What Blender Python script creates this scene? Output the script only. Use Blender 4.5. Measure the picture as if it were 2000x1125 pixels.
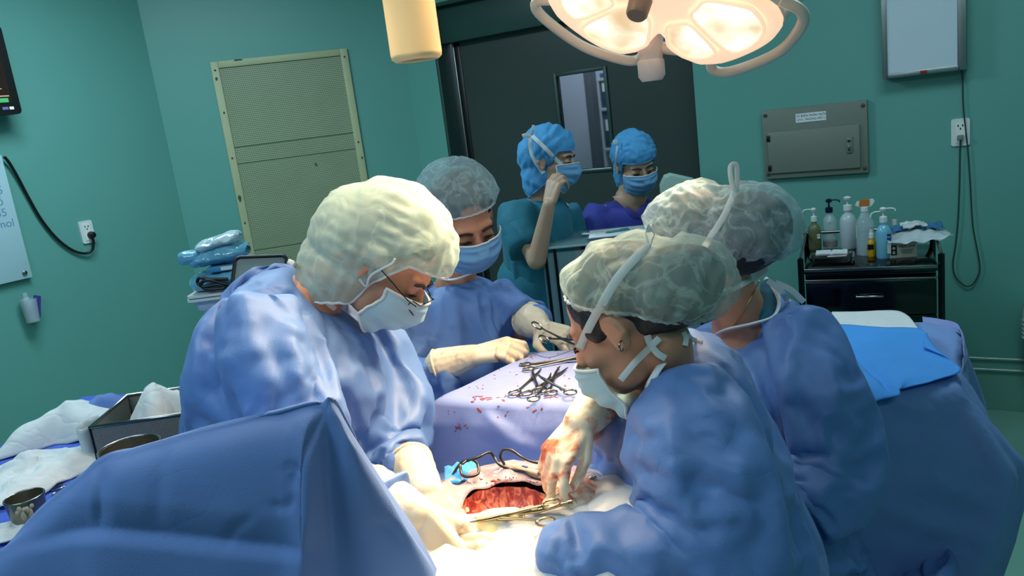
import bpy, bmesh, math, random
import numpy as np
from mathutils import Vector, Matrix, Quaternion, noise as mnoise

# ------------------------------------------------------------------ scene, camera, light
scene = bpy.context.scene
for _o in list(bpy.data.objects):
    bpy.data.objects.remove(_o, do_unlink=True)
COL = scene.collection
TMP = bpy.data.scenes.new('workbench')      # scratch scene for applying modifiers, removed at the end
random.seed(7)

FPX = 1556.0
PITCH, ROLL, CAMH = math.radians(12.2), math.radians(7.2), 1.65
_r0 = Vector((1, 0, 0)); _u0 = Vector((0, math.sin(PITCH), math.cos(PITCH)))
_fw = Vector((0, math.cos(PITCH), -math.sin(PITCH)))
_rt = math.cos(ROLL) * _r0 - math.sin(ROLL) * _u0
_up = math.cos(ROLL) * _u0 + math.sin(ROLL) * _r0
CAMP = Vector((0, 0, CAMH))
cam = bpy.data.cameras.new('camera')
cam.sensor_width = 36.0
cam.lens = FPX / 2000.0 * 36.0
cam.clip_start = 0.05
camo = bpy.data.objects.new('camera', cam)
COL.objects.link(camo)
camo.matrix_world = Matrix(((_rt.x, _up.x, -_fw.x, CAMP.x), (_rt.y, _up.y, -_fw.y, CAMP.y),
                            (_rt.z, _up.z, -_fw.z, CAMP.z), (0, 0, 0, 1)))
scene.camera = camo

vs = scene.view_settings
vs.view_transform = 'Standard'; vs.look = 'None'; vs.gamma = 1.0; vs.use_curve_mapping = False
vs.exposure = 0.0
scene.display_settings.display_device = 'sRGB'

world = bpy.data.worlds.new('world'); scene.world = world
world.use_nodes = True
world.node_tree.nodes['Background'].inputs['Color'].default_value = (0.75, 0.9, 1.0, 1)
world.node_tree.nodes['Background'].inputs['Strength'].default_value = 0.12

def area_light(name, loc, target, sx, sy, power, color, spread=180):
    l = bpy.data.lights.new(name, 'AREA'); l.shape = 'RECTANGLE'; l.size = sx; l.size_y = sy
    l.energy = power; l.color = color; l.spread = math.radians(spread)
    o = bpy.data.objects.new(name, l); COL.objects.link(o); o.location = loc
    d = (Vector(target) - Vector(loc)).normalized()
    o.rotation_euler = d.to_track_quat('-Z', 'Y').to_euler()
    return o

CEIL = 2.95
COOL = (0.66, 0.89, 1.0)
# ceiling fluorescent fittings of the room (tubes sit just under the ceiling)
area_light('ceiling_tube_light', (-1.35, 3.3, CEIL - .08), (-1.35, 3.3, 0), 1.2, 0.5, 46, COOL)
area_light('ceiling_tube_light', (1.3, 2.3, CEIL - .08), (1.3, 2.3, 0), 1.2, 0.5, 20, COOL)
area_light('ceiling_tube_light', (-1.7, 0.6, CEIL - .08), (-1.7, 0.6, 0), 1.2, 0.5, 36, COOL)
area_light('ceiling_tube_light', (0.6, -0.8, CEIL - .08), (0.6, -0.8, 0), 1.2, 0.5, 15, COOL)

# ------------------------------------------------------------------ measuring helpers (camera calibration of the photo)
def _ray(px, py):
    return _fw + _rt * ((px - 1000) / FPX) - _up * ((py - 562.5) / FPX)
def P(px, py, Y):
    d = _ray(px, py); return CAMP + d * (Y / d.y)
def Pz(px, py, z):
    d = _ray(px, py); return CAMP + d * ((z - CAMH) / d.z)
def Pn(px, py, p0, n):
    d = _ray(px, py); return CAMP + d * ((Vector(p0) - CAMP).dot(n) / d.dot(n))
V = Vector

# ------------------------------------------------------------------ object helpers
def link(o, parent=None):
    COL.objects.link(o)
    if parent is not None: o.parent = parent
    return o
def tag(o, label=None, cat=None, group=None, kind=None):
    if label: o['label'] = label
    if cat: o['category'] = cat
    if group: o['group'] = group
    if kind: o['kind'] = kind
    return o
def thing(name, label, cat, loc=(0, 0, 0), rotz=0.0, group=None, mat=None):
    o = bpy.data.objects.new(name, None); o.empty_display_size = .05
    link(o)
    if mat is not None: o.matrix_world = mat
    else:
        o.location = loc; o.rotation_euler = (0, 0, rotz)
    return tag(o, label, cat, group)
def mobj(name, verts, faces, material=None, parent=None, smooth=False, world_to_parent=False):
    me = bpy.data.meshes.new(name)
    me.from_pydata([tuple(v) for v in verts], [], faces)
    me.validate()
    o = bpy.data.objects.new(name, me)
    if material: me.materials.append(material)
    link(o, parent)
    if smooth: me.polygons.foreach_set('use_smooth', [True] * len(me.polygons))
    me.update()
    return o
def bmobj(name, bm, material=None, parent=None, smooth=False, auto=None):
    bmesh.ops.recalc_face_normals(bm, faces=bm.faces[:])
    me = bpy.data.meshes.new(name); bm.to_mesh(me); bm.free()
    if material: me.materials.append(material)
    o = bpy.data.objects.new(name, me); link(o, parent)
    if smooth or auto is not None:
        me.polygons.foreach_set('use_smooth', [True] * len(me.polygons))
    if auto is not None:
        me.set_sharp_from_angle(angle=math.radians(auto))
    return o
def frame(o_loc, xdir, ydir, zdir):
    m = Matrix.Identity(4)
    for i, d in enumerate((V(xdir), V(ydir), V(zdir))):
        d = d.normalized()
        for k in range(3): m[k][i] = d[k]
    for k in range(3): m[k][3] = o_loc[k]
    return m

# ---- bmesh shape adders
def add_box(bm, c, s, bevel=0.0, M=None, seg=2):
    r = bmesh.ops.create_cube(bm, size=1.0)
    vs_ = r['verts']
    for v in vs_: v.co = Vector((v.co.x * s[0] + c[0], v.co.y * s[1] + c[1], v.co.z * s[2] + c[2]))
    if bevel > 0:
        es = list({e for v in vs_ for e in v.link_edges})
        g = bmesh.ops.bevel(bm, geom=es, offset=bevel, segments=seg, profile=0.5, affect='EDGES')
        vs_ = list({v for f in g['faces'] for v in f.verts} | {v for v in vs_ if v.is_valid})
    if M is not None:
        for v in vs_: v.co = M @ v.co
    return vs_
def box(name, c, s, material, parent=None, bevel=0.0, M=None, auto=35):
    bm = bmesh.new(); add_box(bm, c, s, bevel, M)
    return bmobj(name, bm, material, parent, auto=auto if bevel else None)
def add_tube(bm, pts, rad, seg=10, closed=False, caps=True, flat=None, upv=None):
    """tube along points; rad number or list; flat = (wide, thick) ribbons"""
    pts = [Vector(p) for p in pts]; n = len(pts)
    if not hasattr(rad, '__len__'): rad = [rad] * n
    tans = []
    for i in range(n):
        a = pts[(i - 1) % n] if (closed or i > 0) else pts[i]
        b = pts[(i + 1) % n] if (closed or i < n - 1) else pts[i]
        t = (b - a)
        tans.append(t.normalized() if t.length > 1e-9 else Vector((0, 0, 1)))
    ref = Vector(upv) if upv is not None else Vector((0, 0, 1))
    if abs(tans[0].dot(ref.normalized())) > 0.95 and upv is None: ref = Vector((1, 0, 0))
    nrm = (ref - tans[0] * ref.dot(tans[0])).normalized()
    rings = []
    for i in range(n):
        if i > 0:
            if upv is not None:
                nn = ref - tans[i] * ref.dot(tans[i])
                if nn.length > 1e-4: nrm = nn.normalized()
            else:
                nrm = nrm - tans[i] * nrm.dot(tans[i])
                nrm = nrm.normalized() if nrm.length > 1e-6 else tans[i].orthogonal().normalized()
        bn = tans[i].cross(nrm)
        ring = []
        for k in range(seg):
            a = 2 * math.pi * k / seg
            ca, sa = math.cos(a), math.sin(a)
            if flat: off = nrm * (ca * flat[1] * rad[i]) + bn * (sa * flat[0] * rad[i])
            else: off = nrm * (ca * rad[i]) + bn * (sa * rad[i])
            ring.append(bm.verts.new(pts[i] + off))
        rings.append(ring)
    m = n if closed else n - 1
    for i in range(m):
        A, B = rings[i], rings[(i + 1) % n]
        for k in range(seg):
            bm.faces.new((A[k], A[(k + 1) % seg], B[(k + 1) % seg], B[k]))
    if not closed and caps:
        bm.faces.new(rings[0][::-1]); bm.faces.new(rings[-1])
    return rings
def tube(name, pts, rad, material, parent=None, seg=10, closed=False, flat=None, upv=None):
    bm = bmesh.new(); add_tube(bm, pts, rad, seg, closed, True, flat, upv)
    return bmobj(name, bm, material, parent, auto=50)
def add_lathe(bm, prof, seg=24, M=None, cap=True):
    rings = []
    for (r_, z_) in prof:
        ring = []
        for k in range(seg):
            a = 2 * math.pi * k / seg
            p = Vector((r_ * math.cos(a), r_ * math.sin(a), z_))
            ring.append(bm.verts.new(M @ p if M is not None else p))
        rings.append(ring)
    for A, B in zip(rings, rings[1:]):
        for k in range(seg): bm.faces.new((A[k], A[(k + 1) % seg], B[(k + 1) % seg], B[k]))
    if cap:
        bm.faces.new(rings[0][::-1]); bm.faces.new(rings[-1])
def lathe(name, prof, material, parent=None, seg=24, M=None, cap=True, auto=40):
    bm = bmesh.new(); add_lathe(bm, prof, seg, M, cap)
    return bmobj(name, bm, material, parent, auto=auto)
def add_prism(bm, outline, z0, z1, M=None):
    n = len(outline)
    lo = [bm.verts.new((M @ Vector((x, y, z0))) if M is not None else (x, y, z0)) for x, y in outline]
    hi = [bm.verts.new((M @ Vector((x, y, z1))) if M is not None else (x, y, z1)) for x, y in outline]
    bm.faces.new(lo[::-1]); bm.faces.new(hi)
    for k in range(n): bm.faces.new((lo[k], lo[(k + 1) % n], hi[(k + 1) % n], hi[k]))
def prism(name, outline, z0, z1, material, parent=None, M=None, auto=35):
    bm = bmesh.new(); add_prism(bm, outline, z0, z1, M)
    return bmobj(name, bm, material, parent, auto=auto)
def rrect(w, h, r, n=5, cx=0, cy=0):
    out = []
    for (sx, sy, a0) in ((1, 1, 0), (-1, 1, 90), (-1, -1, 180), (1, -1, 270)):
        for k in range(n + 1):
            a = math.radians(a0 + 90 * k / n)
            out.append((cx + sx * (w / 2 - r) + r * math.cos(a), cy + sy * (h / 2 - r) + r * math.sin(a)))
    return out
def smooth_path(pts, sub=6, closed=False):
    """Catmull-Rom"""
    pts = [Vector(p) for p in pts]; n = len(pts); out = []
    rng = range(n) if closed else range(n - 1)
    for i in rng:
        p1, p2 = pts[i], pts[(i + 1) % n]
        p0 = pts[(i - 1) % n] if (closed or i > 0) else p1 * 2 - p2
        p3 = pts[(i + 2) % n] if (closed or i < n - 2) else p2 * 2 - p1
        for k in range(sub):
            t = k / sub
            out.append(0.5 * ((2 * p1) + (p2 - p0) * t + (2 * p0 - 5 * p1 + 4 * p2 - p3) * t * t + (3 * p1 - p0 - 3 * p2 + p3) * t ** 3))
    if not closed: out.append(pts[-1])
    return out
def grid_obj(name, nu, nv, fn, material, parent=None, thick=0.0, smooth=True, wrapu=False):
    """sheet from fn(u, v) -> point; with thickness via duplicated offset faces"""
    verts = [fn(i / (nu if wrapu else nu - 1), j / (nv - 1)) for j in range(nv) for i in range(nu)]
    faces = []
    for j in range(nv - 1):
        for i in range(nu if wrapu else nu - 1):
            a = j * nu + i; b = j * nu + (i + 1) % nu
            faces.append((a, b, b + nu, a + nu))
    o = mobj(name, verts, faces, material, parent, smooth)
    if thick: solidify(o, thick)
    return o
def solidify(o, t, offset=0.0):
    m = o.modifiers.new('thickness', 'SOLIDIFY'); m.thickness = t; m.offset = offset
    return bake(o)
def subsurf(o, lv=1):
    m = o.modifiers.new('sub', 'SUBSURF'); m.levels = lv; m.render_levels = lv
    return bake(o)
def bake(o):
    """apply all modifiers without operators"""
    par = o.parent; mw = o.matrix_basis.copy()
    o.parent = None; o.matrix_basis = Matrix.Identity(4)
    COL.objects.unlink(o); TMP.collection.objects.link(o)
    with bpy.context.temp_override(scene=TMP, view_layer=TMP.view_layers[0]):
        dg = bpy.context.evaluated_depsgraph_get(); dg.update()
    ev = o.evaluated_get(dg)
    me = bpy.data.meshes.new_from_object(ev, preserve_all_data_layers=False, depsgraph=dg)
    TMP.collection.objects.unlink(o); COL.objects.link(o); o.parent = par; o.matrix_basis = mw
    old = o.data; mats = [m for m in old.materials]
    sm = len(old.polygons) > 0 and old.polygons[0].use_smooth
    o.modifiers.clear(); o.data = me
    me.name = o.name
    if len(me.materials) == 0:
        for m in mats: me.materials.append(m)
    if sm: me.polygons.foreach_set('use_smooth', [True] * len(me.polygons))
    if old.users == 0: bpy.data.meshes.remove(old)
    return o
def getco(me):
    a = np.empty(len(me.vertices) * 3); me.vertices.foreach_get('co', a); return a.reshape(-1, 3)
def setco(me, a):
    me.vertices.foreach_set('co', np.ascontiguousarray(a).ravel()); me.update()
def getno(me):
    a = np.empty(len(me.vertices) * 3); me.vertices.foreach_get('normal', a); return a.reshape(-1, 3)

# ---- soft volumes: capsules and ellipsoids fused into one continuous skin
def add_ell(bm, c, R, rad, seg=20, rings=12):
    """ellipsoid; R = 3 axis vectors, rad = 3 radii"""
    c = Vector(c); A, B, C_ = (Vector(R[i]) * rad[i] for i in range(3))
    top = bm.verts.new(c + C_); bot = bm.verts.new(c - C_); rr = []
    for j in range(1, rings):
        t = math.pi * j / rings; st, ct = math.sin(t), math.cos(t)
        rr.append([bm.verts.new(c + A * (st * math.cos(6.2831853 * k / seg)) + B * (st * math.sin(6.2831853 * k / seg)) + C_ * ct) for k in range(seg)])
    for k in range(seg):
        bm.faces.new((top, rr[0][k], rr[0][(k + 1) % seg])); bm.faces.new((bot, rr[-1][(k + 1) % seg], rr[-1][k]))
    for R0, R1 in zip(rr, rr[1:]):
        for k in range(seg): bm.faces.new((R0[k], R1[k], R1[(k + 1) % seg], R0[(k + 1) % seg]))
def add_capsule(bm, p0, r0, p1, r1, seg=16, wide=None):
    """tapered capsule, optional wide = (axis, factor) stretches cross-section along an axis"""
    p0, p1 = Vector(p0), Vector(p1)
    t = p1 - p0; L = t.length
    if L < 1e-6: t = Vector((0, 0, 1))
    t = t.normalized(); a = t.orthogonal().normalized(); b = t.cross(a)
    rings = []
    prof = [(-math.cos(x) * r0, math.sin(x) * r0) for x in (math.radians(15), math.radians(40), math.radians(65), math.radians(90))]
    prof += [(L + math.sin(x) * r1, math.cos(x) * r1) for x in (0, math.radians(25), math.radians(50), math.radians(75))]
    for d, rr in prof:
        ring = []
        for k in range(seg):
            an = 2 * math.pi * k / seg
            off = a * (math.cos(an) * rr) + b * (math.sin(an) * rr)
            if wide:
                w = Vector(wide[0]).normalized(); off = off + w * (off.dot(w) * (wide[1] - 1))
            ring.append(bm.verts.new(p0 + t * d + off))
        rings.append(ring)
    for A, B in zip(rings, rings[1:]):
        for k in range(seg): bm.faces.new((A[k], A[(k + 1) % seg], B[(k + 1) % seg], B[k]))
    bm.faces.new(rings[0][::-1]); bm.faces.new(rings[-1])
def add_loft(bm, rings, seg=24, p=2.3):
    """closed loft through elliptical rings (centre, half axis A, half axis B)"""
    n = len(rings)
    C_ = smooth_path([r[0] for r in rings], 5); A_ = smooth_path([r[1] for r in rings], 5); B_ = smooth_path([r[2] for r in rings], 5)
    rs = []
    for c, a, b in zip(C_, A_, B_):
        ring = []
        for k in range(seg):
            t = 2 * math.pi * k / seg; x, y = math.cos(t), math.sin(t)
            x = math.copysign(abs(x) ** (2 / p), x); y = math.copysign(abs(y) ** (2 / p), y)
            ring.append(bm.verts.new(c + a * x + b * y))
        rs.append(ring)
    for R0, R1 in zip(rs, rs[1:]):
        for k in range(seg): bm.faces.new((R0[k], R0[(k + 1) % seg], R1[(k + 1) % seg], R1[k]))
    bm.faces.new(rs[0][::-1]); bm.faces.new(rs[-1])
def fuse(name, shapes, voxel, material=None, parent=None, smooth_it=4, smooth_f=0.5):
    bm = bmesh.new()
    for s in shapes:
        if s[0] == 'c': add_capsule(bm, *s[1:])
        elif s[0] == 'e': add_ell(bm, *s[1:])
        elif s[0] == 'l': add_loft(bm, s[1])
    o = bmobj(name, bm, material, parent, smooth=True)
    m = o.modifiers.new('fuse', 'REMESH'); m.mode = 'VOXEL'; m.voxel_size = voxel; m.use_smooth_shade = True
    if smooth_it:
        s_ = o.modifiers.new('soft', 'SMOOTH'); s_.factor = smooth_f; s_.iterations = smooth_it
    bake(o)
    o.data.polygons.foreach_set('use_smooth', [True] * len(o.data.polygons))
    return o
_PRM = np.random.RandomState(5).permutation(256); _PRM = np.r_[_PRM, _PRM, _PRM]
_GRD = np.random.RandomState(6).normal(size=(256, 3)); _GRD /= np.linalg.norm(_GRD, axis=1)[:, None]
def npnoise(p):
    """gradient noise, vectorised, about -0.7..0.7"""
    i = np.floor(p).astype(int); f = p - i; w = f * f * f * (f * (f * 6 - 15) + 10); i &= 255
    out = 0.0
    for dx in (0, 1):
        for dy in (0, 1):
            for dz in (0, 1):
                g = _GRD[_PRM[_PRM[_PRM[i[:, 0] + dx] + i[:, 1] + dy] + i[:, 2] + dz]]
                d = (g * (f - np.array((dx, dy, dz)))).sum(1)
                ww = (w[:, 0] if dx else 1 - w[:, 0]) * (w[:, 1] if dy else 1 - w[:, 1]) * (w[:, 2] if dz else 1 - w[:, 2])
                out = out + d * ww
    return out
def ridged(p, scale, oct_=3):
    return mnoise.ridged_multi_fractal(Vector(p) * scale, 1.0, 2.0, oct_, 1.0, 2.0)

# ------------------------------------------------------------------ materials
MATS = {}
def sl(c):
    """sRGB 0-255 -> linear"""
    o = []
    for x in c[:3]:
        x = x / 255.0
        o.append(x / 12.92 if x <= 0.04045 else ((x + 0.055) / 1.055) ** 2.4)
    return (o[0], o[1], o[2], 1.0)
def pmat(name, rgb, rough=0.6, metal=0.0, noise=0.06, nscale=8.0, bump=0.0, bscale=60.0, spec=0.5,
         alpha=1.0, trans=0.0, emit=None, estr=0.0, sss=0.0, coat=0.0, sheen=0.0, detail=4.0):
    if name in MATS: return MATS[name]
    m = bpy.data.materials.new(name); m.use_nodes = True
    nt = m.node_tree; b = nt.nodes['Principled BSDF']
    col = sl(rgb)
    b.inputs['Roughness'].default_value = rough
    b.inputs['Metallic'].default_value = metal
    b.inputs['Specular IOR Level'].default_value = spec
    b.inputs['Alpha'].default_value = alpha
    b.inputs['Transmission Weight'].default_value = trans
    b.inputs['Coat Weight'].default_value = coat
    b.inputs['Sheen Weight'].default_value = sheen
    if sss:
        b.inputs['Subsurface Weight'].default_value = sss
        b.inputs['Subsurface Radius'].default_value = (0.012, 0.005, 0.003)
        b.inputs['Subsurface Scale'].default_value = 0.6
    if emit:
        b.inputs['Emission Color'].default_value = sl(emit); b.inputs['Emission Strength'].default_value = estr
    tc = nt.nodes.new('ShaderNodeTexCoord')
    nz = nt.nodes.new('ShaderNodeTexNoise'); nz.inputs['Scale'].default_value = nscale; nz.inputs['Detail'].default_value = detail
    nt.links.new(tc.outputs['Object'], nz.inputs['Vector'])
    mx = nt.nodes.new('ShaderNodeMix'); mx.data_type = 'RGBA'
    mx.inputs['A'].default_value = tuple(max(0, c * (1 - noise)) for c in col[:3]) + (1,)
    mx.inputs['B'].default_value = tuple(min(1, c * (1 + noise)) for c in col[:3]) + (1,)
    nt.links.new(nz.outputs['Fac'], mx.inputs['Factor'])
    nt.links.new(mx.outputs['Result'], b.inputs['Base Color'])
    if bump:
        n2 = nt.nodes.new('ShaderNodeTexNoise'); n2.inputs['Scale'].default_value = bscale; n2.inputs['Detail'].default_value = 3
        nt.links.new(tc.outputs['Object'], n2.inputs['Vector'])
        bp = nt.nodes.new('ShaderNodeBump'); bp.inputs['Strength'].default_value = bump; bp.inputs['Distance'].default_value = 0.004
        nt.links.new(n2.outputs['Fac'], bp.inputs['Height']); nt.links.new(bp.outputs['Normal'], b.inputs['Normal'])
    MATS[name] = m
    return m
def fabric(name, rgb, rough=0.75, translucent=0.15, crease=0.35, cscale=5.0, weave=420.0, trans_rgb=None, alpha=1.0, avar=0.0, ascale=25.0, stain=None):
    """non-woven cloth: diffuse + translucent, fine bonded weave, long soft creases"""
    if name in MATS: return MATS[name]
    m = bpy.data.materials.new(name); m.use_nodes = True
    nt = m.node_tree; N = nt.nodes; L = nt.links
    b = N['Principled BSDF']; out = N['Material Output']
    b.inputs['Roughness'].default_value = rough; b.inputs['Specular IOR Level'].default_value = 0.45
    b.inputs['Sheen Weight'].default_value = 0.08; b.inputs['Sheen Roughness'].default_value = 0.45
    col = sl(rgb)
    tc = N.new('ShaderNodeTexCoord')
    nz = N.new('ShaderNodeTexNoise'); nz.inputs['Scale'].default_value = 7; nz.inputs['Detail'].default_value = 5
    L.new(tc.outputs['Object'], nz.inputs['Vector'])
    mx = N.new('ShaderNodeMix'); mx.data_type = 'RGBA'
    mx.inputs['A'].default_value = tuple(c * 0.90 for c in col[:3]) + (1,)
    mx.inputs['B'].default_value = tuple(min(1, c * 1.10) for c in col[:3]) + (1,)
    L.new(nz.outputs['Fac'], mx.inputs['Factor'])
    res = mx.outputs['Result']
    if stain:
        srgb, sscale, thr = stain
        sn = N.new('ShaderNodeTexNoise'); sn.inputs['Scale'].default_value = sscale; sn.inputs['Detail'].default_value = 6
        sn.inputs['Distortion'].default_value = 0.8
        L.new(tc.outputs['Object'], sn.inputs['Vector'])
        rp = N.new('ShaderNodeValToRGB'); rp.color_ramp.elements[0].position = thr; rp.color_ramp.elements[1].position = thr + 0.03
        L.new(sn.outputs['Fac'], rp.inputs['Fac'])
        m2 = N.new('ShaderNodeMix'); m2.data_type = 'RGBA'; m2.inputs['B'].default_value = sl(srgb)
        L.new(rp.outputs['Color'], m2.inputs['Factor']); L.new(res, m2.inputs['A']); res = m2.outputs['Result']
    L.new(res, b.inputs['Base Color'])
    # creases + weave
    vo = N.new('ShaderNodeTexNoise'); vo.inputs['Scale'].default_value = cscale; vo.inputs['Detail'].default_value = 2.0; vo.inputs['Distortion'].default_value = 0.6
    L.new(tc.outputs['Object'], vo.inputs['Vector'])
    ab = N.new('ShaderNodeMath'); ab.operation = 'SUBTRACT'; ab.inputs[1].default_value = 0.5; L.new(vo.outputs['Fac'], ab.inputs[0])
    a2 = N.new('ShaderNodeMath'); a2.operation = 'ABSOLUTE'; L.new(ab.outputs[0], a2.inputs[0])
    a3 = N.new('ShaderNodeMath'); a3.operation = 'POWER'; a3.inputs[1].default_value = 0.5; L.new(a2.outputs[0], a3.inputs[0])
    b1 = N.new('ShaderNodeBump'); b1.inputs['Strength'].default_value = crease; b1.inputs['Distance'].default_value = 0.02
    L.new(a3.outputs[0], b1.inputs['Height'])
    wn = N.new('ShaderNodeTexVoronoi'); wn.inputs['Scale'].default_value = weave
    L.new(tc.outputs['Object'], wn.inputs['Vector'])
    b2 = N.new('ShaderNodeBump'); b2.inputs['Strength'].default_value = 0.12; b2.inputs['Distance'].default_value = 0.0015
    L.new(wn.outputs['Distance'], b2.inputs['Height']); L.new(b1.outputs['Normal'], b2.inputs['Normal'])
    L.new(b2.outputs['Normal'], b.inputs['Normal'])
    tr = N.new('ShaderNodeBsdfTranslucent'); tr.inputs['Color'].default_value = sl(trans_rgb or rgb)
    L.new(b2.outputs['Normal'], tr.inputs['Normal'])
    ms = N.new('ShaderNodeMixShader'); ms.inputs['Fac'].default_value = translucent
    L.new(b.outputs[0], ms.inputs[1]); L.new(tr.outputs[0], ms.inputs[2])
    last = ms.outputs[0]
    if alpha < 1.0:
        tp = N.new('ShaderNodeBsdfTransparent')
        m3 = N.new('ShaderNodeMixShader')
        an = N.new('ShaderNodeTexNoise'); an.inputs['Scale'].default_value = ascale; an.inputs['Detail'].default_value = 3; an.inputs['Distortion'].default_value = 1.2
        L.new(tc.outputs['Object'], an.inputs['Vector'])
        c1 = N.new('ShaderNodeMath'); c1.operation = 'SUBTRACT'; c1.inputs[1].default_value = 0.5; L.new(an.outputs['Fac'], c1.inputs[0])
        c2 = N.new('ShaderNodeMath'); c2.operation = 'ABSOLUTE'; L.new(c1.outputs[0], c2.inputs[0])
        mr = N.new('ShaderNodeMapRange'); mr.inputs['From Min'].default_value = 0.07; mr.inputs['From Max'].default_value = 0.0
        mr.inputs['To Min'].default_value = max(0, alpha - avar); mr.inputs['To Max'].default_value = min(1, alpha + avar)
        L.new(c2.outputs[0], mr.inputs['Value'])
        L.new(mr.outputs[0], m3.inputs['Fac']); L.new(tp.outputs[0], m3.inputs[1]); L.new(last, m3.inputs[2])
        last = m3.outputs[0]
    L.new(last, out.inputs['Surface'])
    MATS[name] = m
    return m
# ================================================================== THE ROOM
TEAL = pmat('teal_wall_paint', (100, 160, 150), rough=0.42, noise=0.05, nscale=1.6, bump=0.06, bscale=35, spec=0.35)
TEALF = pmat('teal_floor_vinyl', (120, 165, 150), rough=0.28, noise=0.05, nscale=3, spec=0.5)
CEILM = pmat('ceiling_paint', (215, 222, 220), rough=0.8, noise=0.02)
DOORM = pmat('dark_green_door_laminate', (60, 68, 66), rough=0.35, noise=0.05, nscale=2.5, spec=0.4)
TRACKM = pmat('dark_green_header_paint', (40, 70, 64), rough=0.45, noise=0.05)
ALU = pmat('brushed_aluminium', (150, 158, 156), rough=0.35, metal=0.9, noise=0.08, nscale=20)
STEEL = pmat('stainless_steel', (150, 150, 148), rough=0.22, metal=1.0, noise=0.05, nscale=12)
STEELD = pmat('dark_polished_steel', (62, 64, 64), rough=0.12, metal=1.0, noise=0.06, nscale=6)
BLACKP = pmat('black_plastic', (16, 17, 18), rough=0.35, noise=0.1)
WHITEP = pmat('white_plastic', (218, 222, 220), rough=0.38, noise=0.03)
GREYP = pmat('grey_plastic', (120, 126, 126), rough=0.5, noise=0.04)
PAPER = pmat('white_paper', (228, 232, 234), rough=0.8, noise=0.03)
GLASSY = pmat('clear_acrylic', (235, 245, 245), rough=0.05, trans=1.0, noise=0.0, spec=0.5)

WX = V((0.848, -0.530, 0)).normalized()      # along the back wall, towards the right
WY = V((0.530, 0.848, 0)).normalized()       # into the back wall
OB = V((2.106, 3.62, 0))
MB_ = frame(OB, WX, WY, (0, 0, 1))           # back wall frame: x along, y into the wall, z up
MBI = MB_.inverted()
def onback(px, py, off=0.0):
    """(s, z) on the back wall (off = metres in front of it)"""
    p = Pn(px, py, OB - WY * off, WY); q = MBI @ p
    return q.x, q.z
CX = V((math.cos(math.radians(13)), math.sin(math.radians(13)), 0))
CY = V((-CX.y, CX.x, 0))
OC = V((-0.485, 5.239, 0))
MC_ = frame(OC, CX, CY, (0, 0, 1)); MCI = MC_.inverted()
def onchamf(px, py, off=0.0):
    q = MCI @ Pn(px, py, OC - CY * off, CY); return q.x, q.z
LX = V((math.sin(math.radians(32)), math.cos(math.radians(32)), 0))
LY = V((-LX.y, LX.x, 0))
OL = V((-1.94, 4.903, 0))
ML_ = frame(OL, LX, LY, (0, 0, 1)); MLI = ML_.inverted()
def onleft(px, py, off=0.0):
    q = MLI @ Pn(px, py, OL - LY * off, LY); return q.x, q.z

WT = 0.22
def wall_slab(name, M, x0, x1, z0, z1, mat=TEAL, parent=None):
    o = box(name, ((x0 + x1) / 2, WT / 2, (z0 + z1) / 2), (x1 - x0, WT, z1 - z0), mat, parent, M=M)
    if parent is None: tag(o, kind='structure')
    return o
DL, DR, DT = -2.83, -1.215, 2.36              # door opening in the back wall
wb = tag(thing('wall_back', None, None), kind='structure')
wall_slab('wall_section', MB_, -3.055, DL, 0, CEIL, parent=wb)
wall_slab('wall_section', MB_, DL, DR, DT, CEIL, parent=wb)
wall_slab('wall_section', MB_, DR, 1.75, 0, CEIL, parent=wb)
wall_slab('wall_corner', MC_, -1.51, 0.0, 0, CEIL)
wall_slab('wall_left', ML_, -7.2, 0.0, 0, CEIL)
# the two walls behind the photographer close the room
RC = MB_ @ V((1.75, 0, 0)); LC = ML_ @ V((-7.2, 0, 0))
MR_ = frame(RC, -WY, WX, (0, 0, 1))
wall_slab('wall_right', MR_, 0, 6.4, 0, CEIL)
q = MR_ @ V((6.4, 0, 0)); d = (LC - q); dl = d.length
MK_ = frame(q, d, V((0, 0, 1)).cross(d) * -1, (0, 0, 1))
tag(box('wall_rear', (dl / 2, .11, CEIL / 2), (dl, WT, CEIL), TEAL, None, M=frame(q, d, V((-d.y, d.x, 0)) * -1 if False else V((0,0,1)).cross(d) , (0, 0, 1))), kind='structure')
tag(box('floor', (0, 2, -0.05), (12, 14, 0.1), TEALF), kind='structure')
tag(box('ceiling', (0, 2, CEIL + 0.05), (12, 14, 0.1), CEILM), kind='structure')
# coved skirting with two polished ridges along the back wall
bb = tag(thing('baseboard_back', None, None), kind='structure')
SKIRT = pmat('glossy_teal_skirting', (110, 160, 146), rough=0.16, noise=0.04, spec=0.8)
bm = bmesh.new(); add_box(bm, ((DR + 1.75) / 2, -0.006, 0.13), (1.75 - DR, 0.012, 0.26), 0.002, MB_); bmobj('skirting_board', bm, SKIRT, bb)
for zz in (0.20, 0.255):
    tube('ridge', [MB_ @ V((DR, -0.016, zz)), MB_ @ V((1.7, -0.016, zz))], 0.009, SKIRT, bb, 8)

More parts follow.
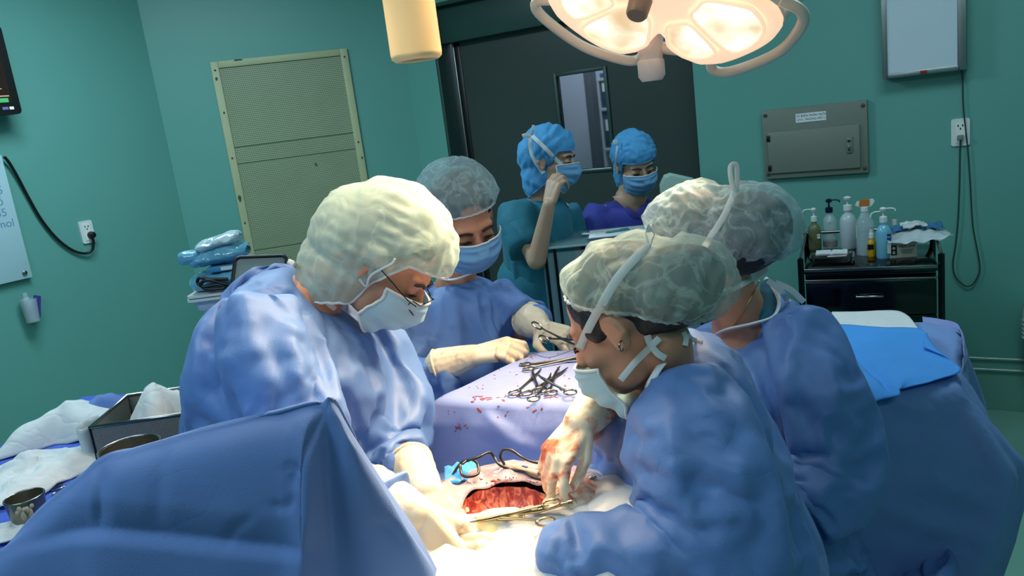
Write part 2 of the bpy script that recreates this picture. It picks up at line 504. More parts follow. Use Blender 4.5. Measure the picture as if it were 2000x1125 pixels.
# ------------------------------------------------ sliding door in its recess
dr = tag(thing('door_1', None, None), kind='structure')
tag(dr, kind='structure')
for (x0, x1, y0, y1, z0, z1, nm, mt) in (
        (DL - .0, DL + 0.02, 0.0, WT + .02, 0, DT, 'recess_side', TRACKM),
        (DL, DR, 0.0, WT, DT - 0.02, DT, 'recess_top', TRACKM)):
    box(nm, ((x0 + x1) / 2, (y0 + y1) / 2, (z0 + z1) / 2), (x1 - x0, y1 - y0, z1 - z0), mt, dr, 0.002, MB_)
hx0, hz0 = onback(880, 84, -0.08); HZ = hz0
box('track_cover', ((DL + .02 + DR) / 2, 0.11, (HZ + DT - .02) / 2), (DR - DL - .02, 0.10, DT - .02 - HZ), TRACKM, dr, 0.004, MB_)
wx0, wz1 = onback(1087, 150, -0.14); wx1, wz0 = onback(1197, 326, -0.14)
PD = 0.14
# door slab built around its window opening
dx0, dx1 = DL + 0.05, DR + 0.02
for (x0, x1, z0, z1) in ((dx0, wx0, 0.01, HZ + .05), (wx1, dx1, 0.01, HZ + .05), (wx0, wx1, 0.01, wz0), (wx0, wx1, wz1, HZ + .05)):
    box('door_panel', ((x0 + x1) / 2, PD + .02, (z0 + z1) / 2), (x1 - x0, 0.04, z1 - z0), DOORM, dr, 0, MB_)
for (x0, x1, z0, z1) in ((wx0 - .02, wx0, wz0 - .02, wz1 + .02), (wx1, wx1 + .02, wz0 - .02, wz1 + .02), (wx0, wx1, wz0 - .02, wz0), (wx0, wx1, wz1, wz1 + .02)):
    box('window_frame', ((x0 + x1) / 2, PD - .006 + .02, (z0 + z1) / 2), (x1 - x0, 0.052, z1 - z0), TRACKM, dr, 0.002, MB_)
box('window_sill', ((wx0 + wx1) / 2, PD - .012, wz0 - .006), (wx1 - wx0, 0.012, 0.012), ALU, dr, 0.002, MB_)
box('window_pane', ((wx0 + wx1) / 2, PD + .02, (wz0 + wz1) / 2), (wx1 - wx0, 0.005, wz1 - wz0), GLASSY, dr, 0, MB_)
box('door_edge_strip', (dx0 + .004, PD - .004, HZ / 2), (0.010, 0.012, HZ), ALU, dr, 0.002, MB_)
box('door_edge_groove', (dx0 + .030, PD - .003, HZ / 2), (0.036, 0.008, HZ), BLACKP, dr, 0.002, MB_)

# ------------------------------------------------ corridor seen through the door window
LAV = pmat('pale_lavender_corridor_paint', (176, 182, 200), rough=0.7, noise=0.03)
SHELFM = pmat('pale_grey_shelf_laminate', (196, 204, 212), rough=0.5, noise=0.03)
cw = box('wall_corridor', (-2.4, 1.75, 1.4), (4.6, 0.1, 3.0), LAV, None, M=MB_); tag(cw, kind='structure')
cf = box('wall_corridor_end', (-4.75, 0.95, 1.4), (0.1, 1.6, 3.0), LAV, None, M=MB_); tag(cf, kind='structure')
cf = box('wall_corridor_near', (-0.05, 0.95, 1.4), (0.1, 1.6, 3.0), LAV, None, M=MB_); tag(cf, kind='structure')
def onoff(px, py, off): 
    q = MBI @ Pn(px, py, OB + WY * off, WY); return q.x, q.z
jx, _ = onoff(1160, 230, 1.2)
jm = box('trim_1', (jx, 1.2, 1.15), (0.055, 0.10, 2.3), pmat('dark_grey_door_jamb', (88, 90, 104), rough=.5), None, 0.004, MB_); tag(jm, kind='structure')
sx0, _ = onoff(1170, 230, 1.35); sx1 = sx0 + 0.62
bs = thing('bookshelf', 'pale grey shelf of binders seen through the door window', 'shelf', mat=MB_)
_, s2 = onoff(1180, 292, 1.4); _, s1 = onoff(1180, 214, 1.4); _, s0 = onoff(1180, 155, 1.4)
for x in (sx0 + .012, sx1): box('side_panel', (x, 1.52, s0 / 2), (0.024, 0.34, s0), SHELFM, bs)
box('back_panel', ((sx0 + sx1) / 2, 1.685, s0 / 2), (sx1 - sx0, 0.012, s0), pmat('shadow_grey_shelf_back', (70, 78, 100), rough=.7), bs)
for zz in (0.25, 0.6, s2 - .32, s2, s1, s0):
    box('shelf_board', ((sx0 + sx1) / 2, 1.52, zz), (sx1 - sx0, 0.34, 0.022), SHELFM, bs, 0.002)
bcols = [(52, 64, 104), (205, 210, 222), (60, 72, 120), (190, 196, 210), (44, 52, 80), (70, 90, 140)]
lab = ['dark navy', 'white', 'indigo blue', 'light grey', 'near-black blue', 'slate blue']
for row, (zb, hh) in enumerate(((s2 + .011, .27), (s1 + .011, .27))):
    for k in range(5):
        w = (.055, .04, .06, .045, .05)[k]
        x = sx0 + .06 + .066 * k
        c = (k + row * 2) % 6
        b_ = thing('binder', '%s binder, %s from the left on the %s shelf behind the door window' % (lab[c], ('first', 'second', 'third', 'fourth', 'fifth')[k], ('middle', 'upper')[row]), 'binder', group='binders on the corridor shelf', mat=MB_ @ Matrix.Translation((x, 1.46, zb)))
        hh2 = hh - .02 * ((k * 7 + row) % 3)
        cm_ = pmat('binder_card_%d' % c, bcols[c], rough=.6)
        box('cover', (0, 0, hh2 / 2), (w, .2, hh2), cm_, b_, .004)
        box('spine_label', (0, -.101, hh2 * .62), (w * .6, .002, hh2 * .3), PAPER, b_)
area_light('corridor_light', MB_ @ V((-2.2, 0.9, 2.8)), MB_ @ V((-2.2, 0.95, 0)), 1.4, .3, 22, (.82, .88, 1.0))
box('ceiling_corridor', (-2.4, 1.0, 2.92), (4.8, 1.7, 0.05), CEILM, None, M=MB_)['kind'] = 'structure'

# ================================================================== WALL FIXTURES
# ---- perforated return-air panel on the corner wall
CREAM = pmat('cream_yellow_panel_enamel', (176, 178, 138), rough=0.5, noise=0.08, nscale=9)
def perforated():
    m = bpy.data.materials.new('perforated_cream_sheet'); m.use_nodes = True
    nt = m.node_tree; N = nt.nodes; L = nt.links; b = N['Principled BSDF']; b.inputs['Roughness'].default_value = .5
    tc = N.new('ShaderNodeTexCoord'); mp = N.new('ShaderNodeMapping'); mp.inputs['Scale'].default_value = (88, 88, 88)
    L.new(tc.outputs['Object'], mp.inputs['Vector'])
    sp = N.new('ShaderNodeSeparateXYZ'); L.new(mp.outputs[0], sp.inputs[0])
    def fn(op, a, b_=None):
        n = N.new('ShaderNodeMath'); n.operation = op
        for i, x in enumerate((a, b_)):
            if x is None: continue
            if isinstance(x, (int, float)): n.inputs[i].default_value = x
            else: L.new(x, n.inputs[i])
        return n.outputs[0]
    row = fn('FLOOR', sp.outputs['Z']); sh = fn('MULTIPLY', fn('MODULO', row, 2.0), 0.5)
    fx = fn('SUBTRACT', fn('FRACT', fn('ADD', sp.outputs['X'], sh)), 0.5)
    fz = fn('SUBTRACT', fn('FRACT', sp.outputs['Z']), 0.5)
    dd = fn('SQRT', fn('ADD', fn('MULTIPLY', fx, fx), fn('MULTIPLY', fz, fz)))
    mk = fn('LESS_THAN', dd, 0.29)
    nz = N.new('ShaderNodeTexNoise'); nz.inputs['Scale'].default_value = 6; nz.inputs['Detail'].default_value = 5; L.new(tc.outputs['Object'], nz.inputs['Vector'])
    cr = N.new('ShaderNodeMix'); cr.data_type = 'RGBA'; cr.inputs['A'].default_value = sl((146, 156, 122)); cr.inputs['B'].default_value = sl((164, 174, 142)); L.new(nz.outputs['Fac'], cr.inputs['Factor'])
    mx = N.new('ShaderNodeMix'); mx.data_type = 'RGBA'; mx.inputs['B'].default_value = sl((64, 76, 58))
    L.new(mk, mx.inputs['Factor']); L.new(cr.outputs['Result'], mx.inputs['A']); L.new(mx.outputs['Result'], b.inputs['Base Color'])
    return m
PERF = perforated()
ax0, az1 = onchamf(410, 122); ax1, _ = onchamf(677, 95); az0 = 0.45
vp = thing('return_air_panel', 'tall cream perforated return-air panel on the corner wall', 'vent panel', mat=MC_)
fw_ = 0.045
for nm, c, s in (('frame_side', (ax0 + fw_ / 2, -.010, (az0 + az1) / 2), (fw_, .024, az1 - az0)), ('frame_side', (ax1 - fw_ / 2, -.010, (az0 + az1) / 2), (fw_, .024, az1 - az0)),
                 ('frame_top', ((ax0 + ax1) / 2, -.010, az1 - .02), (ax1 - ax0 - 2 * fw_, .024, .04)), ('frame_bottom', ((ax0 + ax1) / 2, -.010, az0 + .02), (ax1 - ax0 - 2 * fw_, .024, .04))):
    box(nm, c, s, CREAM, vp, .003)
cuts = [az0 + .04, 1.02, 1.56, 1.66, az1 - .04]
for k in range(4):
    a, b2 = cuts[k], cuts[k + 1]
    box('perforated_sheet', ((ax0 + ax1) / 2, -.006, (a + b2) / 2), (ax1 - ax0 - 2 * fw_, .010, b2 - a - .004), PERF, vp)
CHIP = pmat('grey_chipped_paint', (66, 74, 66), rough=.7)
for (cx, cz, w, h) in ((ax0 + .16, az1 - .004, .07, .012), (ax0 + .02, az1 - .10, .018, .03), (ax0 + .026, az1 - .30, .012, .02), (ax0 + .02, 1.05, .016, .06), (ax1 - .015, 1.5, .014, .02), (ax0 + .02, 1.35, .02, .05)):
    nn = 9; bm = bmesh.new()
    add_prism(bm, [(cx + w / 2 * math.cos(6.283 * t / nn) * random.uniform(.6, 1.2), cz + h / 2 * math.sin(6.283 * t / nn) * random.uniform(.6, 1.2)) for t in range(nn)], .022, .0235, Matrix.Rotation(math.radians(90), 4, 'X'))
    bmobj('paint_chip', bm, CHIP, vp)
for (cx, cz) in ((ax0 + .022, az1 - .05), (ax1 - .022, az1 - .05), (ax0 + .022, 1.6), (ax1 - .022, 1.6), ((ax0 + ax1) / 2 + .1, 1.5), (ax0 + .022, 1.2)):
    lathe('screw', [(.006, 0), (.006, .003), (.003, .0045)], CHIP, vp, 10, M=Matrix.Translation((cx, -.022, cz)) @ Matrix.Rotation(math.radians(90), 4, 'X'))

# ---- text helper: flat lettering as mesh
def lettering(name, txt, size, M, material, parent=None, align='CENTER'):
    cu = bpy.data.curves.new(name, 'FONT'); cu.body = txt; cu.size = size; cu.align_x = align; cu.align_y = 'CENTER'; cu.extrude = 0.0002
    o = bpy.data.objects.new(name, cu); link(o)
    dg = bpy.context.evaluated_depsgraph_get(); me = bpy.data.meshes.new_from_object(o.evaluated_get(dg))
    bpy.data.objects.remove(o); 
    o = bpy.data.objects.new(name, me); link(o, parent)
    me.transform(M); me.materials.clear(); me.materials.append(material)
    return o
FACE = Matrix.Rotation(math.radians(90), 4, 'X')   # text upright, facing -y of a wall frame
INK = pmat('dark_ink', (28, 32, 60), rough=.7)
RED = pmat('red_plastic', (150, 24, 20), rough=.4)

# ---- distribution box
gx0, gz1 = onback(1487, 216, .03); gx1, gz1b = onback(1693, 196, .03); _, gz0 = onback(1500, 350, .03)
gz1 = (gz1 + gz1b) / 2
GB = pmat('grey_beige_enamel', (114, 121, 110), rough=.45, noise=.04)
db = thing('distribution_box', 'grey-beige electrical distribution box on the back wall', 'electric box', mat=MB_)
gw, gh, gcx, gcz = gx1 - gx0, gz1 - gz0, (gx0 + gx1) / 2, (gz0 + gz1) / 2
box('cover_plate', (gcx, -.015, gcz), (gw, .03, gh), GB, db, .003)
dh = gh * .60
dcx, dcz = gcx - gw * .01, gcz - gh * .12
box('door', (dcx, -.036, dcz), (gw * .88, .014, dh), pmat('grey_beige_door_enamel', (118, 124, 113), rough=.42, noise=.03), db, .004)
for dz in (dh * .36, -dh * .36): box('hinge', (dcx - gw * .43, -.045, dcz + dz), (.016, .008, .03), BLACKP, db, .002)
lt = box('latch', (dcx + gw * .345, -.046, dcz + .01), (.028, .010, .075), GB, db, .003)
box('latch_slot', (dcx + gw * .345, -.052, dcz + .030), (.014, .004, .008), BLACKP, lt)
box('latch_button', (dcx + gw * .345, -.053, dcz - .004), (.012, .006, .026), STEEL, lt, .002)
for sx in (-1, 1):
    for sz in (-1, 1):
        lathe('screw', [(.009, 0), (.009, .004), (.005, .007)], CHIP, db, 12, M=Matrix.Translation((gcx + sx * gw * .465, -.03, gcz + sz * gh * .43)) @ Matrix.Rotation(math.radians(90), 4, 'X'))
pl = box('name_label', (gcx - gw * .02, -.031, gcz + gh * .345), (gw * .29, .002, gh * .125), PAPER, db)
lettering('lettering', 'TỦ ĐIỆN PHÂN PHỐI', .0145, Matrix.Translation((gcx - gw * .02, -.0325, gcz + gh * .37)) @ FACE, INK, pl)
lettering('lettering', 'OT3 - PHÒNG MỔ 2', .0145, Matrix.Translation((gcx - gw * .02, -.0325, gcz + gh * .318)) @ FACE, INK, pl)

# ---- x-ray light box
vx0, vz0 = onback(1724, 155, .08); vx1, _ = onback(1888, 132, .08)
vb = thing('xray_view_box', 'white x-ray viewing box in an aluminium frame high on the wall', 'light box', mat=MB_)
vw, vh = vx1 - vx0, .52; vcx, vcz = (vx0 + vx1) / 2, vz0 + vh / 2
box('housing', (vcx, -.035, vcz), (vw, .07, vh), GREYP, vb, .004)
ft = .022
for nm, c, s in (('frame_side', (vx0 + ft / 2, -.075, vcz), (ft, .016, vh)), ('frame_side', (vx1 - ft * .8, -.075, vcz), (ft * 1.6, .016, vh)), ('frame_bottom', (vcx, -.075, vz0 + ft / 2), (vw - 2 * ft, .016, ft)), ('frame_top', (vcx, -.075, vz0 + vh - ft / 2), (vw - 2 * ft, .016, ft))):
    box(nm, c, s, ALU, vb, .003)
box('diffuser', (vcx, -.072, vcz), (vw - ft, .008, vh - ft), pmat('white_acrylic_diffuser', (196, 208, 218), rough=.35, noise=.02), vb)
box('switch', (vcx, -.0845, vz0 + ft / 2), (.028, .005, .014), RED, vb, .001)

# ---- wall sockets
def socket(name, label, M, s, z, plug_mat, plug_r):
    t = thing(name, label, 'wall outlet', mat=M)
    prism('face_plate', rrect(.074, .122, .010, cx=s, cy=z), 0, .009, WHITEP, t, M=Matrix.Rotation(math.radians(90), 4, 'X'))
    prism('insert', rrect(.036, .092, .004, cx=s, cy=z), .009, .012, pmat('warm_white_plastic', (232, 232, 224), rough=.4), t, M=Matrix.Rotation(math.radians(90), 4, 'X'))
    for dx, dz in ((-.009, .03), (.009, .03), (0, .016)):
        box('slot', (s + dx, -.0122, z + dz), (.005, .001, .009), BLACKP, t)
    return t
so, zo = onback(1876, 258)
s1_ = socket('wall_outlet', 'white wall outlet with grey plug on the right of the back wall', MB_, so, zo, GREYP, .012)
box('plug', (so, -.026, zo - .022), (.026, .028, .022), GREYP, s1_, .004)
sl_, zl_ = onleft(169, 453)
s2_ = socket('wall_outlet', 'white wall outlet with black round plug on the left wall', ML_, sl_, zl_, BLACKP, .02)
lathe('plug', [(.02, 0), (.02, .012), (.016, .026), (.008, .03)], BLACKP, s2_, 16, M=Matrix.Translation((sl_ + .012, -.012, zl_ - .02)) @ Matrix.Rotation(math.radians(90), 4, 'X'))

# ---- wires on the right
def onb3(px, py, off): 
    s, z = onback(px, py, off); return MB_ @ V((s, -off, z))
GCABLE = pmat('dark_green_grey_cable', (44, 62, 58), rough=.5)
tag(tube('power_cord', smooth_path([onb3(*p, .014) for p in ((1878, 132), (1880, 160), (1881, 200), (1884, 235), (1890, 290), (1895, 360), (1900, 440), (1911, 500), (1913, 530), (1900, 555), (1884, 558), (1866, 540), (1861, 515), (1866, 480), (1871, 430), (1874, 360), (1875, 300), (1876, 270))], 5), .0035, GCABLE, None, 6),
    'thin dark cord looping from the x-ray box down to the outlet', 'cord')

# ---- left wall: monitor, glass board, cable, holder
def onl3(px, py, off):
    s, z = onleft(px, py, off); return ML_ @ V((s, -off, z))
mn = thing('wall_monitor', 'black patient monitor mounted high on the left wall', 'monitor', mat=ML_)
mx1, mz0 = onleft(44, 222, .13); _, mz1 = onleft(2, 20, .13)
mx0 = mx1 - .62; mz1 = mz0 + .42
mcx, mcz = (mx0 + mx1) / 2, (mz0 + mz1) / 2
prism('bezel', rrect(mx1 - mx0, mz1 - mz0, .02, cx=mcx, cy=mcz), .08, .13, BLACKP, mn, M=Matrix.Rotation(math.radians(90), 4, 'X'))
SCR = pmat('dark_glowing_screen', (20, 18, 16), rough=.15, emit=(46, 36, 30), estr=.6)
sc_ = box('screen', (mcx - .0, -.1305, mcz + .012), (mx1 - mx0 - .075, .002, mz1 - mz0 - .09), SCR, mn)
YEL = pmat('amber_screen_text', (200, 160, 110), emit=(220, 180, 130), estr=.7)
GRN = pmat('green_screen_icon', (60, 150, 90), emit=(60, 160, 100), estr=.6)
WSC = pmat('glowing_white_sticker', (220, 220, 220), emit=(220, 220, 230), estr=.5)  # bezel sticker white, given a faint glow though it is no light
sr = mx1 - .04
for k, dz in enumerate((.145, .095)):
    lettering('lettering', '-?-', .032, Matrix.Translation((sr - .045, -.133, mz0 + dz + .03)) @ FACE, YEL, sc_)
box('status_line', (sr - .06, -.133, mz0 + .088), (.11, .001, .004), YEL, sc_)
box('icon', (sr - .035, -.133, mz0 + .068), (.045, .001, .020), GRN, sc_)
box('sticker', (mx1 - .045, -.1315, mz0 + .030), (.02, .001, .013), WSC, mn)
box('sticker', (mx1 - .075, -.1315, mz0 + .030), (.028, .001, .013), pmat('violet_sticker', (120, 110, 170)), mn)
box('bracket', (mcx, -.04, mcz), (.12, .08, .14), BLACKP, mn, .004)

gb = thing('glass_board', 'pale glass writing board at the left edge below the monitor', 'board', mat=ML_)
bx1, bz0 = onleft(64, 541, .03); _, bz1 = onleft(10, 302, .03); bx0 = bx1 - .75
GBM = pmat('frosted_pale_glass', (176, 206, 214), rough=.25, noise=.03)
box('glass', ((bx0 + bx1) / 2, -.025, (bz0 + bz1) / 2), (bx1 - bx0, .01, bz1 - bz0), GBM, gb, .002)
for dx, dz in ((.035, .03),):
    lathe('standoff_cap', [(.012, 0), (.012, .008), (.008, .011)], STEEL, gb, 14, M=Matrix.Translation((bx1 - dx, -.03, bz0 + dz)) @ Matrix.Rotation(math.radians(90), 4, 'X'))
lathe('standoff_cap', [(.012, 0), (.012, .008), (.008, .011)], STEEL, gb, 14, M=Matrix.Translation((bx1 - .03, -.03, bz1 - .03)) @ Matrix.Rotation(math.radians(90), 4, 'X'))
PEN = pmat('faded_blue_marker', (108, 140, 176), rough=.6)
for i, t in enumerate(('15/5', 'mổ', '285', 'mmol')):
    lettering('handwriting', t, .055, Matrix.Translation((bx1 - .085, -.0305, bz1 - .17 - .055 * i)) @ FACE, PEN, gb)

tag(tube('monitor_cable', smooth_path([onl3(8, 306, .03), onl3(18, 318, .025), onl3(34, 345, .02), onl3(55, 385, .015), onl3(80, 428, .015), onl3(110, 465, .015), onl3(140, 488, .015), onl3(165, 495, .02), onl3(180, 488, .03), onl3(182, 470, .035), onl3(178, 463, .035)], 6), .0075, BLACKP, None, 8),
    'black cable sagging from behind the glass board to the outlet', 'cable')

hl = thing('marker_holder', 'clear plastic wall pot with a violet lining below the glass board', 'holder', mat=ML_)
hs, hz = onleft(62, 600, .05)
CLEARP = pmat('hazy_clear_plastic', (200, 215, 225), rough=.15, alpha=.45, noise=.02)
VIO = pmat('violet_plastic', (66, 62, 138), rough=.35)
pot = [(.028, 0), (.032, .002), (.040, .12), (.038, .12), (.030, .006), (.0, .006)]
lathe('pot', pot, CLEARP, hl, 24, M=Matrix.Translation((hs - .01, -.05, hz - .075)), cap=False)
prism('lining', [(-.02, .01), (.024, .008), (.052, .115), (.030, .125), (.02, .10), (-.012, .085)], -.012, .012, VIO, hl, M=Matrix.Translation((hs, -.05, hz - .07)) @ Matrix.Rotation(math.radians(90), 4, 'X'))
bt = thing('gel_bottle', 'small clear bottle with a white and yellow label in the wall pot', 'bottle', mat=ML_ @ Matrix.Translation((hs - .02, -.055, hz - .06)))
lathe('bottle_body', [(.018, 0), (.02, .004), (.02, .10), (.015, .115), (.012, .118), (.012, .14), (.0, .14)], CLEARP, bt, 20, cap=False)
lathe('label', [(.0205, .055), (.0205, .095)], WHITEP, bt, 20, cap=False)
lathe('label_stripe', [(.0207, .055), (.0207, .063)], pmat('yellow_label', (205, 190, 70), rough=.6), bt, 20, cap=False)
# small service hatch edge at the far right: ribbed white canister on the wall
pc = thing('suction_canister', 'white ribbed plastic canister at the right edge of the back wall', 'canister', mat=MB_)
cs, cz0 = onback(2008, 745, .1); _, cz1 = onback(2000, 612, .1)
lathe('ribbed_body', [(.0, 0), (.062, 0), (.066, .01), (.066, .20), (.074, .205)] + [x for k in range(5) for x in ((.078, .21 + k * .02), (.074, .22 + k * .02))] + [(.076, .32), (.07, .345), (.05, .355), (.0, .357)], WHITEP, pc, 28, M=Matrix.Translation((cs + .05, -.09, cz0)), cap=False)
box('wall_bracket', (cs + .05, -.012, cz0 + .2), (.05, .024, .08), STEEL, pc, .003)
# ================================================================== CLOTH TOOLS
from mathutils.bvhtree import BVHTree
def world_bvh(o):
    me = o.data
    co = getco(me); mw = np.array(o.matrix_world)
    co = co @ mw[:3, :3].T + mw[:3, 3]
    faces = [tuple(p.vertices) for p in me.polygons]
    return BVHTree.FromPolygons([Vector(c) for c in co], faces), co
def crease(o, lines):
    """raise soft folds along polylines given where the photo shows them; lines = (pixel points, height, width[, asymmetry])"""
    me = o.data
    bvh, co = world_bvh(o)
    disp = np.zeros(len(co))
    no = getno(me)
    for ln in lines:
        pts, h, w = ln[0], ln[1], ln[2]; asym = ln[3] if len(ln) > 3 else 0.0
        dense = smooth_path([(x, y, 0) for x, y in pts], 8) if len(pts) > 2 else [Vector((pts[0][0] + (pts[1][0] - pts[0][0]) * k / 12, pts[0][1] + (pts[1][1] - pts[0][1]) * k / 12, 0)) for k in range(13)]
        hit = []; hn = []
        for p in dense:
            d = _ray(p.x, p.y).normalized()
            loc, nrm, idx, dist = bvh.ray_cast(CAMP, d)
            if loc is not None: hit.append(np.array(loc)); hn.append(np.array(nrm))
        if len(hit) < 2: continue
        hit = np.array(hit); hn = np.array(hn)
        ds_ = np.r_[0, np.cumsum(np.linalg.norm(np.diff(hit, axis=0), axis=1))]
        xs = np.linspace(0, ds_[-1], max(12, int(ds_[-1] / .0025)))
        hit = np.stack([np.interp(xs, ds_, hit[:, k_]) for k_ in range(3)], 1); hn = np.stack([np.interp(xs, ds_, hn[:, k_]) for k_ in range(3)], 1)
        if len(hit) > 20:
            kern = np.ones(7) / 7
            hit = np.stack([np.convolve(np.pad(hit[:, k_], 3, mode='edge'), kern, 'valid') for k_ in range(3)], 1)
        K = len(hit)
        tan = np.gradient(hit, axis=0)
        side = np.cross(tan, hn); side /= np.linalg.norm(side, axis=1)[:, None] + 1e-9
        wm = w * (1 + abs(asym))
        sel = np.nonzero(((co > hit.min(0) - wm) & (co < hit.max(0) + wm)).all(1))[0]
        if len(sel) == 0: continue
        cs_ = co[sel]
        dd = ((cs_ ** 2).sum(1)[:, None] + (hit ** 2).sum(1)[None] - 2 * cs_ @ hit.T)
        k = dd.argmin(1); dm = np.sqrt(np.maximum(dd[np.arange(len(sel)), k], 0))
        sg = np.einsum('ij,ij->i', cs_ - hit[k], side[k])
        ww = np.where(sg > 0, w * (1 + asym), w * (1 - asym))
        x = np.clip(1 - dm / ww, 0, 1)
        env = np.clip(np.minimum(k, K - 1 - k) / (0.25 * K), 0.15, 1)
        disp[sel] += h * (x ** 1.3) * env
    setco(me, getco(me) + no * disp[:, None])
    return o
def crumple(o, amp, scale, squash=(1, 1, 1), seed=0.0, pw=1.0, mask=None):
    """paper-like crumple: ridged noise along the normal, stretched by squash"""
    me = o.data; co = getco(me); no = getno(me)
    q = co * np.array(squash) * scale + np.array((seed, -seed, seed * .5))
    out = (1 - 2 * np.abs(npnoise(q))) * .7 + (1 - 2 * np.abs(npnoise(q * 2.1 + np.array((3.1, 7.7, 1.3))))) * .3
    d = out * amp
    if mask is not None: d = d * mask(co)
    setco(me, co + no * d[:, None])
    return o
def facet(o, seed, n=7, wl=(.10, .26), slope=.16, vert=.6, amp=1.0, mask=None):
    """stiff-cloth folds: warped triangle waves that start and stop, giving flat facets with crisp creases"""
    me = o.data; co = getco(me); no = getno(me); rs = np.random.RandomState(int(seed * 10) + 3)
    wp = np.stack([npnoise(co * 3.0 + seed + k * 17.3) for k in range(3)], 1) * .10
    q = co + wp; h = np.zeros(len(co))
    for k in range(n):
        w = rs.uniform(*wl); d = rs.normal(size=3); d[2] *= (1 - vert); d /= np.linalg.norm(d)
        ph = (q @ d) / w + rs.uniform()
        tri = 2 * np.abs(2 * (ph - np.floor(ph + .5))) - 1
        am = np.clip(npnoise(co * (1.1 / w * .35) + seed * 3 + k * 9.1) * 2.2 + .25, 0, 1)
        h += tri * am * w * .25 * slope
    if mask is not None: h = h * mask(co)
    setco(me, co + no * (h * amp)[:, None])
    return o
def sheet(name, cols, nu, nv, material, parent=None, thick=0.002):
    """smooth cloth sheet through columns of 3-D points"""
    A = []
    for c in cols:
        s = smooth_path(c, 8); t = np.array([list(p) for p in s])
        d = np.r_[0, np.cumsum(np.linalg.norm(np.diff(t, axis=0), axis=1))]; d /= d[-1]
        x = np.linspace(0, 1, nv)
        A.append(np.stack([np.interp(x, d, t[:, k]) for k in range(3)], 1))
    rows = []
    for j in range(nv):
        s = smooth_path([A[i][j] for i in range(len(cols))], 8); t = np.array([list(p) for p in s])
        x = np.linspace(0, len(t) - 1, nu); xi = np.arange(len(t))
        rows.append(np.stack([np.interp(x, xi, t[:, k]) for k in range(3)], 1))
    G = np.array(rows)
    verts = G.reshape(-1, 3)
    faces = [(j * nu + i, j * nu + i + 1, (j + 1) * nu + i + 1, (j + 1) * nu + i) for j in range(nv - 1) for i in range(nu - 1)]
    return mobj(name, verts, faces, material, parent, True)
def table_drape(name, corners, ztop, drop, material, flare=0.05, fold=0.018, nfold=16, seed=1, rad=0.02, nu=300, nv=64, zfn=None):
    """cloth over a flat top: corners CCW (x, y); drop number or function(point)"""
    rng = random.Random(seed)
    cs = [Vector((c[0], c[1])) for c in corners]; n = len(cs)
    cen = sum(cs, Vector((0, 0))) / n
    per = []; nor = []; cor = []
    L = [(cs[(i + 1) % n] - cs[i]).length for i in range(n)]; T = sum(L)
    for i in range(n):
        a, b = cs[i], cs[(i + 1) % n]; m = max(4, int(nu * L[i] / T))
        e = (b - a).normalized(); on = Vector((e.y, -e.x))
        for k in range(m):
            t = k / m; p = a.lerp(b, t)
            dc = min(t, 1 - t) * L[i]
            pn = Vector((cs[i] - cen)) if t < .5 else Vector((cs[(i + 1) % n] - cen))
            w = max(0, 1 - dc / 0.09)
            nn = (on * (1 - .5 * w) + pn.normalized() * w * .9).normalized()
            p = p - pn.normalized() * (w * w * rad * .6)
            per.append(p); nor.append(nn); cor.append(w)
    N = len(per)
    ph = [rng.uniform(0, 6.28) for _ in range(4)]
    def fo(u):
        s = math.sin(u * nfold * 6.283 + ph[0] + 1.5 * math.sin(u * 3 * 6.283 + ph[1])) * .6 + math.sin(u * (nfold * 1.7) * 6.283 + ph[2]) * .25 + math.sin(u * 4 * 6.283 + ph[3]) * .4
        return math.copysign(abs(s) ** 0.8, s)
    verts = []; rows = 0
    ntop = 14
    for j in range(ntop + 1):
        t = j / ntop
        for i in range(N):
            p = cen.lerp(per[i], 0.02 + .98 * t)
            z = ztop
            if j == ntop: z -= rad * .25
            verts.append(Vector((p.x, p.y, z)))
        rows += 1
    nsk = nv - ntop
    for j in range(1, nsk + 1):
        t = j / nsk
        for i in range(N):
            p = per[i]; dr = drop(p) if callable(drop) else drop
            k = rad * min(1, t * 8)
            a = fold * min(1, t * 2.2 + .05) * fo(i / N) * (1 + cor[i])
            off = k + flare * t * (1 + 1.6 * cor[i]) + a
            q = p + nor[i] * off
            verts.append(Vector((q.x, q.y, ztop - rad * .25 - dr * t)))
        rows += 1
    faces = [(j * N + i, (j + 1) * N + i, (j + 1) * N + (i + 1) % N, j * N + (i + 1) % N) for j in range(rows - 1) for i in range(N)]
    verts.append(Vector((cen.x, cen.y, ztop)))
    faces += [(len(verts) - 1, i, (i + 1) % N) for i in range(N)]
    o = mobj(name, verts, faces, material, None, True)
    return o

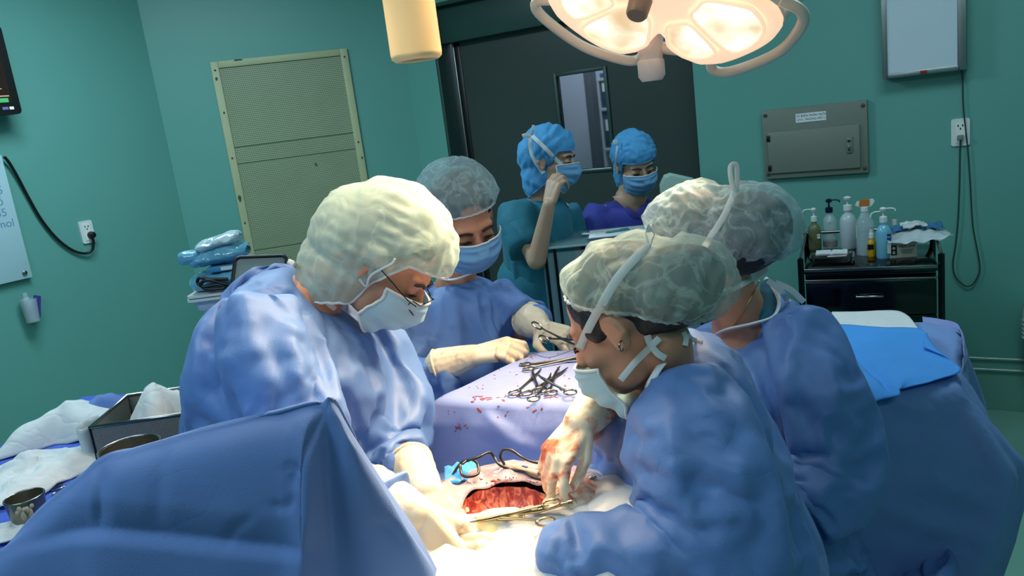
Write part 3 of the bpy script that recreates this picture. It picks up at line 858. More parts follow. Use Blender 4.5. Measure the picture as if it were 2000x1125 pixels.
def drape_sim(o, colliders, pin=None, grow=-.16, frames=22, bend=.35, mass=.15, quality=4, friction=20, stiff=25):
    """let a cloth settle over solid shapes (Blender cloth solver), then keep the settled mesh"""
    if pin is not None:
        vg = o.vertex_groups.new(name='pin')
        for i in np.nonzero(pin > .02)[0]: vg.add([int(i)], float(min(1, pin[i])), 'REPLACE')
    par = o.parent; o.parent = None
    for x in [o] + colliders:
        COL.objects.unlink(x); TMP.collection.objects.link(x)
    for c in colliders:
        c.modifiers.new('col', 'COLLISION'); c.collision.thickness_outer = .003; c.collision.cloth_friction = friction
    cm = o.modifiers.new('cloth', 'CLOTH'); s = cm.settings
    s.quality = quality; s.mass = mass; s.tension_stiffness = stiff; s.compression_stiffness = stiff; s.shear_stiffness = 6; s.bending_stiffness = bend
    if pin is not None: s.vertex_group_mass = 'pin'
    s.shrink_min = grow; s.shrink_max = grow; s.air_damping = 2.0
    cm.collision_settings.collision_quality = 1; cm.collision_settings.distance_min = .004; cm.collision_settings.use_self_collision = False
    with bpy.context.temp_override(scene=TMP, view_layer=TMP.view_layers[0]):
        for f in range(1, frames + 1): TMP.frame_set(f)
        dg = bpy.context.evaluated_depsgraph_get()
        me = bpy.data.meshes.new_from_object(o.evaluated_get(dg))
    for x in [o] + colliders: TMP.collection.objects.unlink(x)
    for c in colliders: bpy.data.objects.remove(c)
    COL.objects.link(o); o.parent = par
    mats = list(o.data.materials); o.modifiers.clear(); o.data = me
    if not me.materials:
        for m in mats: me.materials.append(m)
    me.polygons.foreach_set('use_smooth', [True] * len(me.polygons)); me.update()
    TMP.frame_set(1)
    return o
GOWN = fabric('blue_nonwoven_gown', (96, 133, 196), rough=.5, translucent=.12, crease=.10, cscale=4, trans_rgb=(140, 165, 210))
DRAPE = fabric('blue_surgical_drape', (92, 124, 184), translucent=.08, crease=.10, cscale=4)
DRAPE_L = fabric('lilac_blue_drape', (128, 142, 196), translucent=.08, crease=.10, cscale=4)
DRAPE_D = fabric('deep_blue_drape', (110, 142, 198), translucent=.05, crease=.12, cscale=5)
ROYAL = fabric('royal_blue_table_cover', (52, 88, 190), translucent=.05, crease=.1, cscale=6)
SKYB = fabric('bright_sky_blue_sheet', (70, 160, 240), translucent=.2, crease=.12, cscale=6)
WHITEC = fabric('white_gauze_cloth', (225, 228, 230), translucent=.2, crease=.25, cscale=14, weave=300)
WHITEB = fabric('blood_spotted_white_cloth', (225, 228, 230), translucent=.2, crease=.25, cscale=14, weave=300, stain=((120, 30, 26), 16.0, .73))
BLOODD = fabric('blood_spotted_lilac_drape', (118, 140, 204), translucent=.08, crease=.10, cscale=4, stain=((128, 52, 58), 34.0, .685))
BLOOD = pmat('dried_blood', (132, 34, 34), rough=.45, noise=.2, nscale=90)

# ================================================================== DRUG TROLLEY ON THE RIGHT
KZ = 0.88
kA = Pz(1570, 526, KZ); kB = Pz(1832, 517, KZ)
kx = V((kB.x - kA.x, kB.y - kA.y, 0)); kW = kx.length; kx.normalize(); ky = V((-kx.y, kx.x, 0))
MK = frame(V((kA.x, kA.y, 0)), kx, ky, (0, 0, 1)); MKI = MK.inverted(); KD = 0.42
ct = thing('instrument_trolley', 'dark polished steel drawer trolley against the back wall', 'trolley', mat=MK)
box('top_tray', (kW / 2, KD / 2, KZ - .012), (kW, KD, .024), STEELD, ct, .003)
for x in (-.012, kW + .012):
    for y in (.0, KD): tube('corner_post', [(x, y, .10), (x, y, KZ + (.075 if y else .045))], .012, STEELD, ct, 10)
    tube('side_rail', [(x, 0, KZ + .045), (x, KD, KZ + .075)], .007, STEEL, ct, 8)
tube('back_rail', [(-.012, KD, KZ + .075), (kW + .012, KD, KZ + .075)], .007, STEEL, ct, 8)
box('front_bar', (kW / 2, -.008, KZ - .004), (kW, .012, .012), STEEL, ct, .002)
box('front_bar', (kW / 2, -.008, KZ - .048), (kW, .012, .008), STEEL, ct, .002)
box('carcass', (kW / 2, KD / 2 + .012, .50), (kW - .01, KD - .03, .70), STEELD, ct)
for k, (z0, z1) in enumerate(((.685, .825), (.535, .68), (.385, .53), (.16, .38))):
    dw_ = box('drawer_front', (kW / 2, -.004, (z0 + z1) / 2), (kW - .012, .016, z1 - z0), STEELD, ct, .003)
    hz_ = (z0 + z1) / 2 + .01
    tube('drawer_handle', [(kW * .40, -.012, hz_), (kW * .40, -.03, hz_), (kW * .60, -.03, hz_), (kW * .60, -.012, hz_)], .0055, STEEL, dw_, 8)
for x in (.0, kW):
    for y in (.0, KD):
        lathe('castor', [(.0, -.012), (.036, -.012), (.04, 0), (.036, .012), (.0, .012)], BLACKP, ct, 18, M=Matrix.Translation((x, y, .04)) @ Matrix.Rotation(math.radians(90), 4, 'X'), cap=False)
        tube('castor_stem', [(x, y, .055), (x, y, .11)], .008, STEEL, ct, 8)

# ---- bottles
def liquid(name, rgb, rough=.1, alpha=1.0): return pmat(name, rgb, rough=rough, alpha=alpha, noise=.02)
BCLEAR = pmat('clear_bottle_plastic', (215, 228, 232), rough=.08, alpha=.32, noise=.0)
BMILK = pmat('milky_bottle_plastic', (196, 210, 216), rough=.25, alpha=.8, noise=.02)
def bpos(px, py):
    p = Pz(px, py, KZ); q = MKI @ p
    return q.x, q.y, (p - CAMP).dot(_fw)
def pump(t, z, mat, m_col, noz, s=1.0):
    lathe('pump_collar', [(.0, z), (.014 * s, z), (.014 * s, z + .022), (.006, z + .026), (.0, z + .026)], m_col, t, 16, cap=False)
    tube('pump_stem', [(0, 0, z + .02), (0, 0, z + .048)], .004, mat, t, 8)
    hd = lathe('pump_head', [(.0, z + .045), (.010 * s, z + .046), (.013 * s, z + .056), (.008, z + .062), (.0, z + .063)], mat, t, 14, cap=False)
    if noz:
        a = noz; tube('pump_nozzle', [(0, 0, z + .055), (a * .028, 0, z + .056), (a * .042, 0, z + .053), (a * .046, 0, z + .044)], .0035, mat, hd, 8)
def bottle(name, label, px, py, w, prof, body_m, extra):
    x, y, dep = bpos(px, py); t = thing(name, label, 'bottle', mat=MK @ Matrix.Translation((x, y, KZ)), group=None)
    lathe('bottle_body', prof, body_m, t, 28, cap=False)
    extra(t); return t
S_ = 3.2 / FPX
def prof_b(r, h, neck, nh, sh=.25): 
    return [(0, 0), (r * .92, 0), (r, .006), (r, h * (1 - sh)), (r * .93, h * (1 - sh * .6)), (r * .7, h * (1 - sh * .22)), (neck, h), (neck, h + nh), (0, h + nh)]
def e1(t):
    lathe('amber_liquid', [(0, .003), (.0275, .003), (.0275, .085), (0, .085)], liquid('dark_brown_liquid', (48, 40, 30)), t, 24, cap=False)
    box('label', (.014, -.0245, .062), (.022, .002, .020), WHITEP, t); lettering('lettering', 'PVP', .012, Matrix.Translation((.014, -.0257, .062)) @ FACE, INK, t)
    pump(t, .128, WHITEP, WHITEP, -1)
bottle('antiseptic_bottle', 'brown antiseptic bottle with a white pump, leftmost on the trolley', 1592, 486, 30, prof_b(.0285, .118, .012, .012), pmat('olive_bottle_plastic', (120, 122, 84), rough=.2, alpha=.7), e1)
def e2(t):
    lathe('red_liquid', [(0, .003), (.031, .003), (.031, .030), (0, .030)], liquid('dark_red_liquid', (112, 14, 28)), t, 24, cap=False)
    tube('dip_tube', [(0, 0, .15), (.004, 0, .08), (.010, -.004, .012)], .004, pmat('frosted_tube', (190, 200, 200), rough=.3), t, 8)
    lathe('pump_sleeve', [(.013, .118), (.006, .15), (.011, .158)], pmat('frosted_tube', (190, 200, 200)), t, 14, cap=False)
    pump(t, .160, pmat('navy_plastic', (16, 18, 52), rough=.3), pmat('navy_plastic', (16, 18, 52)), 1, 1.15)
bottle('soap_bottle', 'clear bottle with a navy pump and a little red soap left', 1622, 482, 34, prof_b(.033, .150, .014, .012), BCLEAR, e2)
def e3(t):
    lathe('clear_liquid', [(0, .003), (.0345, .003), (.0345, .098), (0, .098)], liquid('cloudy_white_liquid', (176, 192, 198), alpha=.85), t, 24, cap=False)
    pump(t, .172, WHITEP, WHITEP, 0, 1.35)
bottle('lotion_bottle', 'milky round-shouldered bottle with a tall white pump', 1658, 484, 38, prof_b(.036, .158, .015, .016), BMILK, e3)
def e4(t):
    lathe('clear_liquid', [(0, .003), (.034, .003), (.034, .12), (0, .12)], liquid('pale_blue_liquid', (150, 178, 184), alpha=.55), t, 24, cap=False)
    lathe('spray_collar', [(0, .188), (.016, .188), (.016, .206), (0, .206)], WHITEP, t, 16, cap=False)
    bm = bmesh.new(); add_prism(bm, [(-.036, .008), (-.03, .022), (.0, .028), (.034, .030), (.040, .022), (.03, .004), (.012, -.004), (-.016, -.002)], -.010, .010, Matrix.Translation((0, 0, .208)) @ Matrix.Rotation(math.radians(90), 4, 'X'))
    hd = bmobj('spray_head', bm, WHITEP, t)
    prism('orange_cover', [(-.022, .006), (-.018, .030), (.02, .032), (.02, .006)], -.012, .012, pmat('orange_plastic', (190, 110, 40), rough=.4), hd, M=Matrix.Translation((0, 0, .206)) @ Matrix.Rotation(math.radians(90), 4, 'X'))
    box('label', (-.034, -.004, .10), (.002, .022, .05), WHITEP, t)
bottle('spray_bottle', 'clear spray bottle with an orange and white trigger head', 1691, 497, 36, [(0, 0), (.036, 0), (.037, .006), (.037, .125), (.034, .145), (.018, .178), (.013, .188), (.013, .196), (0, .196)], BCLEAR, e4)
def e5(t):
    box('label', (.012, -.0265, .088), (.030, .002, .032), pmat('navy_label', (24, 50, 110), rough=.5), t)
    lettering('lettering', 'Aniosgel', .0075, Matrix.Translation((.012, -.028, .092)) @ FACE, WHITEP, t)
    box('label', (.014, -.0265, .045), (.024, .002, .046), PAPER, t)
    tube('pump_nozzle', [(0, 0, .196), (-.03, 0, .194), (-.044, 0, .188), (-.048, 0, .172)], .0035, WHITEP, t, 8)
    pump(t, .150, WHITEP, WHITEP, 1, 1.1)
bottle('hand_gel_bottle', 'light blue hand gel bottle with a navy label and white pump', 1727, 503, 32, prof_b(.030, .138, .014, .014), pmat('light_blue_bottle', (120, 186, 214), rough=.2, alpha=.92), e5)
def e6(t):
    lathe('cap', [(0, .078), (.011, .078), (.0105, .098), (.007, .10), (.007, .112), (0, .113)], WHITEP, t, 16, cap=False)
    box('label', (-.004, -.0165, .042), (.024, .002, .022), BLACKP, t)
bottle('yellow_bottle', 'small yellow bottle with a white cap and black label', 1703, 500, 20, prof_b(.0175, .072, .010, .008), pmat('yellow_plastic', (196, 152, 28), rough=.3), e6)
def e7(t):
    lathe('cap', [(0, .112), (.011, .112), (.011, .134), (0, .136)], WHITEP, t, 16, cap=False)
bottle('vial_bottle', 'small white-capped bottle half hidden behind the plastic pouch', 1748, 489, 20, prof_b(.018, .105, .010, .010), pmat('milky_blue_bottle', (150, 180, 196), rough=.3), e7)

# ---- glove box and pouch
bq = MKI @ Pz(1738, 505, KZ); bq2 = MKI @ Pz(1793, 504, KZ)
bw = bq2.x - bq.x
gbx = thing('glove_box', 'printed grey-white cardboard box under the plastic pouch', 'box', mat=MK @ Matrix.Translation((bq.x, bq.y, KZ)) @ Matrix.Rotation(math.radians(8), 4, 'Z'))
CARD = pmat('grey_white_card', (196, 192, 176), rough=.7)
box('carton', (bw / 2 , .12, .032), (bw, .24, .064), CARD, gbx, .002)
lettering('lettering', 'MERUFA', .017, Matrix.Translation((bw * .62, -.0012, .047)) @ FACE, BLACKP, gbx)
for k in range(3): box('print_line', (bw * .62, -.0008, .034 - .007 * k), (bw * (.5 - .06 * k), .001, .0022), pmat('grey_print', (90, 90, 84)), gbx)
em = box('printed_panel', (bw * .15, -.0008, .034), (.022, .001, .042), BLACKP, gbx)
lathe('emblem', [(0, 0), (.006, 0), (.006, .0006), (0, .0006)], CARD, em, 14, M=Matrix.Translation((bw * .15, -.0018, .042)) @ FACE, cap=False)
prism('emblem', [(-.006, 0), (.006, 0), (.004, .012), (-.004, .012)], 0, .0006, CARD, em, M=Matrix.Translation((bw * .15, -.0014, .018)) @ FACE)
box('side_print', (bw + .0008, .12, .032), (.001, .20, .045), pmat('dark_side_print', (70, 70, 66)), gbx)
# crumpled clear pouch with blue film
PCH = pmat('clear_crumpled_film', (205, 214, 218), rough=.12, alpha=.75, noise=.05, nscale=30)
pq0 = MKI @ Pz(1727, 462, KZ + .066)
def pouch_fn(u, v):
    x = -.01 + u * .245; y = -.035 + v * .20
    z = .067 + .035 * math.sin(v * 3.14) * math.sin(u * 3.14) + .04 * max(0, u - .6) + .018 * max(0, .25 - u) * 4 * .4
    z += .012 * mnoise.noise(V((x * 30, y * 30, 1)))
    return V((x, y, z))
po = thing('plastic_pouch', 'crumpled clear pouch with blue film lying on the carton', 'pouch', mat=MK @ Matrix.Translation((bq.x, bq.y, KZ)) @ Matrix.Rotation(math.radians(8), 4, 'Z'))
o = grid_obj('pouch_film', 26, 18, pouch_fn, PCH, po); solidify(o, .0015)
def pouch2(u, v):
    p = pouch_fn(.15 + u * .8, .45 + v * .5); p.z += .006 + .022 * v + .01 * mnoise.noise(V((u * 7, v * 5, 3))); return p
o = grid_obj('blue_film', 24, 12, pouch2, pmat('blue_film', (60, 120, 170), rough=.2, alpha=.85, noise=.25, nscale=20), po); solidify(o, .0015)
def pouch3(u, v):
    p = pouch_fn(.28 + u * .38, .35 + v * .4); p.z += .022 + .012 * v + .006 * mnoise.noise(V((u * 9, v * 9, 5))); return p
o = grid_obj('white_pad', 18, 10, pouch3, WHITEC, po); solidify(o, .004)

# ---- steel tray with gauze
tq = MKI @ Pz(1624, 516, KZ)
tw, td = .165, .115
tr = thing('steel_tray', 'small steel tray at the front left of the trolley', 'tray', mat=MK @ Matrix.Translation((tq.x, max(tq.y, 0) + .065, KZ)))
bm = bmesh.new()
o1 = rrect(tw - .02, td - .02, .012); o2 = rrect(tw, td, .016); o3 = rrect(tw + .012, td + .012, .018); o4 = rrect(tw - .004, td - .004, .014); o5 = rrect(tw - .024, td - .024, .010)
rings = []
for ol, z in ((o1, 0), (o2, .022), (o3, .024), (o3, .026), (o4, .0235), (o5, .003)):
    rings.append([bm.verts.new((x, y, z)) for x, y in ol])
for A_, B_ in zip(rings, rings[1:]):
    n_ = len(A_)
    for k in range(n_): bm.faces.new((A_[k], A_[(k + 1) % n_], B_[(k + 1) % n_], B_[k]))
bm.faces.new(rings[0][::-1]); bm.faces.new(rings[-1])
bmobj('tray_body', bm, STEEL, tr, auto=40)
def gz(u, v): return V((-.062 + .124 * u, -.01 + .055 * v, .030 + .008 * math.sin(v * 3.1) + .003 * mnoise.noise(V((u * 8, v * 6, 2))) - .006 * math.exp(-((u - .5) / .03) ** 2)))
gzo = grid_obj('gauze_pack', 30, 10, gz, WHITEC, None); solidify(gzo, .012); gzo.matrix_world = tr.matrix_world.copy()
tag(gzo, 'folded white gauze pack in the steel tray on the trolley', 'gauze')
swb = box('swab_stick', (.02, -.045, .029), (.075, .006, .004), WHITEC, None, .001); swb.matrix_world = tr.matrix_world @ Matrix.Rotation(math.radians(2), 4, 'Z')
tag(swb, 'thin white swab lying across the front of the steel tray', 'swab')

# ================================================================== ACRYLIC WRITING STAND OF THE NURSES
AZ = 1.12
a0 = Pz(1058, 484, AZ); a1 = Pz(1262, 464, AZ)
axd = V((a1.x - a0.x, a1.y - a0.y, 0)); aw = axd.length + .20; axd.normalize(); ayd = V((-axd.y, axd.x, 0)); ad = .34
MA = frame(V((a0.x, a0.y, 0)), axd, ayd, (0, 0, 1))
st = thing('acrylic_stand', 'clear acrylic stand in front of the two nurses', 'stand', mat=MA)
ACR = pmat('smoky_clear_acrylic', (150, 185, 190), rough=.06, alpha=.35, noise=.0)
EDG = pmat('bright_acrylic_edge', (190, 214, 214), rough=.1, alpha=.75)
box('top_sheet', (aw / 2, ad / 2, AZ - .004), (aw, ad, .008), ACR, st)
for nm, c, s in (('edge', (aw / 2, 0, AZ - .004), (aw, .006, .010)), ('edge', (0, ad / 2, AZ - .004), (.006, ad, .010)), ('edge', (aw, ad / 2, AZ - .004), (.006, ad, .010))):
    box(nm, c, s, EDG, st, .001)
for x in (.0, aw - .0): box('side_sheet', (x, ad / 2, AZ / 2 - .03), (.006, ad - .01, AZ - .07), ACR, st)
box('front_sheet', (aw / 2, .004, AZ - .30), (aw - .012, .005, .55), ACR, st)
for x in (.012, .05): tube('frame_tube', [(x, .0, .02), (x, .0, AZ - .01)], .006, STEELD, st, 8)
tube('frame_tube', [(aw - .012, .0, .02), (aw - .012, .0, AZ - .01)], .006, STEELD, st, 8)
box('foot', (aw / 2, ad / 2, .012), (aw, ad, .024), STEELD, st, .004)
pq = MA.inverted() @ Pz(1148, 470, AZ); pq2 = MA.inverted() @ Pz(1165, 448, AZ)
rs = thing('record_sheet', 'white chart sheets lying on the acrylic stand', 'paper', mat=MA @ Matrix.Translation((pq.x, pq.y, AZ)))
box('backing_board', (.13, .105, .003), (.27, .20, .004), pmat('blue_grey_board', (70, 92, 120)), rs, .001)
for k in range(2): box('sheet', (.128 + .003 * k, .106, .006 + .0015 * k), (.25, .185, .001), PAPER, rs, 0, Matrix.Rotation(math.radians(2 * k), 4, 'Z'))
for k in range(6): box('ruled_line', (.11, .05 + .022 * k, .0083), (.17, .0015, .0004), pmat('pale_blue_line', (150, 165, 190)), rs)
pn = thing('pen', 'teal pen lying on the chart sheets', 'pen', mat=MA @ Matrix.Translation(MA.inverted() @ Pz(1212, 450, AZ + .012)))
PENM = pmat('teal_pen_plastic', (20, 120, 120), rough=.25)
tube('barrel', [(-.05, -.018, 0), (.035, .012, 0)], .005, PENM, pn, 10); tube('tip', [(-.05, -.018, 0), (-.062, -.022, 0)], [.0045, .001], STEEL, pn, 8)
tube('clip', [(.03, .0103, .006), (.0, -.0003, .006)], .0015, STEEL, pn, 6)
# folded leaflet beside the sheets
o = grid_obj('leaflet', 8, 5, lambda u, v: V((u * .075, -.02 + v * .05 + .02 * u, .012 - .010 * u)), PAPER, None); o.matrix_world = MA @ Matrix.Translation(MA.inverted() @ Pz(1137, 462, AZ)); solidify(o, .001)
tag(o, 'small white leaflet left of the chart sheets', 'paper')
# pale green visor box at the right of the stand
gv = thing('tissue_box', 'pale green plastic dispenser box behind the rear right surgeon', 'box', mat=MA @ Matrix.Translation(MA.inverted() @ V(P(1300, 470, 3.02)))) if False else None
gq = P(1300, 372, 2.95); gq.z = AZ
gv = thing('dispenser_box', 'pale green plastic box on the right end of the acrylic stand', 'box', mat=frame(V((a0.x, a0.y, 0)) + axd * (aw - .05) + ayd * .17 + V((0, 0, AZ)), axd, ayd, (0, 0, 1)))
_top = P(1300, 342, 3.2).z - AZ
PGR = pmat('pale_green_plastic', (168, 196, 184), rough=.35, noise=.04)
prism('casing', [(-.075, 0), (.085, 0), (.085, _top * .72), (.06, _top * .86), (-.03, _top), (-.055, _top * .97), (-.075, _top * .80)], -.07, .07, PGR, gv, M=FACE)
prism('front_window', [(-.06, .02), (.07, .02), (.07, _top * .62), (-.06, _top * .72)], .0705, .073, pmat('grey_green_window', (120, 142, 136), rough=.2), gv, M=FACE)

# ================================================================== DRAPED BACK TABLE ON THE RIGHT
RZ = 0.94
rA = Pz(1600, 800, RZ); rB = Pz(1868, 752, RZ); rC = Pz(1880, 640, RZ); rD = Pz(1560, 612, RZ)
rt = thing('instrument_table', 'steel instrument table hidden under the drape on the right', 'table', loc=(0, 0, 0))
cor = [V((c.x, c.y)) for c in (rA, rB, rC, rD)]
cc = sum(cor, V((0, 0))) / 4
ins = [c.lerp(cc, .10) for c in cor]
prism('table_top', [(c.x, c.y) for c in ins], RZ - .035, RZ - .006, STEEL, rt)
for c in ins: 
    q = c.lerp(cc, .1); tube('leg', [(q.x, q.y, 0), (q.x, q.y, RZ - .02)], .014, STEEL, rt, 10)
dA = table_drape('table_drape', [(c.x, c.y) for c in cor], RZ, .74, DRAPE_D, flare=.03, fold=.014, nfold=11, seed=5, rad=.02, nu=190, nv=50)
# the near right corner is pulled out wide as in the photo
co = getco(dA.data); bpt = np.array((rB.x, rB.y))
dd = co[:, :2] - bpt; t = np.clip((RZ - co[:, 2]) / .74, 0, 1)
w = np.exp(-((dd ** 2).sum(1)) / .16 ** 2) * np.where(t < .30, t / .30, 1 - .95 * (t - .30) / .70)
co[:, 0] += .10 * w; co[:, 1] -= .02 * w
setco(dA.data, co)
ins2 = [c.lerp(cc, .03) for c in cor]
bm = bmesh.new(); add_prism(bm, [(c.x, c.y) for c in ins2], RZ - .60, RZ - .004); bmesh.ops.subdivide_edges(bm, edges=bm.edges[:], cuts=6, use_grid_fill=True)
drape_sim(dA, [bmobj('collider', bm)], None, -.05, 16, bend=3.0, friction=60)
co = getco(dA.data); dd = co[:, :2] - bpt; t = np.clip((RZ - co[:, 2]) / .74, 0, 1)
w = np.exp(-((dd ** 2).sum(1)) / .30 ** 2) * np.where(t < .28, t / .28, 1 - 1.9 * (t - .28) / .72)
co[:, 0] += .085 * w; co[:, 1] -= .03 * w; setco(dA.data, co)
facet(dA, 3.0, 5, (.2, .5), .12); crease(dA, [([(1700, 985), (1800, 1020), (1945, 1060)], .012, .03), ([(1830, 795), (1810, 930), (1800, 960)], .012, .03), ([(1815, 930), (1880, 965), (1960, 985)], .010, .025), ([(1700, 690), (1760, 790), (1850, 790), (1900, 790)], .012, .025), ([(1760, 1110), (1830, 1085), (1900, 1095)], .01, .02)])
tag(dA, 'blue drape covering the instrument table on the right', 'drape')
# white and bright blue sheets on it
def on_r(px, py, dz=0.0): return Pz(px, py, RZ + dz)
ws = sheet('white_sheet', [[on_r(1610, 660, .012), on_r(1625, 612, .02)], [on_r(1700, 660, .012), on_r(1700, 610, .022)], [on_r(1790, 690, .012), on_r(1760, 611, .022)], [on_r(1836, 698, .014), on_r(1790, 640, .016)]], 40, 24, WHITEC)
crumple(ws, .004, 9, seed=2); solidify(ws, .003); tag(ws, 'white sheet spread under the bright blue sheet on the right table', 'sheet')
def hang(px, py, Y): return P(px, py, Y)
yf = rA.y
bs_ = sheet('blue_sheet', [
    [on_r(1570, 625, .03), on_r(1600, 690, .03), on_r(1640, 735, .025), P(1690, 797, rA.y - .01), ],
    [on_r(1650, 632, .034), on_r(1670, 690, .03), on_r(1690, 735, .03), P(1715, 780, rA.y - .02)],
    [on_r(1720, 637, .034), on_r(1735, 690, .032), on_r(1740, 735, .03), P(1756, 769, rA.y - .03)],
    [on_r(1800, 641, .034), on_r(1798, 690, .03), on_r(1790, 725, .03), on_r(1765, 758, .02)],
    [on_r(1805, 680, .034), on_r(1850, 700, .03), on_r(1876, 722, .024), on_r(1815, 745, .02)]], 60, 44, SKYB)
crumple(bs_, .004, 8, seed=5); crease(bs_, [([(1640, 660), (1700, 720), (1755, 765)], .012, .02), ([(1720, 740), (1740, 765)], .01, .015)])
solidify(bs_, .002); tag(bs_, 'bright sky blue sheet hanging over the front of the right table', 'sheet')
fl_ = sheet('drape_flap', [[on_r(1800, 615, .01), on_r(1815, 680, .012)], [on_r(1835, 622, .02), P(1850, 690, rC.y - .05)], [P(1868, 630, rC.y), P(1886, 690, rC.y - .1)], [P(1884, 650, rC.y - .04), P(1872, 748, rB.y + .02)]], 24, 18, DRAPE_L)
crumple(fl_, .006, 9, seed=8); solidify(fl_, .002); tag(fl_, 'turned-up pale blue drape corner at the far right of the table', 'drape')

# ================================================================== LEFT BACK TABLE
LZ = 0.90
lA = Pz(-160, 1120, LZ); lB = Pz(170, 1010, LZ); lC = Pz(360, 840, LZ); lD = Pz(0, 900, LZ)
lcor = [V((-1.60, 1.38)), V((-0.98, 1.62)), V((-0.72, 2.42)), V((-1.50, 2.62))]
ltt = thing('back_table', 'steel back table under the royal blue cover at the left', 'table')
lcc = sum(lcor, V((0, 0))) / 4
prism('table_top', [tuple(c.lerp(lcc, .06)) for c in lcor], LZ - .04, LZ - .006, STEEL, ltt)
for c in lcor:
    q = c.lerp(lcc, .14); tube('leg', [(q.x, q.y, 0), (q.x, q.y, LZ - .02)], .015, STEEL, ltt, 10)
o = table_drape('table_cover', [tuple(c) for c in lcor], LZ, .55, ROYAL, flare=.04, fold=.014, nfold=14, seed=9)
crumple(o, .003, 7, seed=4); tag(o, 'royal blue cover draped over the left back table', 'drape')
def lz(px, py, h=0.0): return Pz(px, py, LZ + h)
# steel bowl in front
p = Pz(47, 970, LZ + .066); p.z = LZ; BOWL = pmat('bowl_steel', (128, 124, 112), rough=.3, metal=.85, noise=.05)
bw_ = thing('gallipot', 'small steel bowl with a smeared rim at the left edge', 'bowl', loc=p)
r_ = (Pz(82, 965, LZ + .06) - Pz(12, 975, LZ + .06)).length / 2
lathe('bowl_wall', [(0, 0), (r_ * .62, 0), (r_ * .70, .004), (r_ * .90, .022), (r_ * .98, .048), (r_ * 1.02, .066), (r_ * .96, .066), (r_ * .93, .048), (r_ * .84, .022), (r_ * .6, .006), (0, .005)], BOWL, bw_, 36, cap=False)
bm = bmesh.new()
add_tube(bm, [(r_ * math.cos(a) * 1.005, r_ * math.sin(a) * 1.005, .066) for a in [6.283 * k / 40 for k in range(40)]], .0022, 6, True); bmobj('rim', bm, STEEL, bw_, smooth=True)
SMR = pmat('pale_smear', (170, 160, 140), rough=.5)
bm = bmesh.new()
for k in range(7):
    a = math.radians(-85 + k * 7); zz = .046 + .008 * math.sin(k * 2.3)
    add_ell(bm, (r_ * .985 * math.cos(a), r_ * .985 * math.sin(a), zz), ((1, 0, 0), (0, 1, 0), (0, 0, 1)), (.006, .004, .006 + .003 * (k % 3)), 8, 6)
bmobj('smear', bm, SMR, bw_, smooth=True)
# large bowl
p = Pz(253, 872, LZ + .105); p.z = LZ
bw2 = thing('solution_bowl', 'wide dark steel bowl in front of the perforated tray', 'bowl', loc=p)
R2 = (Pz(312, 858, LZ + .10) - Pz(194, 884, LZ + .10)).length / 2
lathe('bowl_wall', [(0, 0), (R2 * .6, 0), (R2 * .72, .006), (R2 * .92, .04), (R2, .10), (R2 * 1.03, .103), (R2 * 1.03, .106), (R2 * .97, .104), (R2 * .89, .042), (R2 * .65, .010), (0, .008)], BOWL, bw2, 40, cap=False)
bm = bmesh.new(); add_tube(bm, [(R2 * 1.02 * math.cos(a), R2 * 1.02 * math.sin(a), .105) for a in [6.283 * k / 44 for k in range(44)]], .003, 6, True); bmobj('rim', bm, STEEL, bw2, smooth=True)
# perforated sterilising tray
def perf_metal():
    m = bpy.data.materials.new('perforated_steel'); m.use_nodes = True
    nt = m.node_tree; N = nt.nodes; L = nt.links; b = N['Principled BSDF']; b.inputs['Metallic'].default_value = .35; b.inputs['Roughness'].default_value = .45
    tc = N.new('ShaderNodeTexCoord'); vo = N.new('ShaderNodeTexVoronoi'); vo.inputs['Scale'].default_value = 190; vo.inputs['Randomness'].default_value = 0.05
    L.new(tc.outputs['Object'], vo.inputs['Vector'])
    rp = N.new('ShaderNodeValToRGB'); rp.color_ramp.elements[0].position = .30; rp.color_ramp.elements[0].color = sl((22, 24, 24)); rp.color_ramp.elements[1].position = .40; rp.color_ramp.elements[1].color = sl((126, 128, 124))
    L.new(vo.outputs['Distance'], rp.inputs['Fac']); L.new(rp.outputs['Color'], b.inputs['Base Color']); return m
PMET = perf_metal()
tA = Pz(178, 846, LZ + .10); tB = Pz(346, 822, LZ + .10)
tx = V((tB.x - tA.x, tB.y - tA.y, 0)); twd = max(tx.length, .22) + .06; tx.normalize(); ty = V((-tx.y, tx.x, 0))
MT = frame(V((tA.x, tA.y, LZ)), tx, ty, (0, 0, 1)); tdp = .24; th_ = .115
sb = thing('sterilising_tray', 'perforated steel sterilising tray behind the wide bowl', 'tray', mat=MT)
for nm, c, s in (('side_wall', (twd / 2, 0, th_ / 2), (twd, .003, th_)), ('side_wall', (twd / 2, tdp, th_ / 2), (twd, .003, th_)), ('side_wall', (0, tdp / 2, th_ / 2), (.003, tdp, th_)), ('side_wall', (twd, tdp / 2, th_ / 2), (.003, tdp, th_)), ('tray_floor', (twd / 2, tdp / 2, .004), (twd, tdp, .003))):
    box(nm, c, s, PMET, sb)
tube('rim', [(0, 0, th_), (twd, 0, th_), (twd, tdp, th_), (0, tdp, th_)], .005, STEEL, sb, 8, True)
tube('base_rim', [(0, 0, .006), (twd, 0, .006), (twd, tdp, .006), (0, tdp, .006)], .004, STEEL, sb, 8, True)
for x, y in ((0, 0), (twd, 0), (0, tdp), (twd, tdp), (twd * .82, 0)): tube('upright', [(x, y, .004), (x, y, th_)], .004, STEELD, sb, 8)
tube('carry_handle', smooth_path([(twd * .9, .03, th_), (twd * .93, .05, th_ + .04), (twd * .93, .14, th_ + .05), (twd * .9, .17, th_)], 5), .0035, STEEL, sb, 8)
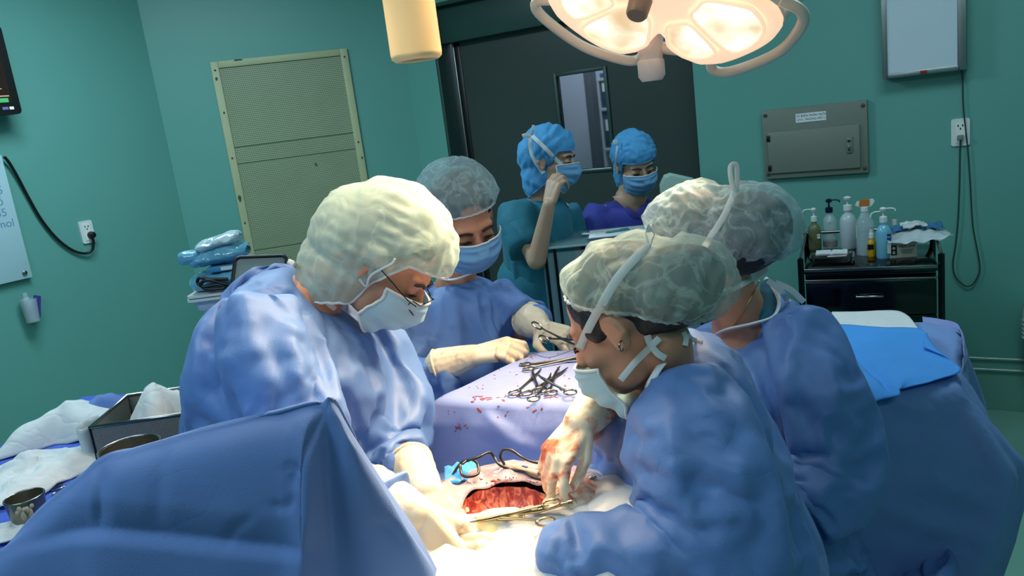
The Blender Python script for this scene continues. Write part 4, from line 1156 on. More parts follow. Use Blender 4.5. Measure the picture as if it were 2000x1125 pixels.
# cloths on the left table
def cloth_heap(name, label, cen, rx, ry, h, mat, seed, ang=0, amp=.012, sc=16, n=44):
    ca, sa = math.cos(ang), math.sin(ang)
    def fn(u, v):
        a = 6.283 * u; r = v
        k = 1 + .22 * math.sin(3 * a + seed) + .12 * math.sin(5 * a + 2 * seed)
        x, y = rx * r * k * math.cos(a), ry * r * k * math.sin(a)
        z = h * (1 - r ** 2.2) + .004 + amp * (1 - r * .6) * mnoise.noise(V((x * sc + seed, y * sc, seed))) * 2 + .5 * amp * (1 - abs(mnoise.noise(V((x * sc * 2, y * sc * 2, seed + 4)))) * 2) * (1 - r * .5)
        return V((cen[0] + x * ca - y * sa, cen[1] + x * sa + y * ca, cen[2] + max(.003, z)))
    o = grid_obj(name, n, 22, lambda u, v: fn(u, 1 - v), mat, None, wrapu=True); solidify(o, .003, 1)
    return tag(o, label, 'cloth')
cen = lz(85, 935); cloth_heap('gauze_cloth', 'rumpled white gauze cloth with a red spot on the left table', cen, .19, .13, .045, WHITEB, 2.1, math.radians(35), .016, 15)
cen = lz(120, 865); cloth_heap('towel', 'white towel pile behind the rumpled gauze on the left table', cen + V((0, .06, 0)), .17, .10, .075, WHITEC, 4.4, math.radians(35), .012, 11)
cen = MT @ V((twd * .50, tdp * .45, .05)); cloth_heap('gauze_bundle', 'white gauze bundle heaped in the perforated tray', cen, .10, .085, .105, WHITEC, 1.3, .3, .016, 17)
cen = lz(160, 850); cloth_heap('wrap_cloth', 'folded blue wrap beside the perforated tray', cen + V((.02, .10, 0)), .10, .07, .075, DRAPE, 3.3, .6, .012, 10)
cen = lz(20, 1042); cloth_heap('swab_pad', 'stained white swab pad near the left edge in front', cen, .08, .05, .014, WHITEB, 5.2, .4, .006, 20)
def bag_fn(u, v): 
    a = 6.283 * u; z = v * .11
    return MT @ V((-.03 + .022 * math.cos(a) + .006 * mnoise.noise(V((u * 9, v * 6, 2))), .06 + .05 * math.sin(a), z))
o = grid_obj('plastic_bag', 26, 10, bag_fn, PCH, None, wrapu=True); solidify(o, .0015); tag(o, 'crumpled clear plastic wrapper at the left end of the perforated tray', 'plastic wrap')
# scissor rings showing on the cover
def ring_pts(c, r, n=18, ax=V((1, 0, 0)), ay=V((0, 1, 0)), k=1.0): return [c + ax * (r * k * math.cos(6.283 * i / n)) + ay * (r * math.sin(6.283 * i / n)) for i in range(n)]

# ---------------------------------------------------------------- scissor-type instruments
def clamp(name, label, M, length=.14, open_=6.0, ring=.0125, thick=.0028, curved=0.0, group=None, mat=None):
    """haemostat: two crossed halves (ring, shank, jaw), box lock and ratchet. local x = towards the tips, z up"""
    mat = mat or STEEL
    t = thing(name, label, 'clamp', mat=M, group=group)
    pv = length * .64
    for s in (1, -1):
        bm = bmesh.new()
        a = math.radians(open_) * s
        def rot(x, y, z=0):
            dx, dy = x - pv, y
            return V((pv + dx * math.cos(a) - dy * math.sin(a), dx * math.sin(a) + dy * math.cos(a), z + .0012 * s))
        yo = -s * ring * 1.05
        add_tube(bm, [rot(ring * .2 + ring * 1.15 * math.cos(q), yo + ring * .95 * math.sin(q)) for q in [6.283 * i / 20 for i in range(20)]], thick * .8, 6, True)
        add_tube(bm, [rot(ring * 1.2, yo * .8), rot(ring * 2.4, yo * .55), rot(pv * .75, yo * .18), rot(pv, 0), rot(pv + (length - pv) * .5, s * .002 + curved * .3), rot(length, s * .0008 + curved)], [thick * .85, thick * .8, thick, thick * 1.5, thick * 1.0, thick * .45], 8)
        h = bmobj('half', bm, mat, t, auto=50)
        if s == 1: 
            bm = bmesh.new(); add_box(bm, (0, 0, 0), (.010, .004, .003), .0005); 
            for v in bm.verts: v.co = rot(v.co.x + ring * 2.2, v.co.y + yo * .3, v.co.z)
            bmobj('ratchet', bm, mat, h)
    lathe('screw', [(0, -.0042), (.0028, -.0042), (.0032, 0), (.0028, .0042), (0, .0042)], mat, t, 12, M=Matrix.Translation((pv, 0, 0)), cap=False)
    return t
def flat_frame(tail, tip, up=(0, 0, 1)):
    tail, tip = V(tail), V(tip); x = (tip - tail).normalized(); u = V(up); y = u.cross(x).normalized(); z = x.cross(y)
    return frame(tail, x, y, z)
p = lz(100, 965, .006); clamp('scissors', 'small steel clamp lying behind the steel bowl on the left table', flat_frame(lz(108, 960, .006), lz(170, 940, .006)), .12, 8)
# ================================================================== SURGICAL LAMPS
LAMPC = P(1290, -40, 1.75)
FIELD = V((-.05, 1.22, 1.0)); AIM = V((-.10, 1.06, 1.02)); AIM2 = V((-.20, 1.30, 1.08))
lax = (FIELD - LAMPC).normalized(); lex = V((0, 0, 1)).cross(lax).normalized(); ley = lax.cross(lex)
MLAMP = frame(LAMPC, lex, ley, lax)
LWHITE = pmat('warm_white_lamp_housing', (226, 214, 200), rough=.35, noise=.02)
LFACE = pmat('glowing_translucent_lamp_cover', (240, 216, 196), rough=.35, noise=.02, emit=(255, 210, 172), estr=.85)
LWIN = pmat('lit_prism_glass', (255, 244, 220), rough=.3, emit=(255, 236, 200), estr=3.2, noise=.02)
LGREY = pmat('warm_grey_handle_plastic', (132, 112, 100), rough=.4, noise=.03)
LMET = pmat('lamp_pale_grey_paint', (196, 194, 198), rough=.4)
def prism_glass():
    m = bpy.data.materials.new('lit_reflector_glass'); m.use_nodes = True
    nt = m.node_tree; N = nt.nodes; L = nt.links; b = N['Principled BSDF']; b.inputs['Roughness'].default_value = .25
    b.inputs['Base Color'].default_value = sl((250, 238, 210))
    tc = N.new('ShaderNodeTexCoord'); vo = N.new('ShaderNodeTexVoronoi'); vo.inputs['Scale'].default_value = 240; vo.inputs['Randomness'].default_value = .1
    L.new(tc.outputs['Object'], vo.inputs['Vector'])
    nz = N.new('ShaderNodeTexNoise'); nz.inputs['Scale'].default_value = 11; nz.inputs['Detail'].default_value = 2; L.new(tc.outputs['Object'], nz.inputs['Vector'])
    rp = N.new('ShaderNodeValToRGB'); rp.color_ramp.elements[0].position = .44; rp.color_ramp.elements[0].color = sl((186, 150, 104)); rp.color_ramp.elements[1].position = .72; rp.color_ramp.elements[1].color = sl((255, 246, 222))
    ad = N.new('ShaderNodeMath'); ad.operation = 'MULTIPLY_ADD'; ad.inputs[1].default_value = .25
    L.new(vo.outputs['Distance'], ad.inputs[0]); L.new(nz.outputs['Fac'], ad.inputs[2]); L.new(ad.outputs[0], rp.inputs['Fac'])
    L.new(rp.outputs['Color'], b.inputs['Emission Color']); b.inputs['Emission Strength'].default_value = 1.25
    return m
RGLASS = prism_glass()
def lobe_r(d):
    """outline radius at d degrees from a lobe's axis"""
    d = abs(d)
    return float(np.interp(d, [0, 14, 25, 32, 37, 41, 45], [.284, .286, .278, .250, .212, .178, .160]))
def lamp_head(name, label, M, lobes=(20, 110, 200, 290), handle=True, S=1.0):
    t = thing(name, label, 'surgical lamp', mat=M)
    ol = []
    for k in range(180):
        a = k * 2; d = min((abs((a - q + 180) % 360 - 180) for q in lobes)); ol.append((a, lobe_r(d) * S))
    def pt(a, r, z): return V((r * math.cos(math.radians(a)), r * math.sin(math.radians(a)), z))
    # front cover: shell rings from rim inwards; windows are recessed panes set in it
    bm = bmesh.new(); rings = []
    for f, z in ((.995, -.012), (1.0, 0.0), (.975, .012), (.93, .016), (.6, .018), (.25, .020), (.12, .026)):
        rings.append([bm.verts.new(pt(a, r * f, z)) for a, r in ol])
    for A_, B_ in zip(rings, rings[1:]):
        for k in range(180): bm.faces.new((A_[k], A_[(k + 1) % 180], B_[(k + 1) % 180], B_[k]))
    bm.faces.new(rings[-1])
    bmobj('front_cover', bm, LFACE, t, smooth=True)
    bm = bmesh.new(); rings = []
    for f, z in ((1.0, -.012), (.985, -.04), (.90, -.075), (.6, -.10), (.2, -.11)):
        rings.append([bm.verts.new(pt(a, r * f, z)) for a, r in ol])
    for A_, B_ in zip(rings, rings[1:]):
        for k in range(180): bm.faces.new((A_[k], A_[(k + 1) % 180], B_[(k + 1) % 180], B_[k]))
    bm.faces.new(rings[-1]); bmobj('back_shell', bm, LWHITE, t, smooth=True)
    for q in lobes:
        for (a0, a1, r0, r1) in ((-38, -9, .115, .24), (-5, 37, .095, .262)):
            # raised bezel round each window + glowing glass
            cor = []
            def wp(f, g):   # window local 0..1
                aa = q + a0 + (a1 - a0) * f; rr = r0 + (r1 - r0) * g
                lim = lobe_r(a0 + (a1 - a0) * f) * .90
                return aa, min(rr, lim) * S
            loop = [wp(f, g) for f, g in ([(x / 8, 0) for x in range(8)] + [(1, x / 6) for x in range(6)] + [(1 - x / 8, 1) for x in range(8)] + [(0, 1 - x / 6) for x in range(6)])]
            lp = [pt(a, r, .022) for a, r in loop]
            # relax corners
            for _ in range(3): lp = [(lp[i - 1] + lp[i] * 2 + lp[(i + 1) % len(lp)]) / 4 for i in range(len(lp))]
            ce = sum(lp, V((0, 0, 0))) / len(lp)
            bm = bmesh.new(); add_tube(bm, lp, .0055, 8, True); bz = bmobj('window_bezel', bm, LFACE, t, smooth=True)
            bm = bmesh.new()
            o1 = [bm.verts.new(p + V((0, 0, -.001))) for p in lp]; o2 = [bm.verts.new(p.lerp(ce, .45) + V((0, 0, -.0005))) for p in lp]; c_ = bm.verts.new(ce)
            n_ = len(lp)
            for i in range(n_):
                bm.faces.new((o1[i], o1[(i + 1) % n_], o2[(i + 1) % n_], o2[i])); bm.faces.new((o2[i], o2[(i + 1) % n_], c_))
            bmobj('lens', bm, RGLASS, bz, smooth=True)
    if handle:
        lathe('handle', [(.0, -.01), (.028, -.01), (.026, .004), (.0235, .050), (.020, .055), (.0, .0555)], LGREY, t, 24, M=Matrix.Translation((-.05, -.02, .012)), cap=False)
    for q in lobes:                       # rail handles
        path = [pt(q - 20, .272 * S, -.012), pt(q - 22, .318 * S, -.006), pt(q - 14, .332 * S, -.004), pt(q + 8, .328 * S, -.004), pt(q + 26, .314 * S, -.004), pt(q + 34, .296 * S, -.006), pt(q + 36, .25 * S, -.014)]
        tube('rail', smooth_path(path, 6), .0125, LWHITE, t, 12)
    return t
lamp1 = lamp_head('surgical_lamp', 'glowing four-lobed surgical lamp over the operating field', MLAMP)
# yoke, joint and arm behind the head
jt = P(1283, 62, 1.96); jb = P(1274, 158, 1.96); jd = (jt - jb).normalized()
def arm_part(nm, pts, rad, mat): 
    o = tube(nm, [MLAMP.inverted() @ V(p) for p in pts], rad, mat, lamp1, 18); return o
arm_part('arm_joint', [jb + V((0, 0, .045)), jt + V((0, 0, .10))], .0285, LMET)
arm_part('joint_cap', [jb, jb + V((0, 0, .012)), jb + V((0, 0, .046)), jb + V((0, 0, .050))], [.024, .032, .032, .029], LMET)
arm_part('joint_cap', [jb + V((0, 0, .100)), jb + V((0, 0, .104))], [.0295, .0295], LGREY)
arm_part('yoke', smooth_path([jb + V((.02, .0, .075)), P(1350, 95, 1.92), P(1420, 60, 1.88), LAMPC - lax * .09], 5), .014, LWHITE)
arm_part('spring_arm', [jt + V((0, 0, .10)), jt + V((.05, .25, .55)), V((jt.x + .1, jt.y + .5, CEIL - .15))], .03, LWHITE)
arm_part('ceiling_mount', [V((jt.x + .1, jt.y + .5, CEIL - .16)), V((jt.x + .1, jt.y + .5, CEIL))], .06, LWHITE)
arm_part('side_arm', smooth_path([P(1522, 34, 1.80), P(1575, -25, 1.86), P(1640, -110, 1.95), P(1600, -260, 2.10), jt + V((.05, .25, .55))], 5), .0135, LWHITE)

def spot(name, loc, target, power, angle, blend, rad, color):
    l = bpy.data.lights.new(name, 'SPOT'); l.energy = power; l.spot_size = math.radians(angle); l.spot_blend = blend
    l.shadow_soft_size = rad; l.color = color
    o = bpy.data.objects.new(name, l); COL.objects.link(o); o.location = loc
    o.rotation_euler = (V(target) - V(loc)).to_track_quat('-Z', 'Y').to_euler()
    return o
WARM = (1.0, .74, .45)
for q in (20, 110, 200, 290):
    spot('lamp_beam', MLAMP @ V((.2 * math.cos(math.radians(q)), .2 * math.sin(math.radians(q)), .045)), AIM, 34, 30, 1.0, .05, WARM)
    spot('lamp_beam', MLAMP @ V((.16 * math.cos(math.radians(q)), .16 * math.sin(math.radians(q)), .045)), V((-.22, 1.40, 1.12)), 30, 80, 1.0, .05, WARM)

# second lamp: only its handle hangs into view
h2b = P(815, 118, 1.5)
HCREAM = pmat('cream_lamp_handle', (236, 208, 160), rough=.3, noise=.02, sss=.0)
hx = thing('lamp_handle', 'cream cylindrical sterile handle hanging from the second lamp', 'lamp handle', loc=h2b)
lathe('grip', [(.030, .004), (.031, .0), (.040, .0), (.0455, .005), (.0465, .012), (.046, .16), (.0455, .30), (.03, .31), (.0, .31)], HCREAM, hx, 40, cap=False)
lathe('socket', [(.031, .002), (.030, .03), (.0, .03)], pmat('brown_handle_socket', (120, 92, 66), rough=.5), hx, 30, cap=False)
L2C = V((h2b.x, h2b.y, h2b.z + .36)); l2ax = (FIELD - L2C).normalized()
l2x = V((0, 0, 1)).cross(l2ax).normalized(); l2y = l2ax.cross(l2x); ML2 = frame(L2C, l2x, l2y, l2ax)
RGLASS = RGLASS.copy(); RGLASS.name = 'lit_reflector_glass_full'; RGLASS.node_tree.nodes['Principled BSDF'].inputs['Emission Strength'].default_value = 9.0
lamp2 = lamp_head('surgical_lamp', 'second surgical lamp above the frame, its cream handle hanging into view', ML2, handle=False)
tube('ceiling_arm', [(0, 0, -.10), ML2.inverted() @ V((L2C.x, L2C.y, CEIL))], .03, LWHITE, lamp2, 16)
tube('stem', [(0, 0, .30), (0, 0, .36)], .022, LWHITE, hx, 16)
for q in (20, 110, 200, 290):
    spot('lamp_beam', ML2 @ V((.2 * math.cos(math.radians(q)), .2 * math.sin(math.radians(q)), .045)), AIM2, 15, 74, 1.0, .05, WARM)

# ================================================================== OPERATING TABLE, PATIENT AND DRAPES
PX = -.06
ot = thing('operating_table', 'padded operating table under the patient', 'operating table', loc=(PX, 1.35, 0))
box('mattress', (0, 0, .77), (.50, 1.9, .08), BLACKP, ot, .02)
box('table_frame', (0, 0, .71), (.46, 1.8, .04), STEEL, ot, .006)
box('column', (0, .1, .38), (.26, .36, .62), STEEL, ot, .02)
box('base', (0, .1, .05), (.50, .9, .10), STEEL, ot, .02)
SKIN = pmat('warm_skin', (196, 140, 112), rough=.5, noise=.08, nscale=30, sss=.15)
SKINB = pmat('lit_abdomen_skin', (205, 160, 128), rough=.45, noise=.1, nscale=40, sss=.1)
WC = V((PX - .005, 1.232))     # wound centre
pt_sh = [('c', V((PX, 1.08, .90)), .115, V((PX, 1.27, .895)), .115, 16, ((1, 0, 0), 1.45)), ('c', V((PX, 1.25, .87)), .11, V((PX, 1.50, .85)), .095, 16, ((1, 0, 0), 1.5)), ('c', V((PX, .78, .90)), .10, V((PX, 1.0, .90)), .11, 16, ((1, 0, 0), 1.5)),
         ('c', V((PX, .52, .90)), .09, V((PX, .60, .90)), .085), ('c', V((PX, .62, .88)), .055, V((PX, .76, .88)), .06)]
for s in (-1, 1):
    pt_sh += [('c', V((PX + s * .10, 1.5, .85)), .08, V((PX + s * .11, 1.9, .85)), .06), ('c', V((PX + s * .11, 1.9, .86)), .055, V((PX + s * .10, 2.22, .85)), .04),
              ('c', V((PX + s * .10, 2.22, .85)), .035, V((PX + s * .10, 2.26, .93)), .03), ('c', V((PX + s * .18, .82, .88)), .055, V((PX + s * .25, 1.08, .85)), .04),
              ('c', V((PX + s * .25, 1.08, .85)), .036, V((PX + s * .24, 1.30, .84)), .028)]
pat = thing('person', 'patient lying under drapes with the opened abdomen under the lamp', 'person', loc=(0, 0, 0))
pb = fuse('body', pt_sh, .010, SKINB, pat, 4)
def cut_hole(o, cx, cy, a, b, zmin):
    bm = bmesh.new(); bm.from_mesh(o.data)
    kill = [v for v in bm.verts if v.co.z > zmin and ((v.co.x - cx) / a) ** 2 + ((v.co.y - cy) / b) ** 2 < 1]
    bmesh.ops.delete(bm, geom=kill, context='VERTS'); bm.to_mesh(o.data); bm.free()
WA, WB = .070, .062
cut_hole(pb, WC.x, WC.y, WA, WB, .93)
def wound_mat():
    m = bpy.data.materials.new('wet_red_tissue'); m.use_nodes = True
    nt = m.node_tree; N = nt.nodes; L = nt.links; b = N['Principled BSDF']; b.inputs['Roughness'].default_value = .28
    tc = N.new('ShaderNodeTexCoord'); mp = N.new('ShaderNodeMapping'); mp.inputs['Scale'].default_value = (90, 26, 60); mp.inputs['Rotation'].default_value = (0, 0, .5)
    L.new(tc.outputs['Object'], mp.inputs['Vector'])
    nz = N.new('ShaderNodeTexNoise'); nz.inputs['Scale'].default_value = 1.0; nz.inputs['Detail'].default_value = 6; nz.inputs['Distortion'].default_value = 1.2; L.new(mp.outputs[0], nz.inputs['Vector'])
    rp = N.new('ShaderNodeValToRGB'); e = rp.color_ramp.elements
    e[0].position = .32; e[0].color = sl((96, 20, 20)); e[1].position = .70; e[1].color = sl((206, 132, 104)); m1 = e.new(.5); m1.color = sl((150, 56, 46))
    L.new(nz.outputs['Fac'], rp.inputs['Fac']); L.new(rp.outputs['Color'], b.inputs['Base Color'])
    bp = N.new('ShaderNodeBump'); bp.inputs['Strength'].default_value = .5; bp.inputs['Distance'].default_value = .004; L.new(nz.outputs['Fac'], bp.inputs['Height']); L.new(bp.outputs['Normal'], b.inputs['Normal'])
    return m
WM = wound_mat()
ZT = 1.012
def wound_fn(u, v):
    a = 6.283 * u; r = v
    x = WC.x + (WA + .006) * r * math.cos(a); y = WC.y + (WB + .006) * r * math.sin(a)
    z = ZT - .045 * (1 - r ** 3) + .005 * mnoise.noise(V((x * 60, y * 60, 1))) + (.003 if r > .93 else 0)
    return V((x, y, z))
wd = grid_obj('incision', 48, 18, lambda u, v: wound_fn(u, 1 - v), WM, pat, wrapu=True); wd['label'] = 'red open incision'

# drape over the patient, with a window around the incision
def pat_drape(u, v):
    """u across (x), v along (y)"""
    y = .80 + v * 1.5; s = (u - .5) * 2
    w = .30
    x = PX + s * .56
    ax_ = abs(x - PX)
    top = 1.008 + .006 * math.sin(y * 9) - .10 * max(0, (1.05 - y)) ** 1.0 * .3
    tt = min(1, max(0, (y - 1.36) / .12)); top -= .065 * tt * tt * (3 - 2 * tt)
    if ax_ < .17: z = top - .012 * (ax_ / .17) ** 2
    else: z = top - .012 - 1.7 * (ax_ - .17) ** 1.15 * 1.1
    if ax_ > .24:
        x = PX + math.copysign(.24 + (ax_ - .24) * .28, s); z -= (ax_ - .24) * .7
    z += .006 * (1 - 2 * abs(mnoise.noise(V((x * 11, y * 11, z * 4)))))
    return V((x, y, z))
pd = grid_obj('patient_drape', 90, 110, pat_drape, DRAPE, None)
cut_hole(pd, WC.x, WC.y + .0, .125, .10, .9)
solidify(pd, .002, 1); tag(pd, 'blue drape over the patient around the incision', 'drape')
# clear incise film around the wound
FILM = pmat('clear_incise_film', (196, 168, 172), rough=.10, alpha=.62, noise=.15, nscale=60, bump=.4, bscale=55, spec=.8)
def film_fn(u, v):
    a = 6.283 * u; r = 1.02 + v * 1.35
    x = WC.x + .01 + WA * r * 1.05 * math.cos(a); y = WC.y + .01 + WB * r * math.sin(a) * 1.05
    z = ZT + .006 + (.013 * math.sin(3.14 * min(1, v * 1.1)) if math.sin(a) > -.2 else .004) + .008 * mnoise.noise(V((x * 30, y * 30, 7)))
    return V((x, y, z))
fm = grid_obj('incise_film', 64, 14, film_fn, FILM, None, wrapu=True); solidify(fm, .0008)
tag(fm, 'clear blood-flecked plastic film around the incision', 'film')
def spatter(name, pts, parent=None, mat=BLOOD):
    bm = bmesh.new()
    for (c, nx, ny, nz_, rx, ry, ang) in pts:
        x = V(nx).normalized(); n = V(nz_).normalized(); y = n.cross(x).normalized(); x = y.cross(n)
        x2 = x * math.cos(ang) + y * math.sin(ang); y2 = -x * math.sin(ang) + y * math.cos(ang)
        add_ell(bm, c, (x2, y2, n), (rx, ry, .0007), 9, 5)
    return bmobj(name, bm, mat, parent, smooth=True)
# white field towels near the camera (over-lit in the photo)
def towel_fn(u, v):
    x = PX - .20 + u * .40 + .02 * math.sin(v * 5); y = .80 + v * .355
    z = 1.024 + .010 * (1 - 2 * abs(mnoise.noise(V((x * 14, y * 14, 3))))) + .008 * math.sin(u * 3.14) - .10 * max(0, abs(u - .5) - .36)
    if v > .86: z += .004
    return V((x, y, z))
tf = grid_obj('field_towel', 60, 50, towel_fn, WHITEC, None); solidify(tf, .004, 1); tag(tf, 'white field towel glaring under the lamp below the incision', 'towel')
def t2(u, v):
    x = PX + .11 + u * .15; y = 1.08 + v * .15 - .02 * u
    return V((x, y, 1.030 + .03 * u * (1 - u) * 2 + .008 * mnoise.noise(V((x * 25, y * 25, 9))) - .04 * max(0, u - .7)))
t2o = grid_obj('field_towel', 24, 24, t2, WHITEC, None); solidify(t2o, .004, 1); tag(t2o, 'white towel edge beside the incision, next to the front right surgeon', 'towel')

# ---- blue anaesthesia screen drape in the foreground
def Ps(px, py, Y): return P(px, py, Y)
def scol(rpx, rpy, rY, pts, back):
    """column: behind bottom, behind, ridge, then front points"""
    r = Ps(rpx, rpy, rY)
    return [r + V((back[0], back[1] * 1.25, -.30)), r + V((back[0] * .7, back[1] * .9, -.14)), r + V((0, .018, -.006)), r + V((0, .004, .001))] + [Ps(*p) for p in pts]
YS = 1.0
cols = [
    scol(-330, 1330, .98, [(-330, 1350, .96), (-320, 1480, .93), (-310, 1700, .90)], (-.02, .10)),
    scol(-90, 1150, .99, [(-92, 1200, .965), (-100, 1400, .94), (-100, 1700, .90)], (0, .10)),
    scol(60, 1022, 1.0, [(62, 1075, .975), (40, 1300, .945), (30, 1650, .91)], (0, .10)),
    scol(140, 955, 1.0, [(140, 1020, .975), (130, 1250, .945), (120, 1600, .91)], (0, .10)),
    scol(200, 906, 1.0, [(198, 980, .97), (196, 1200, .94), (196, 1550, .905)], (0, .11)),
    scol(300, 876, 1.0, [(298, 950, .97), (300, 1180, .94), (300, 1500, .90)], (0, .11)),
    scol(430, 841, 1.0, [(430, 920, .97), (430, 1150, .94), (430, 1480, .90)], (0, .11)),
    scol(545, 811, 1.0, [(545, 900, .97), (545, 1140, .94), (548, 1450, .90)], (0, .11)),
    scol(610, 795, 1.0, [(592, 880, .962), (590, 1120, .925), (592, 1430, .89)], (0, .10)),
    scol(640, 789, 1.0, [(640, 868, .985), (650, 1110, .965), (660, 1420, .93)], (.02, .08)),
    scol(654, 796, 1.005, [(690, 880, .985), (735, 1110, .965), (770, 1400, .93)], (.03, .06)),
    scol(668, 815, 1.015, [(735, 930, 1.0), (830, 1130, .98), (900, 1380, .94)], (.04, .04)),
    scol(676, 832, 1.03, [(760, 960, 1.03), (868, 1140, 1.01), (960, 1360, .98)], (.04, .03)),
]
sd = sheet('screen_drape', cols, 210, 130, DRAPE)
facet(sd, 2.0, 6, (.10, .26), .07)
crease(sd, [([(0, 1071), (75, 1055), (165, 1039), (330, 1052), (480, 1068), (580, 1078), (650, 1084)], .014, .030, .45),
            ([(640, 792), (600, 880), (590, 960), (588, 1080)], .010, .022, -.5), ([(640, 792), (640, 900), (655, 1100)], .008, .018, .4),
            ([(195, 905), (190, 980), (180, 1040)], .006, .018, .3), ([(505, 1000), (450, 1040), (425, 1085)], .003, .012), ([(545, 920), (575, 912), (565, 935), (580, 960)], .006, .010), ([(520, 985), (560, 990), (565, 960)], .005, .010),
            ([(640, 792), (720, 900), (850, 1110)], .006, .02, .5), ([(700, 1040), (760, 1030), (800, 1090)], .004, .014), ([(320, 860), (310, 960), (300, 1040)], .003, .02)])
solidify(sd, .0015, 1)
tag(sd, 'blue drape hung over the anaesthesia screen in the near left foreground', 'drape')
fr_ = thing('anaesthesia_screen', 'steel anaesthesia screen bar holding up the foreground drape', 'frame', loc=(0, 0, 0))
bL = P(195, 917, 1.012); bR = P(636, 803, 1.012)
tube('bar', [bL, bR], .006, STEEL, fr_, 10)
for b_ in (bL, bR): tube('upright', [b_, V((b_.x, b_.y + .02, .72))], .006, STEEL, fr_, 10)

# ---- Mayo stand with lilac drape
MZ = 1.085
mA = Pz(842, 784, MZ); mB = Pz(1215, 800, MZ)
mx_ = V((mB.x - mA.x, mB.y - mA.y, 0)); mw_ = mx_.length; mx_.normalize(); my_ = V((-mx_.y, mx_.x, 0)); md_ = .36
mcs = [mA, mB, mB + my_ * md_ + mx_ * .02, mA + my_ * md_ + mx_ * .10]
ms = thing('mayo_stand', 'steel mayo stand under the lilac-blue drape', 'stand')
mcc = sum((V((c.x, c.y)) for c in mcs), V((0, 0))) / 4
prism('tray', [tuple(V((c.x, c.y)).lerp(mcc, .08)) for c in mcs], MZ - .03, MZ - .006, STEEL, ms)
qq = V((mcs[2].x, mcs[2].y)).lerp(mcc, .2)
tube('post', [(qq.x + .05, qq.y, .05), (qq.x + .05, qq.y, MZ - .03)], .016, STEEL, ms, 12)
tube('foot', [(qq.x + .05, qq.y - .25, .03), (qq.x + .05, qq.y + .25, .03)], .016, STEEL, ms, 10)
tube('foot', [(qq.x + .05, qq.y + .25, .03), (qq.x + .35, qq.y + .25, .03)], .016, STEEL, ms, 10)
mdp = table_drape('mayo_drape', [(c.x, c.y) for c in mcs], MZ, lambda p: .30 if p.y < mA.y + .22 else .5, DRAPE_L, flare=.035, fold=.010, nfold=7, seed=3, rad=.018, nu=320, nv=64)
facet(mdp, 5.0, 6, (.10, .24), .09)
crease(mdp, [([(940, 800), (1000, 850), (1060, 880)], .014, .035, .4), ([(845, 790), (830, 860), (815, 935)], .008, .02), ([(1000, 795), (1080, 800), (1130, 800)], -.004, .03), ([(900, 810), (890, 870), (880, 920)], -.006, .03)])
solidify(mdp, .002, 1)
tag(mdp, 'lilac-blue drape spotted with blood over the mayo stand', 'drape')
# blood marks on it (real thin marks lying on the cloth)
rng = random.Random(11)
bv, _ = world_bvh(mdp)
marks = []
def mark(px, py, rx, ry, ang, jit=0):
    d = _ray(px, py).normalized(); loc, n, i, ds = bv.ray_cast(CAMP, d)
    if loc is None: return
    if n.dot(d) > 0: n = -n
    marks.append((loc + n * .0004, V((1, 0, .01)) if abs(n.x) < .9 else V((0, 1, 0)), 0, n, rx, ry, ang))
for (cx, cy, n, sp, sz) in ((945, 777, 16, 14, .004), (985, 772, 4, 8, .003), (1013, 773, 2, 3, .004), (893, 833, 8, 8, .003), (856, 777, 3, 5, .003), (1065, 715, 8, 14, .003), (1030, 700, 6, 12, .0025), (1075, 775, 5, 8, .004), (1000, 735, 8, 25, .002), (1095, 735, 8, 18, .003), (1045, 690, 6, 18, .002), (1110, 700, 6, 12, .0025), (985, 800, 4, 14, .002), (935, 760, 5, 16, .0022), (1040, 795, 3, 8, .003), (880, 807, 3, 6, .0018)):
    for _ in range(n): mark(cx + rng.gauss(0, sp), cy + rng.gauss(0, sp * .5), sz * rng.uniform(.6, 2.0), sz * rng.uniform(.35, .9), rng.uniform(0, 3.1))
bs2 = spatter('blood_marks', marks, None, pmat('thin_blood_on_cloth', (134, 62, 72), rough=.6, noise=.25, nscale=120)); bs2.parent = mdp; bs2['kind'] = 'stuff'
# clamps on the mayo stand
def mz(px, py, h=.006): return Pz(px, py, MZ + h)
IST = pmat('worn_instrument_steel', (104, 100, 92), rough=.3, metal=1.0, noise=.12, nscale=40)
def mclamp(label, tail, tip, L_, op, h, **k): return clamp('artery_clamp', label, flat_frame(mz(*tail, h), mz(*tip, h)), L_, op, group='clamps on the mayo stand', mat=IST, **k)
mclamp('artery clamp lying left of the crossed pair on the mayo drape', (1030, 766), (1048, 722), .15, 9, .008)
mclamp('artery clamp pointing away to the right, crossed over its neighbour', (1050, 769), (1096, 722), .165, 8, .008)
mclamp('artery clamp lying on top of the crossed pair, rings nearest the camera', (1079, 775), (1062, 728), .15, 15, .016)
mclamp('long needle holder lying beside the gloved hand at the back of the mayo drape', (1026, 716), (1132, 698), .19, 5, .008, ring=.011)
clampset = None
# suture threads
tag(tube('suture_thread', smooth_path([mz(1040, 690, .003), mz(1070, 698, .004), mz(1100, 690, .003), mz(1125, 680, .004)], 5), .0006, INK, None, 5), 'fine dark suture thread lying across the back of the mayo drape', 'thread')

